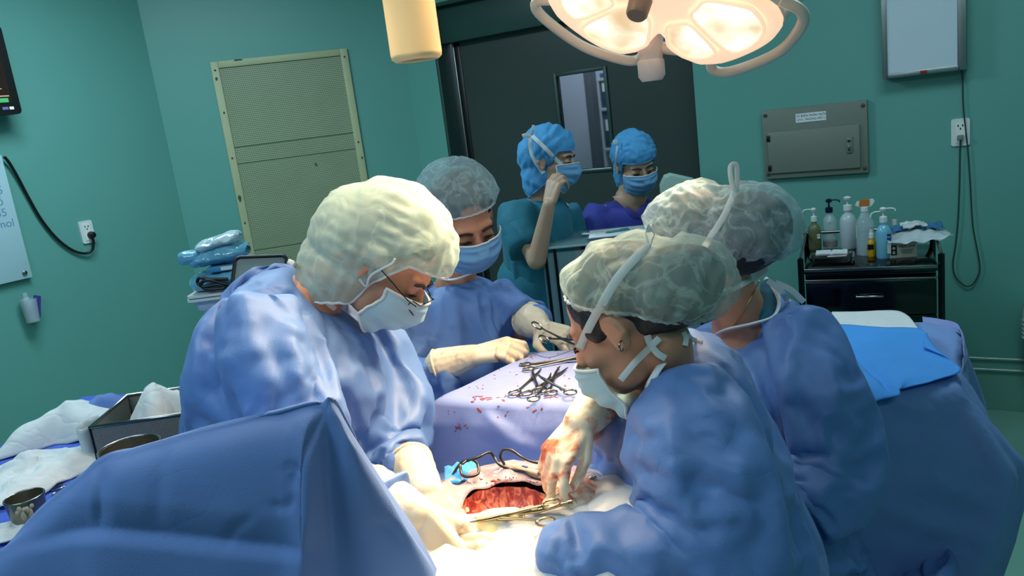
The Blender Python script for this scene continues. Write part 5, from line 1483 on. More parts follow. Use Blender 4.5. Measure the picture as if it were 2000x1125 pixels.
# ---- diathermy pencil and cord on the drape
def fz(px, py, z=1.03): return Pz(px, py, z)
cord = smooth_path([fz(878, 938, 1.02), fz(900, 905, 1.05), fz(930, 895, 1.06), fz(955, 884, 1.06), fz(965, 893, 1.05), fz(976, 908, 1.04), fz(1000, 917, 1.03), fz(1025, 922, 1.03), fz(1040, 932, 1.03), fz(1072, 940, 1.03)], 6)
tag(tube('black_cable', cord, .0026, BLACKP, None, 8), 'black diathermy cord snaking across the field to the pencil', 'cord')
lc = smooth_path([fz(898, 908, 1.05), fz(903, 928, 1.04), fz(918, 931, 1.04), fz(934, 924, 1.04), fz(932, 905, 1.05), fz(917, 897, 1.055), fz(903, 906, 1.055)], 6)
tag(tube('cord_loop', lc, .0026, BLACKP, None, 8), 'small black loop of cable at the left of the field', 'cord')
lc = smooth_path([fz(986, 908, 1.03), fz(977, 893, 1.05), fz(982, 879, 1.06), fz(998, 879, 1.06), fz(1018, 892, 1.05), fz(1040, 902, 1.045), fz(1066, 906, 1.04)], 6)
tag(tube('pencil_cable', lc, .0026, BLACKP, None, 8), 'black cable curving out of the end of the beige pencil', 'cord')
pa, pb_ = fz(988, 908, 1.03), fz(1052, 925, 1.03)
dp_ = thing('diathermy_pencil', 'beige diathermy pencil lying behind the gloved hand', 'pencil', mat=flat_frame(pa, pb_))
L_ = (pb_ - pa).length
tube('body', [(0, 0, 0), (.003, 0, 0), (L_ * .6, 0, 0), (L_, 0, 0)], [.004, .0055, .0065, .005], pmat('beige_plastic', (206, 180, 152), rough=.4), dp_, 12)
tube('blade', [(L_, 0, 0), (L_ + .03, 0, 0)], .0015, STEEL, dp_, 6); box('button', (L_ * .6, 0, .0065), (.012, .004, .002), pmat('blue_button', (60, 90, 170)), dp_, .0006)
# blue cord clip / crumpled tab
def tab(u, v): 
    p = Pz(868 + u * 62, 948 - u * 14 - v * 36, 1.022 + .012 * math.sin(u * 3.1)); p.z += .006 * mnoise.noise(V((u * 6, v * 6, 2))); return p
o = grid_obj('drape_tab', 18, 12, tab, SKYB, None); solidify(o, .0015); tag(o, 'small crumpled light blue tab under the cord loop', 'drape tab')
# tubing coil by the surgeon's sleeve
bm = bmesh.new()
for k in range(3): add_tube(bm, ring_pts(fz(1150, 928 + k * 3, 1.035 + .004 * k), .02 + .002 * k, 22), .0016, 6, True)
o = bmobj('suture_coil', bm, pmat('clear_tubing', (190, 205, 225), rough=.1, alpha=.5), None, smooth=True); tag(o, 'coil of thin clear tubing beside the front right surgeon', 'tubing')
# ================================================================== PEOPLE
SKIN_S = pmat('light_brown_skin', (188, 132, 104), rough=.5, noise=.07, nscale=25, sss=.12)
HAIR = pmat('dark_hair', (22, 18, 18), rough=.55, noise=.3, nscale=60, bump=.5, bscale=120)
CAPW = fabric('pale_green_white_cap', (180, 202, 198), translucent=.40, crease=.0, cscale=12, alpha=.60, avar=.13, ascale=19)
CAPG = fabric('pale_blue_green_cap', (168, 196, 204), translucent=.30, crease=.0, cscale=12, alpha=.52, avar=.13, ascale=19)
CAPH = fabric('pale_green_white_hood', (172, 194, 188), translucent=.30, crease=.0, alpha=.82, avar=.10, ascale=12)
CAPB = fabric('sky_blue_hood', (84, 168, 226), translucent=.20, crease=.0, cscale=12, alpha=.92, avar=.06)
MASKW = fabric('pale_blue_mask', (176, 214, 228), translucent=.25, crease=.05, cscale=20)
MASKB = fabric('light_blue_mask', (124, 180, 226), translucent=.2, crease=.05, cscale=20)
TIE = fabric('white_tie_ribbon', (226, 230, 232), translucent=.3, crease=0)
BIND = fabric('white_neck_binding', (228, 230, 234), translucent=.1, crease=0)
GLOVE = pmat('cream_latex_glove', (232, 216, 190), rough=.42, noise=.05, nscale=30, bump=.15, bscale=120, sss=.08)
GLOVEB = None
def bloody_glove(name, thr, rgb=(168, 84, 62), base=(234, 214, 186), sc=24):
    m = bpy.data.materials.new(name); m.use_nodes = True
    nt = m.node_tree; N = nt.nodes; L = nt.links; b = N['Principled BSDF']; b.inputs['Roughness'].default_value = .38
    tc = N.new('ShaderNodeTexCoord'); nz = N.new('ShaderNodeTexNoise'); nz.inputs['Scale'].default_value = sc; nz.inputs['Detail'].default_value = 6; nz.inputs['Distortion'].default_value = 1.0
    L.new(tc.outputs['Object'], nz.inputs['Vector'])
    rp = N.new('ShaderNodeValToRGB'); e = rp.color_ramp.elements; e[0].position = thr; e[0].color = sl(base); e[1].position = thr + .16; e[1].color = sl(rgb)
    L.new(nz.outputs['Fac'], rp.inputs['Fac']); L.new(rp.outputs['Color'], b.inputs['Base Color'])
    bp = N.new('ShaderNodeBump'); bp.inputs['Strength'].default_value = .2; bp.inputs['Distance'].default_value = .002; n2 = N.new('ShaderNodeTexNoise'); n2.inputs['Scale'].default_value = 110; L.new(tc.outputs['Object'], n2.inputs['Vector']); L.new(n2.outputs['Fac'], bp.inputs['Height']); L.new(bp.outputs['Normal'], b.inputs['Normal'])
    return m
GLOVE_R = bloody_glove('bloodied_warm_lit_latex_glove', .49, (196, 88, 56))  # blood, with the lamp's orange tint put into its colour
GLOVE_L = bloody_glove('flecked_latex_glove', .60, (150, 84, 74))
EYE = pmat('dark_eye', (14, 10, 10), rough=.1)
BROW = pmat('dark_brow', (34, 24, 20), rough=.8)
GOLD = pmat('gold_metal', (190, 150, 90), rough=.25, metal=1.0)

class HF:
    """head frame: c centre of the skull at ear height, f forward, u up, l left"""
    def __init__(s, c, f, u=(0, 0, 1), k=1.0):
        s.c = V(c); s.f = V(f).normalized(); u = V(u); s.u = (u - s.f * u.dot(s.f)).normalized(); s.l = s.u.cross(s.f); s.k = k
    def p(s, f, l, u): return s.c + (s.f * f + s.l * l + s.u * u) * s.k
def head_shapes(h):
    k = h.k; R = (h.f, h.l, h.u)
    def e(f, l, u, rf, rl, ru): return ('e', h.p(f, l, u), R, (rf * k, rl * k, ru * k))
    sh = [e(-.012, 0, .035, .098, .078, .088), e(.022, 0, -.03, .074, .064, .085), e(.058, 0, -.088, .030, .030, .026), e(.072, 0, .022, .022, .055, .018),
          e(.056, .038, -.032, .030, .024, .024), e(.056, -.038, -.032, .030, .024, .024), e(.03, .045, -.07, .04, .02, .03), e(.03, -.045, -.07, .04, .02, .03),
          ('c', h.p(.090, 0, .008), .008 * k, h.p(.112, 0, -.032), .0125 * k), e(.104, .010, -.036, .008, .008, .007), e(.104, -.010, -.036, .008, .008, .007),
          e(.086, 0, -.062, .014, .026, .009), e(.084, 0, -.074, .013, .022, .008)]
    for s in (1, -1):
        sh += [e(-.010, s * .079, -.004, .020, .008, .033), ('c', h.p(-.016, s * .084, .020), .0065 * k, h.p(-.024, s * .087, -.008), .006 * k), ('c', h.p(-.002, s * .080, .024), .006 * k, h.p(-.016, s * .085, .024), .006 * k), e(-.004, s * .080, -.030, .008, .007, .010),
               e(.080, s * .032, .000, .012, .018, .010)]
    return sh
def face_bits(h, parent, brows=True, eyes=True, looking_down=True):
    for s in (1, -1):
        if brows:
            tube('eyebrow', smooth_path([h.p(.094, s * .014, .018), h.p(.093, s * .032, .024), h.p(.082, s * .052, .018)], 4), [.0035] * 4 + [.0032] * 4 + [.0015], BROW, parent, 6)
        if eyes:
            bm = bmesh.new(); add_ell(bm, h.p(.0885, s * .032, -.005), (h.f, h.l, h.u), (.005 * h.k, .014 * h.k, .004 * h.k), 12, 8); ey = bmobj('eye', bm, EYE, parent, smooth=True)
            tube('eyelash', smooth_path([h.p(.094, s * .018, -.004), h.p(.0955, s * .032, -.001), h.p(.089, s * .048, -.006)], 4), .0016, BROW, ey, 5)
def body_shapes(J):
    sh = [('c', J['pel'], .10, J['ch'], .10, 16, (J['side'], 1.25)), ('c', J['shL'], .045, J['shR'], .045), ('c', J['ch'], .10, J['nk'], .055, 16, (J['side'], 1.2)), ('c', J['nk'], .052, J['hd'], .05)]
    for s in 'LR':
        sh += [('c', J['sh' + s], .046, J['el' + s], .040), ('c', J['el' + s], .040, J['wr' + s], .026)]
        sg = 1 if s == 'L' else -1
        hip = J['pel'] + J['side'] * (.07 * sg); kn = V((hip.x, hip.y, .47)) + J['fwd'] * .03; ft = V((hip.x, hip.y, .05))
        sh += [('c', hip, .072, kn, .052), ('c', kn, .053, ft + V((0, 0, .03)), .036), ('c', ft - J['fwd'] * .03, .04, ft + J['fwd'] * .13, .032)]
    return sh
def hand_shapes(W, d, n, right=True, curls=None, spread=(6, 1, -4, -10), thumb=(.7, .6, -.3, .35), s=1.0, fr=1.0):
    d = V(d).normalized(); n = V(n); n = (n - d * n.dot(d)).normalized(); t = d.cross(n) * (-1 if right else 1)
    W = V(W); sh = []
    curls = curls or [(25, 30, 20)] * 4
    off = (.027, .009, -.009, -.026); bl = (.088, .091, .086, .078); ln = ((.042, .025, .021), (.046, .029, .022), (.043, .027, .021), (.034, .021, .019))
    for i in range(4):
        b = W + (d * bl[i] + t * off[i]) * s
        sh.append(('c', W + (t * off[i] * .6 + d * .01) * s, .0155 * s, b, .0125 * s, 10))
        sp = math.radians(spread[i]); fd0 = d * math.cos(sp) + t * math.sin(sp)
        ang = 0; p = b; rr = (.0100, .0092, .0084, .0072)
        if i == 3: rr = (.0088, .0080, .0074, .0064)
        for j in range(3):
            ang += math.radians(curls[i][j]); fd = fd0 * math.cos(ang) - n * math.sin(ang)
            q = p + fd * (ln[i][j] * s); sh.append(('c', p, rr[j] * s * fr, q, rr[j + 1] * s * fr, 10)); p = q
    sh.append(('c', W + (d * .03 - n * .004) * s, .020 * s, W + (d * .075 - n * .004) * s, .018 * s, 12, (t, 1.5)))
    tb = W + (d * .020 + t * .022 - n * .006) * s
    a, b_, c_, cv = thumb
    m1 = (d * a + t * b_ + n * c_).normalized(); p1 = tb + m1 * .044 * s
    m2 = (m1 + (d * .9 - t * cv - n * cv * .6)).normalized(); p2 = p1 + m2 * .032 * s; m3 = (m2 + (d * .6 - t * cv - n * .2)).normalized(); p3 = p2 + m3 * .026 * s
    sh += [('c', tb, .016 * s, p1, .0125 * s, 10), ('c', p1, .0115 * s, p2, .0105 * s, 10), ('c', p2, .0102 * s, p3, .0082 * s, 10)]
    return sh
def glove(parent, W, d, n, fore, right=True, mat=None, cuff=.11, cr=(.030, .043), name='glove', **k):
    """glove with cuff running back along the forearm (fore = unit vector wrist -> elbow)"""
    sh = hand_shapes(W, d, n, right, **k); fore = V(fore).normalized()
    sh += [('c', V(W), .029, V(W) + fore * cuff * .5, cr[0] + .006), ('c', V(W) + fore * cuff * .45, cr[0] + .005, V(W) + fore * cuff, cr[1])]
    o = fuse(name, sh, .0034, mat or GLOVE, parent, 3)
    e = np.array(V(W)); fv = np.array(fore)
    def mk(co): 
        s = (co - e) @ fv; return np.clip(s / .03 + .3, .12, 1)
    crumple(o, .0022, 45, (1, 1, 1), 1.7, mask=mk)
    b = V(W) + fore * (cuff + cr[1] * .25)
    x = fore.orthogonal().normalized(); y = fore.cross(x)
    tube('cuff_roll', ring_pts(b, cr[1] * .995, 26, x, y), .0035, mat or GLOVE, o, 8, True)
    return o
# ---------------- cloth caps, hoods, masks in head coordinates
def ell_r(d, cen, rad):
    """distance from origin along unit d to an ellipsoid (all in f, l, u), origin inside"""
    a = sum((d[i] / rad[i]) ** 2 for i in range(3)); b = -2 * sum(d[i] * cen[i] / rad[i] ** 2 for i in range(3)); c = sum((cen[i] / rad[i]) ** 2 for i in range(3)) - 1
    q = b * b - 4 * a * c
    return (-b + math.sqrt(max(q, 0))) / (2 * a) if q > 0 else 0.0
def cap_mesh(name, h, parent, mat, ells, tilt=35, tmax=102, org=(-.015, 0, .045), opening=None, pleat=.003, npl=46, crk=.006, csc=38, seed=1.0, rimpull=.10, nu=150, nv=64, ridge=None):
    ct, st_ = math.cos(math.radians(tilt)), math.sin(math.radians(tilt))
    ax = V((-st_, 0, ct)); ex = V((ct, 0, st_)); ey = V((0, 1, 0))       # (f, l, u)
    o3 = V(org)
    def fn(u, v):
        ph = 6.28318 * u; 
        tm = opening(ph) if opening else tmax
        th = math.radians(tm) * (v ** .92)
        d = ax * math.cos(th) + (ex * math.cos(ph) + ey * math.sin(ph)) * math.sin(th)
        r = max(ell_r(d, V(c) - o3, rd) for c, rd in ells)
        e = max(0, (v - .80) / .20)
        r *= 1 - rimpull * e ** 1.6
        g = max(0, (v - .45) / .55)
        r += pleat * g * math.sin(npl * ph + 2.2 * math.sin(3 * ph + seed)) * (1 - .3 * e)
        q = d * r
        w = min(1, (1 - v) * 5 + .25)
        pz = V((q.x * csc + seed, q.y * csc - seed, q.z * csc * .7))
        cr = (1 - 2 * abs(mnoise.noise(pz * .5))) * .7 + (1 - 2 * abs(mnoise.noise(pz * 1.15 + V((5, 2, 9))))) * .3
        q = d * (r + .5 * crk * cr * w)
        return h.p(*(q + o3))
    o = grid_obj(name, nu, nv, fn, mat, parent, wrapu=True)
    if crk: facet(o, seed, 7, (.022, .06), .30, .2, crk / .006)
    rim = [fn(i / 90, 1.0) for i in range(90)]
    bm = bmesh.new(); add_tube(bm, rim, .0028 * h.k, 6, True); bmobj('elastic_rim', bm, TIE if mat is not CAPB else CAPB, o, smooth=True)
    return o
def hair_mesh(h, parent, bun=None, temple=False):
    sh = [('e', h.p(-.016, 0, .042), (h.f, h.l, h.u), (.098 * h.k, .0825 * h.k, .086 * h.k)), ('e', h.p(-.05, 0, .005), (h.f, h.l, h.u), (.062 * h.k, .068 * h.k, .056 * h.k))]
    if temple:
        for s in (1, -1): sh.append(('e', h.p(.030, s * .066, .020), (h.f, h.l, h.u), (.020 * h.k, .010 * h.k, .030 * h.k)))
    if bun:
        for b in bun: sh.append(('e', h.p(*b[0]), (h.f, h.l, h.u), tuple(x * h.k for x in b[1])))
    return fuse('hair', sh, .006, HAIR, parent, 4)
def mask_mesh(h, parent, mat, top=.004, wide=74, bulge=1.0, pl=.0036):
    def fn(u, v):
        az = math.radians((u * 2 - 1) * wide); s = abs(u * 2 - 1)
        r0 = .112 + .014 * math.sin(min(1, v * 1.35) * 3.14) * bulge - .026 * v ** 2.2
        side = .080 - .004 * v
        ca = math.cos(az); k = ca ** .8 if ca > 0 else 0
        f = r0 * math.cos(az) ** .9 if ca > 0 else 0
        l = math.sin(az) * (side + .006 * (1 - s))
        u_ = top - .012 * s ** 2 - v * (.128 - .052 * s ** 1.5)
        f = f - .004 * s + .020 * (1 - k) - (.03 * v ** 3 * (1 - s))
        f += pl * math.sin(v * 6.283 * 3.5) * (1 - s ** 4) * (0 if v < .08 else 1)
        f += .003 * mnoise.noise(V((u * 6, v * 5, h.c.x * 10)))
        # sit outside the nose
        if s < .16: f = max(f, .112 + .016 * (1 - abs(v - .28) / .28) if v < .56 else f)
        return h.p(f + .008, l * 1.04, u_)
    o = grid_obj('mask_panel', 44, 40, fn, mat, parent); 
    edge = [fn(i / 30, 0) for i in range(31)] + [fn(1, j / 16) for j in range(1, 17)] + [fn(1 - i / 30, 1) for i in range(1, 31)] + [fn(0, 1 - j / 16) for j in range(1, 16)]
    bm = bmesh.new(); add_tube(bm, edge, .0026, 6, True); bmobj('mask_binding', bm, TIE, o, smooth=True)
    solidify(o, .0018, 1)
    o['corners'] = 0; del o['corners']
    return o, fn
def ribbon_on(name, objs, px, parent, mat=TIE, w=.006, off=.003, Y0=None, sub=6):
    bvhs = [world_bvh(o)[0] for o in objs]
    pts = []; Yl = Y0
    for p in smooth_path([(x, y, 0) for x, y in px], sub):
        d = _ray(p.x, p.y).normalized(); best = None
        for b in bvhs:
            loc, n, i, ds = b.ray_cast(CAMP, d)
            if loc is not None and (best is None or ds < best[0]): best = (ds, loc)
        if best: q = best[1] - d * off; Yl = q.y
        else: q = P(p.x, p.y, Yl or 1.2)
        pts.append(q)
    for _ in range(2): pts = [pts[0]] + [(pts[i - 1] + pts[i] * 2 + pts[i + 1]) / 4 for i in range(1, len(pts) - 1)] + [pts[-1]]
    view = (CAMP - pts[len(pts) // 2]).normalized()
    return tube(name, pts, 1.0, mat, parent, 8, flat=(w, .0009), upv=view)
def ring_px(L, R, Y, hd, tilt=0.0, dz=0.0):
    a = P(L[0], L[1], Y); b = P(R[0], R[1], Y)
    return ((a + b) / 2, (b - a) / 2, V((tilt, hd, dz)))
def arm_loft(pts):
    """pts: (px, py, Y, radius)"""
    out = []
    c = [P(p[0], p[1], p[2]) for p in pts]
    for i, p in enumerate(pts):
        t = (c[min(i + 1, len(c) - 1)] - c[max(i - 1, 0)]).normalized()
        a = t.cross(V((0, 1, 0)));
        if a.length < .2: a = t.cross(V((0, 0, 1)))
        a.normalize(); b = t.cross(a)
        out.append((c[i], a * p[3], b * p[3]))
    return out
def make_gown(parent, shapes, lines, seed, J, pins=(), name='gown', mat=None, grow=-.17, frames=22, shrink=.022):
    o = fuse(name, shapes, .0135, mat or GOWN, parent, 4)
    col = fuse('collider', shapes, .02, None, None, 4)
    setco(col.data, getco(col.data) - getno(col.data) * shrink)
    co = getco(o.data)
    d = np.minimum(np.linalg.norm(co - np.array(J['wrL']), axis=1), np.linalg.norm(co - np.array(J['wrR']), axis=1))
    dn = np.linalg.norm(co - np.array(J['nk']), axis=1)
    pin = np.maximum(np.clip((.085 - d) / .02, 0, 1), np.clip((.09 - dn) / .03, 0, 1))
    pin = np.maximum(pin, np.clip((.36 - co[:, 2]) / .05, 0, 1))
    for c_, r_ in pins: pin = np.maximum(pin, np.clip((r_ - np.linalg.norm(co - np.array(c_), axis=1)) / .03, 0, 1))
    drape_sim(o, [col], pin, grow, frames, bend=1.3)
    if lines: crease(o, lines)
    subsurf(o, 1)
    return o
def pleats(*ls):
    """long crisp folds: (points, strength, steep side)"""
    return [(p, .014 * s, .028, .62 * a) for p, s, a in ls]
def place_person(label, foot):
    t = thing('person', label, 'person', loc=(0, 0, 0)); return t
# ------------------------------------------------ A: surgeon on the left, hooded, with glasses
PA = place_person('surgeon in a pale hood and glasses bending over the field from the left', None)
hA = HF(P(754, 508, 1.55), (.62, -.20, -.76), (.76, -.05, .64), 1.0)
JA = dict(pel=V((-.60, 1.62, .92)), ch=P(580, 690, 1.56), nk=P(610, 575, 1.56), hd=hA.p(-.03, 0, -.05), shL=P(660, 640, 1.70), shR=P(520, 640, 1.42),
          elR=P(600, 905, 1.28), wrR=P(815, 1010, 1.13), elL=P(752, 830, 1.58), wrL=P(815, 935, 1.36), side=V((.2, .95, 0)).normalized(), fwd=V((.95, -.2, 0)).normalized())
bA = fuse('body', body_shapes(JA) + head_shapes(hA), .006, SKIN_S, PA, 3); face_bits(hA, PA)
gA = make_gown(PA, [
    ('l', [ring_px((560, 520), (650, 605), 1.56, .075), ring_px((470, 548), (715, 640), 1.55, .15), ring_px((425, 610), (750, 690), 1.54, .19), ring_px((405, 700), (752, 760), 1.53, .20),
           ring_px((378, 790), (745, 840), 1.54, .20), ring_px((350, 900), (720, 920), 1.56, .20), ring_px((340, 1050), (700, 1040), 1.58, .21),
           (V((-.58, 1.62, .70)), V((.24, 0, 0)), V((0, .22, 0))), (V((-.60, 1.63, .32)), V((.27, 0, 0)), V((0, .25, 0)))]),
    ('l', arm_loft([(500, 590, 1.42, .075), (520, 680, 1.37, .085), (560, 790, 1.32, .080), (600, 900, 1.28, .080), (690, 960, 1.21, .065), (775, 985, 1.15, .050)])),
    ('l', arm_loft([(670, 640, 1.66, .08), (725, 740, 1.62, .075), (752, 825, 1.57, .070), (775, 900, 1.44, .055), (800, 935, 1.36, .045)])),
], pleats(
    ([(492, 573), (497, 659), (517, 695), (543, 760), (580, 805)], 1.3, 1), ([(555, 600), (560, 660), (566, 720), (597, 800)], 1.2, -1), ([(583, 613), (613, 715), (632, 785)], .6, 1), ([(629, 785), (654, 745), (680, 732)], .5, -1), ([(640, 740), (665, 790), (690, 830)], .5, 1),
    ([(690, 760), (712, 816), (735, 887)], .8, 1), ([(753, 659), (745, 745), (743, 837)], .7, -1), ([(421, 583), (400, 659), (393, 780)], 1.0, 1), ([(416, 705), (455, 695), (492, 675)], .4, 1), ([(470, 800), (505, 797), (540, 812)], .3, 1), ([(455, 560), (450, 640), (440, 760), (436, 850)], .6, -1),
    ([(660, 615), (700, 640), (735, 690)], .6, 1), ([(520, 540), (600, 600), (640, 640)], .4, 1), ([(700, 690), (680, 740), (690, 800)], .5, -1), ([(765, 780), (745, 830), (742, 880)], .7, 1)), 1.0, JA, [(P(560, 540, 1.55), .09), (P(470, 565, 1.45), .06)])
ribbon_on('neck_binding', [gA, bA], [(562, 510), (575, 516), (592, 534), (612, 560), (638, 590), (655, 604)], PA, BIND, w=.005, off=.003, Y0=1.5)
# hood
def op_hood(a0=62, a1=150, s0=44, s1=78):
    def op(ph):
        a = abs((math.degrees(ph) + 180) % 360 - 180)
        t = min(1, max(0, (a - s0) / (s1 - s0))); t = t * t * (3 - 2 * t)
        return a0 + (a1 - a0) * t
    return op
hair_mesh(hA, PA)
hoodA = cap_mesh('hood', hA, PA, CAPH, [((-.012, 0, .046), (.128, .102, .110)), ((-.045, 0, -.06), (.098, .088, .130)), ((-.055, 0, .0), (.112, .096, .115))], tilt=12, org=(-.015, 0, .02), opening=op_hood(84, 152, 46, 84), pleat=.002, npl=30, crk=.0045, csc=30, seed=2.0, rimpull=.03)
mA_, mfA = mask_mesh(hA, PA, MASKW, top=-.004)
# glasses: two lenses, rims, bridge, temples
gl = bpy.data.objects.new('glasses', None); link(gl, PA)
for s in (1, -1):
    rim = [hA.p(.118 - .018 * (abs(y) > .05) - abs(y - s * .033) * .05, y, z) for y, z in [(s * .033 + .023 * math.cos(q), -.014 + .016 * math.sin(q)) for q in [6.283 * i / 24 for i in range(24)]]]
    bm = bmesh.new(); add_tube(bm, rim, .0013, 6, True); ro = bmobj('rim', bm, STEELD, PA, smooth=True)
    bm = bmesh.new(); ce = bm.verts.new(sum(rim, V((0, 0, 0))) / 24); vv = [bm.verts.new(p) for p in rim]
    for i in range(24): bm.faces.new((vv[i], vv[(i + 1) % 24], ce))
    bmobj('lens', bm, pmat('spectacle_glass', (220, 225, 230), rough=.03, alpha=.22), ro, smooth=True)
    tube('temple', smooth_path([hA.p(.112, s * .056, -.008), hA.p(.09, s * .078, -.004), hA.p(.03, s * .088, .004), hA.p(-.01, s * .09, .004)], 4), .0012, STEELD, PA, 6)
tube('bridge', [hA.p(.118, .010, -.010), hA.p(.122, 0, -.007), hA.p(.118, -.010, -.010)], .0012, STEELD, PA, 6)
bpy.data.objects.remove(gl)
ribbon_on('mask_tie', [hoodA], [(702, 545), (715, 560), (722, 540), (745, 525), (765, 515), (772, 505)], PA, w=.0022, Y0=1.48)
# hands of A
foreR = (JA['elR'] - JA['wrR']).normalized()
glove(PA, P(815, 1005, 1.13), P(858, 1075, 1.09) - P(815, 1005, 1.13), V((-.35, -.75, .55)), foreR, True, GLOVE_L, .09, (.030, .042), curls=[(12, 22, 15), (18, 28, 20), (22, 30, 22), (28, 32, 22)], thumb=(.8, .5, -.3, .3))
foreL = (JA['elL'] - JA['wrL']).normalized()
glove(PA, P(832, 958, 1.30), P(885, 1012, 1.25) - P(832, 958, 1.30), V((.25, -.35, .9)), foreL, False, GLOVE, .09, (.030, .042), curls=[(30, 55, 30), (40, 60, 35), (45, 60, 35), (50, 60, 35)], thumb=(.7, .6, -.3, .4), s=.95)

# ------------------------------------------------ B: assistant facing us behind the mayo stand
PB = place_person('assistant facing the camera behind the mayo stand in a grey-blue cap', None)
hB = HF(P(905, 432, 2.10), (.36, -.80, -.42), (-.02, -.3, .95), 1.0)
JB = dict(pel=V((-.16, 2.30, .92)), ch=P(885, 690, 2.2), nk=P(893, 560, 2.17), hd=hB.p(-.03, 0, -.05), shL=P(950, 605, 2.18), shR=P(812, 635, 2.16),
          elR=P(790, 745, 1.98), wrR=P(905, 703, 1.90), elL=P(1020, 640, 2.16), wrL=P(1050, 636, 2.04), side=V((.98, .1, 0)).normalized(), fwd=V((.1, -.98, 0)).normalized())
bB = fuse('body', body_shapes(JB) + head_shapes(hB), .006, SKIN_S, PB, 3); face_bits(hB, PB)
gB = make_gown(PB, [
    ('l', [ring_px((862, 552), (928, 540), 2.17, .06), ring_px((800, 592), (965, 558), 2.17, .12), ring_px((775, 650), (985, 610), 2.18, .15), ring_px((770, 720), (985, 690), 2.19, .16), ring_px((765, 800), (990, 790), 2.21, .17),
           (V((-.16, 2.28, .75)), V((.21, 0, 0)), V((0, .18, 0))), (V((-.16, 2.30, .32)), V((.25, 0, 0)), V((0, .22, 0)))]),
    ('l', arm_loft([(815, 600, 2.14, .07), (775, 670, 2.06, .085), (775, 745, 1.98, .085), (820, 750, 1.94, .075), (862, 730, 1.91, .052), (882, 716, 1.905, .036)])),
    ('l', arm_loft([(955, 572, 2.17, .07), (1000, 600, 2.16, .065), (1035, 620, 2.14, .060), (1046, 628, 2.09, .048), (1048, 632, 2.06, .038)])),
], pleats(
    ([(783, 714), (817, 699), (834, 722)], .8, 1), ([(848, 668), (854, 694), (871, 734)], .9, -1), ([(862, 705), (882, 734), (902, 745)], .6, 1), ([(774, 623), (797, 651), (840, 662)], .8, 1), ([(754, 739), (811, 762), (868, 748)], .8, -1), ([(1005, 580), (1016, 597), (1024, 623)], .6, 1), ([(1020, 600), (1045, 592), (1070, 605)], .5, 1), ([(960, 560), (975, 620), (968, 690)], .7, 1), ([(820, 620), (840, 660), (850, 700)], .6, -1), ([(880, 580), (900, 640), (890, 700)], .4, 1), ([(790, 760), (785, 840), (790, 900)], .8, 1)), 4.0, JB)
tube('neck_binding', smooth_path([P(*q) for q in ((858, 535, 2.14), (868, 545, 2.09), (885, 546, 2.065), (905, 540, 2.06), (925, 532, 2.09))], 5), 1.0, BIND, PB, 8, flat=(.005, .003))
hair_mesh(hB, PB)
cap_mesh('cap', hB, PB, CAPG, [((-.03, 0, .06), (.125, .108, .098))], tilt=18, tmax=96, org=(-.02, 0, .045), pleat=.003, npl=34, crk=.004, csc=30, seed=5.0, rimpull=.12)
mask_mesh(hB, PB, MASKB, top=.0)
glove(PB, P(925, 695, 1.90), P(1010, 676, 1.87) - P(925, 695, 1.90), V((.05, -.45, .9)), P(870, 712, 1.91) - P(925, 695, 1.90), True, GLOVE_L, .085, (.030, .044), curls=[(35, 60, 25), (45, 65, 30), (50, 65, 30), (55, 65, 30)], thumb=(.8, .4, -.35, .5), s=1.0)
glove(PB, P(1055, 640, 2.02), P(1110, 658, 1.93) - P(1055, 640, 2.02), V((.05, -.3, .9)), P(1036, 626, 2.09) - P(1055, 640, 2.02), False, GLOVE_L, .075, (.034, .047), curls=[(20, 40, 20), (40, 50, 30), (45, 50, 30), (50, 50, 30)], thumb=(.6, .7, -.2, .4))
clamp('needle_holder', 'steel needle holder held between the hands of the assistant facing us', flat_frame(P(1052, 648, 1.87), P(1120, 668, 1.92), (0, -.5, .85)), .13, 9, mat=STEEL)

# ------------------------------------------------ C: surgeon at the front right, bouffant cap, earring
PC = place_person('surgeon in the front right foreground with a bouffant cap and silver earring', None)
_t = HF((0, 0, 0), (-.80, .42, -.44), (-.4, .2, .87), 1.0)
hC = HF(P(1203, 648, 1.115) - _t.l * .078 + _t.f * .011, _t.f, _t.u, .93)
JC = dict(pel=V((.36, 1.30, .84)), ch=P(1350, 900, 1.26), nk=P(1300, 760, 1.25), hd=hC.p(-.03, 0, -.06), shL=P(1330, 815, 1.10), shR=P(1290, 760, 1.42),
          elL=P(1405, 1060, 1.0), wrL=P(1075, 1100, 1.04), elR=P(1235, 840, 1.40), wrR=P(1150, 830, 1.26), side=V((-.2, -.95, 0)).normalized(), fwd=V((-.95, .2, 0)).normalized())
bC = fuse('body', body_shapes(JC) + head_shapes(hC), .006, SKIN_S, PC, 3); face_bits(hC, PC)
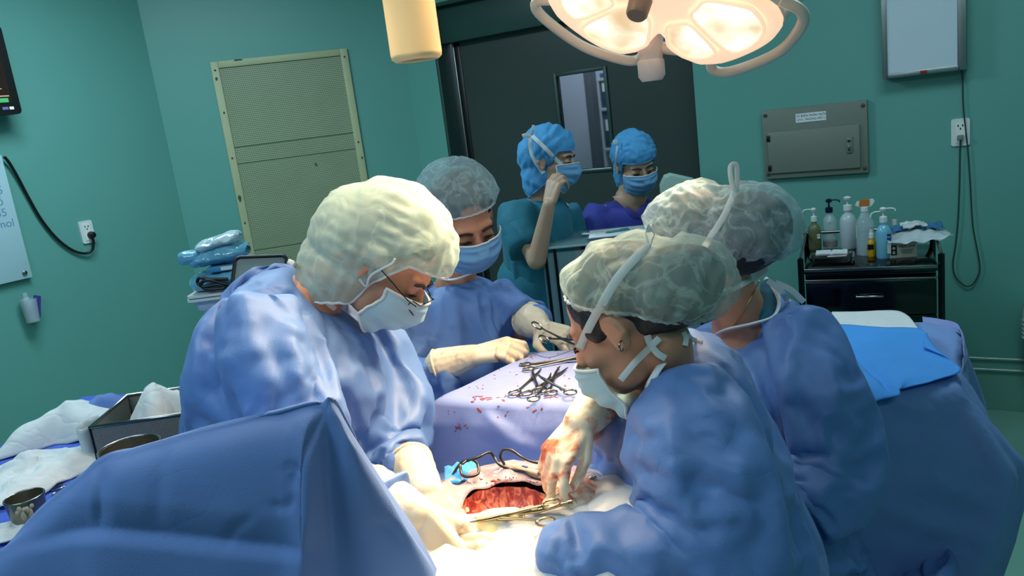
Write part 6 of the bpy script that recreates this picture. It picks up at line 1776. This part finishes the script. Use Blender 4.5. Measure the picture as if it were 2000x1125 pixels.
gC = make_gown(PC, [
    ('l', [ring_px((1285, 712), (1360, 645), 1.25, .075), ring_px((1240, 775), (1440, 690), 1.25, .15), ring_px((1208, 870), (1490, 790), 1.25, .18), ring_px((1185, 960), (1535, 900), 1.26, .19),
           ring_px((1170, 1060), (1562, 1010), 1.28, .20), ring_px((1180, 1200), (1590, 1160), 1.30, .20), (V((.36, 1.31, .62)), V((.21, 0, 0)), V((0, .21, 0))), (V((.38, 1.32, .30)), V((.25, 0, 0)), V((0, .25, 0)))]),
    ('l', arm_loft([(1325, 750, 1.15, .07), (1345, 845, 1.07, .082), (1385, 960, 1.03, .080), (1405, 1060, 1.0, .078), (1320, 1100, 1.0, .075), (1190, 1098, 1.01, .070), (1085, 1098, 1.03, .058), (1062, 1100, 1.035, .050)])),
    ('l', arm_loft([(1290, 780, 1.40, .075), (1245, 825, 1.39, .065), (1190, 820, 1.31, .050), (1160, 815, 1.27, .042)])),
], pleats(
    ([(1254, 739), (1235, 812), (1224, 899), (1215, 980)], 1.1, -1), ([(1215, 800), (1196, 881), (1188, 976)], .9, 1), ([(1233, 890), (1297, 899), (1319, 925)], .35, 1), ([(1321, 787), (1323, 856), (1336, 942), (1358, 1011), (1388, 1050), (1414, 1075)], 1.1, 1), ([(1394, 875), (1401, 942), (1412, 1028), (1408, 1050)], 1.1, -1),
    ([(1440, 735), (1478, 834), (1496, 890), (1517, 968), (1534, 1071), (1540, 1120)], 1.2, 1), ([(1284, 916), (1259, 968), (1203, 1006), (1164, 1045), (1138, 1065)], 1.2, -1), ([(1259, 985), (1302, 1028), (1345, 1071), (1380, 1100)], .8, 1), ([(1185, 985), (1228, 972), (1276, 920)], .8, 1), ([(1130, 1050), (1090, 1080), (1080, 1120)], .5, 1), ([(1180, 1100), (1240, 1080), (1330, 1105)], .7, -1),
    ([(1444, 959), (1474, 1011), (1490, 1060)], .4, 1), ([(1290, 740), (1340, 720), (1400, 730)], .4, 1), ([(1360, 760), (1385, 840), (1440, 930), (1470, 1080)], .7, -1), ([(1430, 860), (1460, 950), (1450, 1100)], .5, 1), ([(1280, 800), (1265, 860), (1262, 890)], .5, 1)), 7.0, JC, [(P(1330, 690, 1.24), .10), (P(1430, 720, 1.26), .06), (P(1330, 770, 1.10), .05)])
tube('neck_binding', smooth_path([P(*q) for q in ((1347, 658, 1.30), (1340, 672, 1.20), (1315, 690, 1.145), (1292, 712, 1.125), (1275, 738, 1.12), (1262, 760, 1.14))], 5), 1.0, BIND, PC, 8, flat=(.007, .003))
hairC = hair_mesh(hC, PC, bun=[((-.092, 0, .012), (.096, .078, .066))], temple=True)
capC = cap_mesh('bouffant_cap', hC, PC, CAPW, [((-.012, 0, .042), (.122, .100, .089)), ((-.090, 0, .012), (.112, .094, .081))], tilt=38, tmax=108, org=(-.045, 0, .045), pleat=.003, npl=40, crk=.009, csc=34, seed=3.0, rimpull=.16)
mC, mfC = mask_mesh(hC, PC, MASKW, top=-.030)
ribbon_on('mask_tie', [capC, bC, hairC], [(1132, 680), (1150, 640), (1172, 600), (1205, 545), (1240, 505), (1268, 480)], PC, w=.0065, off=.004)
lp_ = [P(1268, 480, 1.10), P(1262, 462, 1.10), P(1262, 450, 1.105), P(1270, 446, 1.11), P(1277, 456, 1.115), P(1272, 472, 1.11), P(1270, 482, 1.105)]
tube('tie_loop', smooth_path(lp_, 5), 1.0, TIE, PC, 8, flat=(.006, .0012), upv=(1, 0, 0))
ribbon_on('mask_tie', [gC, bC, mC], [(1212, 742), (1240, 708), (1262, 686), (1288, 660)], PC, w=.005, off=.004)
ribbon_on('mask_tie', [bC, gC], [(1264, 655), (1270, 672), (1284, 690), (1300, 700)], PC, w=.005, off=.004)
o = P(1214, 672, 1.10); bv1, _ = world_bvh(bC); d = _ray(1213, 668).normalized(); loc, n_, i_, ds = bv1.ray_cast(CAMP, d)
er = ring_pts(V(loc) - d * .003 + V((0, 0, -.006)), .0075, 20, V((.55, .8, 0)), V((0, 0, 1))) if loc is not None else ring_pts(o, .0075)
tube('earring', er, .0016, STEEL, PC, 8, True)
for pts in ([(1342, 652), (1350, 662), (1372, 668)], [(1335, 648), (1340, 660), (1338, 675)]):
    ribbon_on('gown_tie', [gC, bC], pts, PC, BIND, w=.004, off=.006, Y0=1.16)
# far hand over the wound, near hand on the towel
wF = P(1134, 826, 1.22)
glove(PC, wF, P(1086, 892, 1.175) - wF, V((-.45, -.66, .60)), P(1174, 782, 1.27) - wF, True, GLOVE_R, .095, (.029, .041), curls=[(32, 22, 14), (36, 24, 16), (42, 34, 20), (46, 38, 24)], spread=(14, 2, -5, -12), thumb=(.9, .45, -.45, .25), s=.86)
wN = P(1048, 1102, 1.045)
glove(PC, wN, P(960, 1085, 1.06) - wN, V((-.1, -.35, .93)), P(1150, 1105, 1.03) - wN, False, GLOVE, .07, (.030, .044), curls=[(20, 30, 20), (25, 35, 22), (30, 35, 25), (35, 38, 25)], s=.95)

# ------------------------------------------------ D: surgeon behind, at the right
PD_ = place_person('surgeon behind on the right with a necklace and a large pale cap', None)
hD = HF(P(1362, 490, 1.60), (-.70, .56, -.42), (-.36, .24, .90), .96)
JD = dict(pel=V((.63, 1.75, .86)), ch=P(1480, 760, 1.66), nk=P(1440, 610, 1.64), hd=hD.p(-.03, 0, -.06), shL=P(1550, 650, 1.54), shR=P(1410, 670, 1.78),
          elL=P(1635, 860, 1.46), wrL=P(1500, 1000, 1.38), elR=P(1330, 790, 1.72), wrR=P(1200, 930, 1.40), side=V((-.5, -.85, 0)).normalized(), fwd=V((-.85, .5, 0)).normalized())
bD = fuse('body', body_shapes(JD) + head_shapes(hD) + [('c', P(1425, 560, 1.58), .050, P(1455, 640, 1.63), .062)], .006, SKIN_S, PD_, 3); face_bits(hD, PD_)
gD = make_gown(PD_, [
    ('l', [ring_px((1400, 665), (1535, 575), 1.66, .09), ring_px((1350, 700), (1590, 620), 1.66, .16), ring_px((1340, 790), (1612, 720), 1.66, .18), ring_px((1350, 890), (1620, 850), 1.67, .18), ring_px((1400, 1000), (1650, 980), 1.68, .18),
           ring_px((1430, 1130), (1715, 1110), 1.70, .19), (V((.68, 1.72, .55)), V((.24, 0, 0)), V((0, .22, 0))), (V((.69, 1.73, .28)), V((.28, 0, 0)), V((0, .26, 0)))]),
    ('l', arm_loft([(1545, 600, 1.56, .065), (1580, 700, 1.50, .080), (1615, 790, 1.47, .085), (1632, 860, 1.45, .080), (1590, 930, 1.42, .075), (1530, 990, 1.39, .060), (1480, 1010, 1.37, .05)])),
    ('l', arm_loft([(1400, 650, 1.74, .075), (1350, 760, 1.72, .075), (1300, 840, 1.62, .065), (1230, 910, 1.46, .048)])),
], pleats(
    ([(1539, 620), (1547, 726), (1554, 834), (1560, 950)], .9, 1), ([(1435, 720), (1474, 679), (1500, 700)], .8, 1), ([(1556, 834), (1612, 873), (1685, 899)], .9, -1), ([(1560, 687), (1603, 709), (1634, 743)], .5, 1), ([(1569, 838), (1595, 886), (1659, 925)], .7, 1), ([(1580, 1010), (1610, 960), (1665, 910)], .7, -1),
    ([(1651, 959), (1672, 1011), (1707, 1054), (1728, 1123)], 1.2, 1), ([(1500, 560), (1560, 590), (1600, 640)], .5, 1), ([(1460, 720), (1490, 800), (1500, 880)], .8, -1), ([(1600, 990), (1630, 1050), (1640, 1120)], .7, 1), ([(1510, 710), (1540, 760), (1545, 820)], .6, 1), ([(1595, 640), (1620, 740), (1650, 820)], .6, -1)), 10.0, JD, [(P(1500, 570, 1.64), .09), (P(1570, 620, 1.55), .05)])
tube('neck_binding', smooth_path([P(*q) for q in ((1395, 655, 1.60), (1420, 643, 1.56), (1470, 632, 1.535), (1510, 618, 1.535), (1522, 590, 1.56), (1510, 560, 1.60), (1495, 545, 1.66))], 5), 1.0, BIND, PD_, 8, flat=(.006, .003))
for pts in ([(1500, 548), (1525, 568), (1540, 590)], [(1515, 552), (1545, 566), (1570, 590)]):
    ribbon_on('gown_tie', [gD, bD], pts, PD_, BIND, w=.006, off=.005, Y0=1.56)
UND = fabric('teal_undershirt', (36, 104, 124), crease=.05)
fuse('undershirt', [('c', P(1505, 585, 1.60), .022, P(1495, 620, 1.575), .026), ('c', P(1500, 560, 1.63), .018, P(1505, 590, 1.60), .022)], .006, UND, PD_, 4)
hair_mesh(hD, PD_, bun=[((-.105, 0, -.01), (.108, .084, .084))])
capD = cap_mesh('bouffant_cap', hD, PD_, CAPG, [((-.010, 0, .052), (.115, .102, .092)), ((-.105, -.0, -.010), (.125, .098, .098))], tilt=42, tmax=106, org=(-.05, 0, .04), pleat=.003, npl=40, crk=.007, csc=30, seed=6.0, rimpull=.16)
mask_mesh(hD, PD_, MASKW, top=-.004)
ribbon_on('mask_tie', [capD], [(1365, 500), (1390, 460), (1415, 420), (1435, 375)], PD_, w=.006, off=.004)
tube('tie_loop', smooth_path([P(1436, 376, 1.50), P(1428, 350, 1.50), P(1427, 325, 1.50), P(1438, 323, 1.505), P(1440, 350, 1.505), P(1438, 378, 1.505)], 5), 1.0, TIE, PD_, 8, flat=(.005, .0012), upv=(0, 1, 0))
ribbon_on('mask_tie', [bD, gD], [(1405, 575), (1440, 560), (1475, 540), (1500, 525)], PD_, w=.006, off=.004)
ribbon_on('necklace', [bD, gD], [(1483, 548), (1470, 575), (1455, 605), (1440, 625), (1432, 636)], PD_, mat=GOLD, w=.0013, off=.002)
wD = P(1196, 968, 1.225)
glove(PD_, wD, P(1158, 962, 1.20) - wD, V((.1, -.35, .9)), P(1235, 940, 1.33) - wD, True, GLOVE_R, .08, (.029, .041), curls=[(15, 35, 20), (20, 40, 25), (30, 45, 30), (40, 45, 30)], s=.9)
# ================================================================== THE TWO NURSES BY THE DOOR
SCT = fabric('teal_scrubs', (24, 104, 124), translucent=.0, crease=.15, cscale=6)
SCN = fabric('navy_violet_scrubs', (50, 58, 150), translucent=.0, crease=.15, cscale=6)
SCN2 = fabric('darker_violet_collar', (38, 40, 122), translucent=.0, crease=.05)
SKIN_N = pmat('olive_light_skin', (182, 148, 124), rough=.5, noise=.06, nscale=25, sss=.1)
hood_ells = [((-.012, 0, .046), (.112, .094, .100)), ((-.040, 0, -.07), (.078, .078, .125)), ((-.05, 0, .02), (.092, .088, .095))]
# ---- E: left nurse, hand raised to her mask
PE = place_person('nurse in teal scrubs and blue hood touching her mask', None)
hE = HF(P(1075, 312, 3.32), (.90, -.38, -.16), (.1, 0, 1), 1.0)
JE = dict(pel=V((.10, 3.42, .92)), ch=P(1045, 500, 3.40), nk=P(1055, 395, 3.36), hd=hE.p(-.03, 0, -.05), shL=P(1100, 418, 3.50), shR=P(1014, 428, 3.28),
          elR=P(1048, 508, 3.14), wrR=P(1072, 400, 3.10), elL=P(1120, 500, 3.50), wrL=P(1130, 560, 3.36), side=V((.45, .9, 0)).normalized(), fwd=V((.9, -.42, 0)).normalized())
hsR = hand_shapes(P(1073, 398, 3.10), P(1086, 345, 3.13) - P(1073, 398, 3.10), V((-.6, -.7, .2)), True, curls=[(35, 55, 30), (35, 60, 35), (40, 60, 35), (45, 60, 35)], thumb=(.9, .3, -.5, .3))
hsL = hand_shapes(JE['wrL'], V((.1, -.3, -1)), V((.5, -.8, .2)), False)
bE = fuse('body', body_shapes(JE) + head_shapes(hE) + hsR + hsL, .0042, SKIN_N, PE, 2); face_bits(hE, PE)
def scrubs(parent, name, torso, sleeves, mat, seed, lines=()):
    o = fuse(name, [('l', torso)] + sleeves, .010, mat, parent, 6)
    crumple(o, .008, 7, (1.2, 1.2, .6), seed); crease(o, lines); return o
gE = scrubs(PE, 'scrub_top', [ring_px((1012, 392), (1098, 388), 3.37, .07), ring_px((988, 420), (1112, 415), 3.39, .14), ring_px((984, 470), (1118, 470), 3.40, .15), ring_px((990, 540), (1124, 535), 3.41, .15), ring_px((1002, 620), (1130, 610), 3.42, .16), ring_px((1005, 680), (1138, 670), 3.43, .17)],
            [('l', arm_loft([(1010, 405, 3.30, .075), (1012, 440, 3.26, .082), (1022, 470, 3.22, .078), (1030, 486, 3.19, .07)])), ('l', arm_loft([(1100, 408, 3.50, .07), (1112, 450, 3.51, .07), (1118, 480, 3.5, .065)]))], SCT, 1.0,
            [([(1000, 430), (1030, 470), (1045, 480)], .012, .02), ([(1060, 420), (1080, 470), (1090, 530)], .010, .02), ([(990, 450), (1005, 520), (1015, 590)], .012, .025)])
lg = fuse('scrub_trousers', [('c', JE['pel'], .17, V((JE['pel'].x + .05, JE['pel'].y + .08, .1)), .085), ('c', JE['pel'], .17, V((JE['pel'].x - .05, JE['pel'].y - .08, .1)), .085)], .014, SCT, PE, 6)
hair_mesh(hE, PE)
hoodE = cap_mesh('hood', hE, PE, CAPB, hood_ells, tilt=8, org=(-.015, 0, .02), opening=op_hood(84, 152, 44, 82), pleat=.0015, npl=26, crk=.006, csc=26, seed=2.5, rimpull=.03, nu=110, nv=50)
mask_mesh(hE, PE, MASKB, top=-.004)
ribbon_on('mask_tie', [hoodE, bE], [(1100, 326), (1075, 300), (1055, 280), (1038, 264)], PE, w=.008, off=.005)
ribbon_on('mask_tie', [hoodE], [(1062, 338), (1045, 315), (1036, 290), (1037, 266)], PE, w=.008, off=.005)
tube('tie_knot', smooth_path([P(1037, 266, 3.24), P(1028, 264, 3.23), P(1020, 266, 3.23)], 4), 1.0, TIE, PE, 8, flat=(.008, .002), upv=(0, -1, 0))
tube('tie_knot', smooth_path([P(1038, 264, 3.24), P(1041, 254, 3.23), P(1042, 244, 3.23)], 4), 1.0, TIE, PE, 8, flat=(.006, .002), upv=(0, -1, 0))
bvE, _ = world_bvh(gE); d = _ray(1107, 400).normalized(); loc, n_, i_, ds = bvE.ray_cast(CAMP, d)
if loc is not None:
    qn = V(n_) if V(n_).dot(d) < 0 else -V(n_); x_ = qn.orthogonal().normalized(); y_ = qn.cross(x_)
    bm = bmesh.new(); add_lathe(bm, [(0, .001), (.013, .001), (.013, .003), (0, .003)], 20, frame(V(loc), x_, y_, qn), False); bd = bmobj('badge', bm, pmat('brown_badge', (74, 60, 44)), PE)
    bm = bmesh.new(); add_tube(bm, ring_pts(V(loc) + qn * .003, .008, 16, x_, y_), .0018, 6, True); bmobj('badge_ring', bm, PAPER, bd)
# ---- F: right nurse, looking down
PF = place_person('nurse in violet scrubs and blue hood looking down beside the door', None)
hF = HF(P(1240, 318, 3.58), (.22, -.86, -.40), (-.05, -.25, .97), 1.0)
JF = dict(pel=V((.66, 3.72, .90)), ch=P(1225, 480, 3.68), nk=P(1228, 385, 3.64), hd=hF.p(-.03, 0, -.05), shL=P(1295, 412, 3.66), shR=P(1172, 420, 3.64),
          elL=P(1312, 500, 3.62), wrL=P(1290, 560, 3.48), elR=P(1155, 510, 3.58), wrR=P(1190, 560, 3.46), side=V((.98, .15, 0)).normalized(), fwd=V((.15, -.98, 0)).normalized())
bF = fuse('body', body_shapes(JF) + head_shapes(hF) + hand_shapes(JF['wrL'], V((-.3, -.8, -.1)), V((0, 0, 1)), False) + hand_shapes(JF['wrR'], V((.2, -.8, -.1)), V((0, 0, 1)), True), .0042, SKIN_N, PF, 2); face_bits(hF, PF)
gF = scrubs(PF, 'scrub_top', [ring_px((1190, 396), (1272, 390), 3.68, .06), ring_px((1160, 412), (1300, 402), 3.67, .12), ring_px((1155, 450), (1308, 445), 3.68, .14), ring_px((1152, 520), (1310, 520), 3.69, .15), ring_px((1150, 620), (1312, 620), 3.70, .16), ring_px((1150, 680), (1316, 680), 3.71, .17)],
            [('l', arm_loft([(1175, 408, 3.64, .065), (1160, 450, 3.61, .072), (1156, 490, 3.59, .070)])), ('l', arm_loft([(1292, 402, 3.66, .065), (1305, 450, 3.64, .072), (1310, 490, 3.62, .07)]))], SCN, 3.0,
            [([(1180, 410), (1195, 450), (1190, 500)], .010, .02), ([(1160, 420), (1165, 470), (1170, 510)], .008, .02)])
fuse('scrub_trousers', [('c', JF['pel'], .17, V((JF['pel'].x + .09, JF['pel'].y, .1)), .085), ('c', JF['pel'], .17, V((JF['pel'].x - .09, JF['pel'].y, .1)), .085)], .014, SCN, PF, 6)
for s, pp in ((1, ((1200, 392), (1212, 400), (1228, 413), (1245, 424))), (-1, ((1264, 392), (1260, 400), (1253, 412), (1245, 424)))):
    ribbon_on('collar_band', [gF, bF], pp, PF, SCN2, w=.013, off=.004)
# skin of the v-neck
bvF, _ = world_bvh(gF)
vn = [];
for (x, y) in ((1196, 384), (1222, 408), (1245, 420), (1258, 402), (1265, 384), (1230, 378)):
    d = _ray(x, y).normalized(); loc, n_, i_, ds = bvF.ray_cast(CAMP, d); vn.append((loc if loc is not None else P(x, y, 3.56)) - d * .002)
bm = bmesh.new(); vv = [bm.verts.new(p) for p in vn]; ce = bm.verts.new(sum(vn, V((0, 0, 0))) / len(vn))
for i in range(len(vv)): bm.faces.new((vv[i], vv[(i + 1) % len(vv)], ce))
o = bmobj('neckline_skin', bm, SKIN_N, PF, smooth=True); solidify(o, .003, 1)
hair_mesh(hF, PF)
hoodF = cap_mesh('hood', hF, PF, CAPB, hood_ells, tilt=8, org=(-.015, 0, .02), opening=op_hood(84, 150, 48, 86), pleat=.0015, npl=26, crk=.006, csc=26, seed=7.5, rimpull=.03, nu=110, nv=50)
mask_mesh(hF, PF, MASKB, top=-.004)
ribbon_on('mask_tie', [hoodF], [(1220, 352), (1208, 335), (1203, 310), (1206, 285)], PF, w=.004, off=.004)
tube('tie_knot', [P(1206, 276, 3.50), P(1198, 278, 3.49)], 1.0, TIE, PF, 8, flat=(.010, .002), upv=(0, -1, 0))
# ================================================================== STACK ON A TROLLEY BEHIND THE LEFT SURGEON
SYY = 2.55
def sp(px, py, Y=SYY): return P(px, py, Y)
sc0 = sp(378, 612); TZ = sc0.z
tq = thing('supply_trolley', 'steel supply trolley standing behind the left surgeon', 'trolley', loc=(sc0.x + .29, SYY + .12, 0))
box('top_shelf', (0, 0, TZ - .012), (.46, .34, .022), STEEL, tq, .004)
for x in (-.21, .21):
    for y in (-.15, .15): tube('post', [(x, y, 0), (x, y, TZ - .012)], .012, STEEL, tq, 10)
box('lower_shelf', (0, 0, .28), (.44, .32, .02), STEEL, tq, .004)
W0 = sp(367, 580); W1 = sp(470, 568)
wdt = (W1 - W0).length + .05
cb = thing('storage_tub', 'white plastic tub with a lid on the supply trolley', 'tub', loc=(W0.x + wdt / 2 - .005, SYY + .10, TZ))
lidz = sp(372, 583).z - TZ
bm = bmesh.new(); rings = []
for w, z in ((.86, 0), (.90, .004), (1.0, lidz)): rings.append([bm.verts.new((x * w, y * w, z)) for x, y in rrect(wdt - .02, .20, .02)])
for A_, B_ in zip(rings, rings[1:]):
    n_ = len(A_)
    for k in range(n_): bm.faces.new((A_[k], A_[(k + 1) % n_], B_[(k + 1) % n_], B_[k]))
bm.faces.new(rings[0][::-1]); bm.faces.new(rings[-1]); bmobj('tub_body', bm, pmat('translucent_white_tub', (205, 216, 218), rough=.35), cb, auto=40)
prism('lid', rrect(wdt, .22, .02), lidz, lidz + .008, WHITEP, cb); prism('lid_rim', rrect(wdt + .004, .224, .022), lidz - .012, lidz - .004, WHITEP, cb)
TOPZ = TZ + lidz + .008
LBAG = pmat('light_blue_clear_bag', (112, 178, 208), rough=.14, alpha=.92, noise=.3, nscale=14, bump=.6, bscale=26, spec=.7)
WBAG = pmat('clear_white_bag', (190, 214, 222), rough=.14, alpha=.85, noise=.18, nscale=14, bump=.6, bscale=26, spec=.7)
def pack(name, label, x0, x1, z0, z1, y, dy, mat, seed, tilt=0.0, pinch=.35):
    """puffy sealed bag"""
    def fn(u, v):
        a = 6.283 * u; t = v * 2 - 1
        w = (1 - abs(t) ** 6) ** .5 if abs(t) < 1 else 0
        k = pinch + (1 - pinch) * w
        x = (x0 + x1) / 2 + (x1 - x0) / 2 * t
        q = V((x, y + dy * math.cos(a) * k, (z0 + z1) / 2 + tilt * t + (z1 - z0) / 2 * math.sin(a) * k))
        n = mnoise.noise(q * 22 + V((seed, 0, seed))); n2 = 1 - 2 * abs(mnoise.noise(q * 30 + V((0, seed, 0))))
        return q + V((0, -.5, .8)) * (.006 * n + .007 * n2)
    o = grid_obj(name, 40, 30, fn, mat, None, wrapu=True)
    return tag(o, label, 'package')
def zz(px, py): return sp(px, py, SYY + .1).z
xL, xR = W0.x, W0.x + wdt
pk = pack('blue_pack', 'large light blue clear-wrapped pack with a coiled cable on the tub', xL + .0, xR - .02, TOPZ, zz(400, 528), SYY + .10, .09, LBAG, 1.0, .008, .75)
z1 = zz(400, 528)
cbk = smooth_path([sp(445, 545, SYY - .01), sp(410, 545, SYY - .005), sp(390, 543, SYY - .005), sp(386, 552, SYY - .005), sp(398, 560, SYY - .01), sp(425, 556, SYY - .01), sp(440, 562, SYY - .01), sp(405, 565, SYY - .01), sp(392, 556, SYY - .01), sp(405, 547, SYY - .01), sp(430, 552, SYY - .01), sp(452, 556, SYY - .01), sp(470, 545, SYY)], 5)
tag(tube('coiled_cable', cbk, .0055, BLACKP, None, 8), 'black coiled cable in the light blue pack behind the left surgeon', 'cable')
pl2 = box('flat_pack', ((xL + xR) / 2 + .03, SYY + .09, z1 + .009), (wdt * .66, .14, .018), pmat('blue_flat_pack', (74, 146, 196), rough=.3), None, .004); tag(pl2, 'flat blue pack with a white label between the bags', 'package')
lb_ = box('label', ((xL + xR) / 2 + .05, SYY + .019, z1 + .010), (wdt * .40, .002, .011), PAPER, None); lb_.parent = pl2
z2 = z1 + .018
pack('mask_pack', 'puffed light blue bag of caps in the middle of the stack', xL + .005, xR - .03, z2, zz(410, 485) , SYY + .09, .075, LBAG, 4.0, .006, .4)
z3 = zz(410, 485)
pack('gauze_pack', 'clear whitish bag on top of the stack behind the left surgeon', xL + .03, xR - .045, z3 - .006, zz(430, 460), SYY + .09, .06, WBAG, 7.0, .014, .3)
pack('loose_bag', 'small crumpled blue bag hanging off the left of the stack', xL - .02, xL + .05, z2 + .012, z2 + .055, SYY + .05, .03, LBAG, 9.0, .0, .3)
# dark rimmed steel tray leaning behind the surgeon's shoulder
kb = thing('instrument_dish', 'dark rimmed grey dish leaning behind the surgeon in glasses', 'dish', mat=frame(sp(508, 530, 2.45), V((.98, 0, -.10)), V((.05, .6, .75)), V((.05, -.75, .6))))
prism('dish_base', rrect(.16, .10, .018), 0, .004, pmat('grey_dish', (120, 132, 132), rough=.35), kb)
tube('rim', [(x, y, .006) for x, y in rrect(.16, .10, .018)], .0055, BLACKP, kb, 8, True)
tube('prop', [(0, -.04, -.002), (0, -.06, -.30)], .008, STEEL, kb, 8)

# ================================================================== FIELD INSTRUMENTS
def fzz(px, py, z=1.064): return Pz(px, py, z)
def forceps(name, label, tail, tip, w=.008, mat=None):
    M = flat_frame(tail, tip); L_ = (V(tip) - V(tail)).length
    t = thing(name, label, 'forceps', mat=M)
    for s in (1, -1):
        tube('blade', [(0, 0, 0), (.02, s * .002, .001 * s), (L_ * .4, s * w, 0), (L_ * .75, s * w * .6, 0), (L_, s * .0012, 0)], [.003, .0035, .004, .0028, .0012], mat or STEEL, t, 8)
    box('grip', (L_ * .4, 0, .0), (L_ * .2, w * 2 + .003, .004), mat or STEEL, t, .001)
    lathe('joint', [(0, -.004), (.005, -.003), (.005, .003), (0, .004)], mat or STEEL, t, 12, M=Matrix.Rotation(math.radians(90), 4, 'Y'), cap=False)
    return t
BRS = pmat('warm_lit_steel', (170, 150, 120), rough=.25, metal=1.0)
forceps('tissue_forceps', 'long tissue forceps lying across the front edge of the incision', fzz(1114, 982), fzz(965, 1010, 1.05), .006, BRS)
forceps('dissecting_forceps', 'slim dissecting forceps held in the bloodied glove over the wound', P(1160, 930, 1.22), P(1085, 977, 1.20), .004, STEEL)
clamp('field_clamp', 'clamp with open rings lying on the white towel beside the incision', flat_frame(fzz(1078, 1000), fzz(960, 1012, 1.055), (0, 0, 1)), .13, 9, mat=BRS)
# glove-wrapped gauze roll in the incision
o = fuse('gauze_roll', [('c', fzz(955, 1022, 1.04), .020, fzz(1005, 1016, 1.04), .018), ('c', fzz(945, 1030, 1.035), .016, fzz(965, 1035, 1.035), .016)], .004, bloody_glove('yellowed_wet_gauze', .62, (176, 110, 60), (236, 222, 170), 20), None, 3)
crumple(o, .003, 40, seed=2); tag(o, 'wet yellowish gauze roll at the near edge of the incision', 'gauze')
# flecks of blood on the film
bvf, _ = world_bvh(fm)
mk = []
for (cx, cy, n, sp_, sz) in ((975, 945, 14, 12, .003), (1000, 935, 6, 16, .002), (940, 940, 5, 10, .002), (1010, 950, 6, 10, .002), (1050, 945, 5, 12, .002)):
    for _ in range(n):
        d = _ray(cx + rng.gauss(0, sp_), cy + rng.gauss(0, sp_ * .4)).normalized(); loc, n_, i_, ds = bvf.ray_cast(CAMP, d)
        if loc is None: continue
        nn = V(n_) if V(n_).dot(d) < 0 else -V(n_)
        mk.append((V(loc) + nn * .0006, V((1, 0, .01)), 0, nn, sz * rng.uniform(.4, 1.5), sz * rng.uniform(.3, .8), rng.uniform(0, 3)))
if mk:
    o = spatter('blood_flecks', mk, None, BLOOD); o.parent = fm; o['kind'] = 'stuff'

# ------------------------------------------------------------------ tidy up
bpy.data.scenes.remove(TMP)
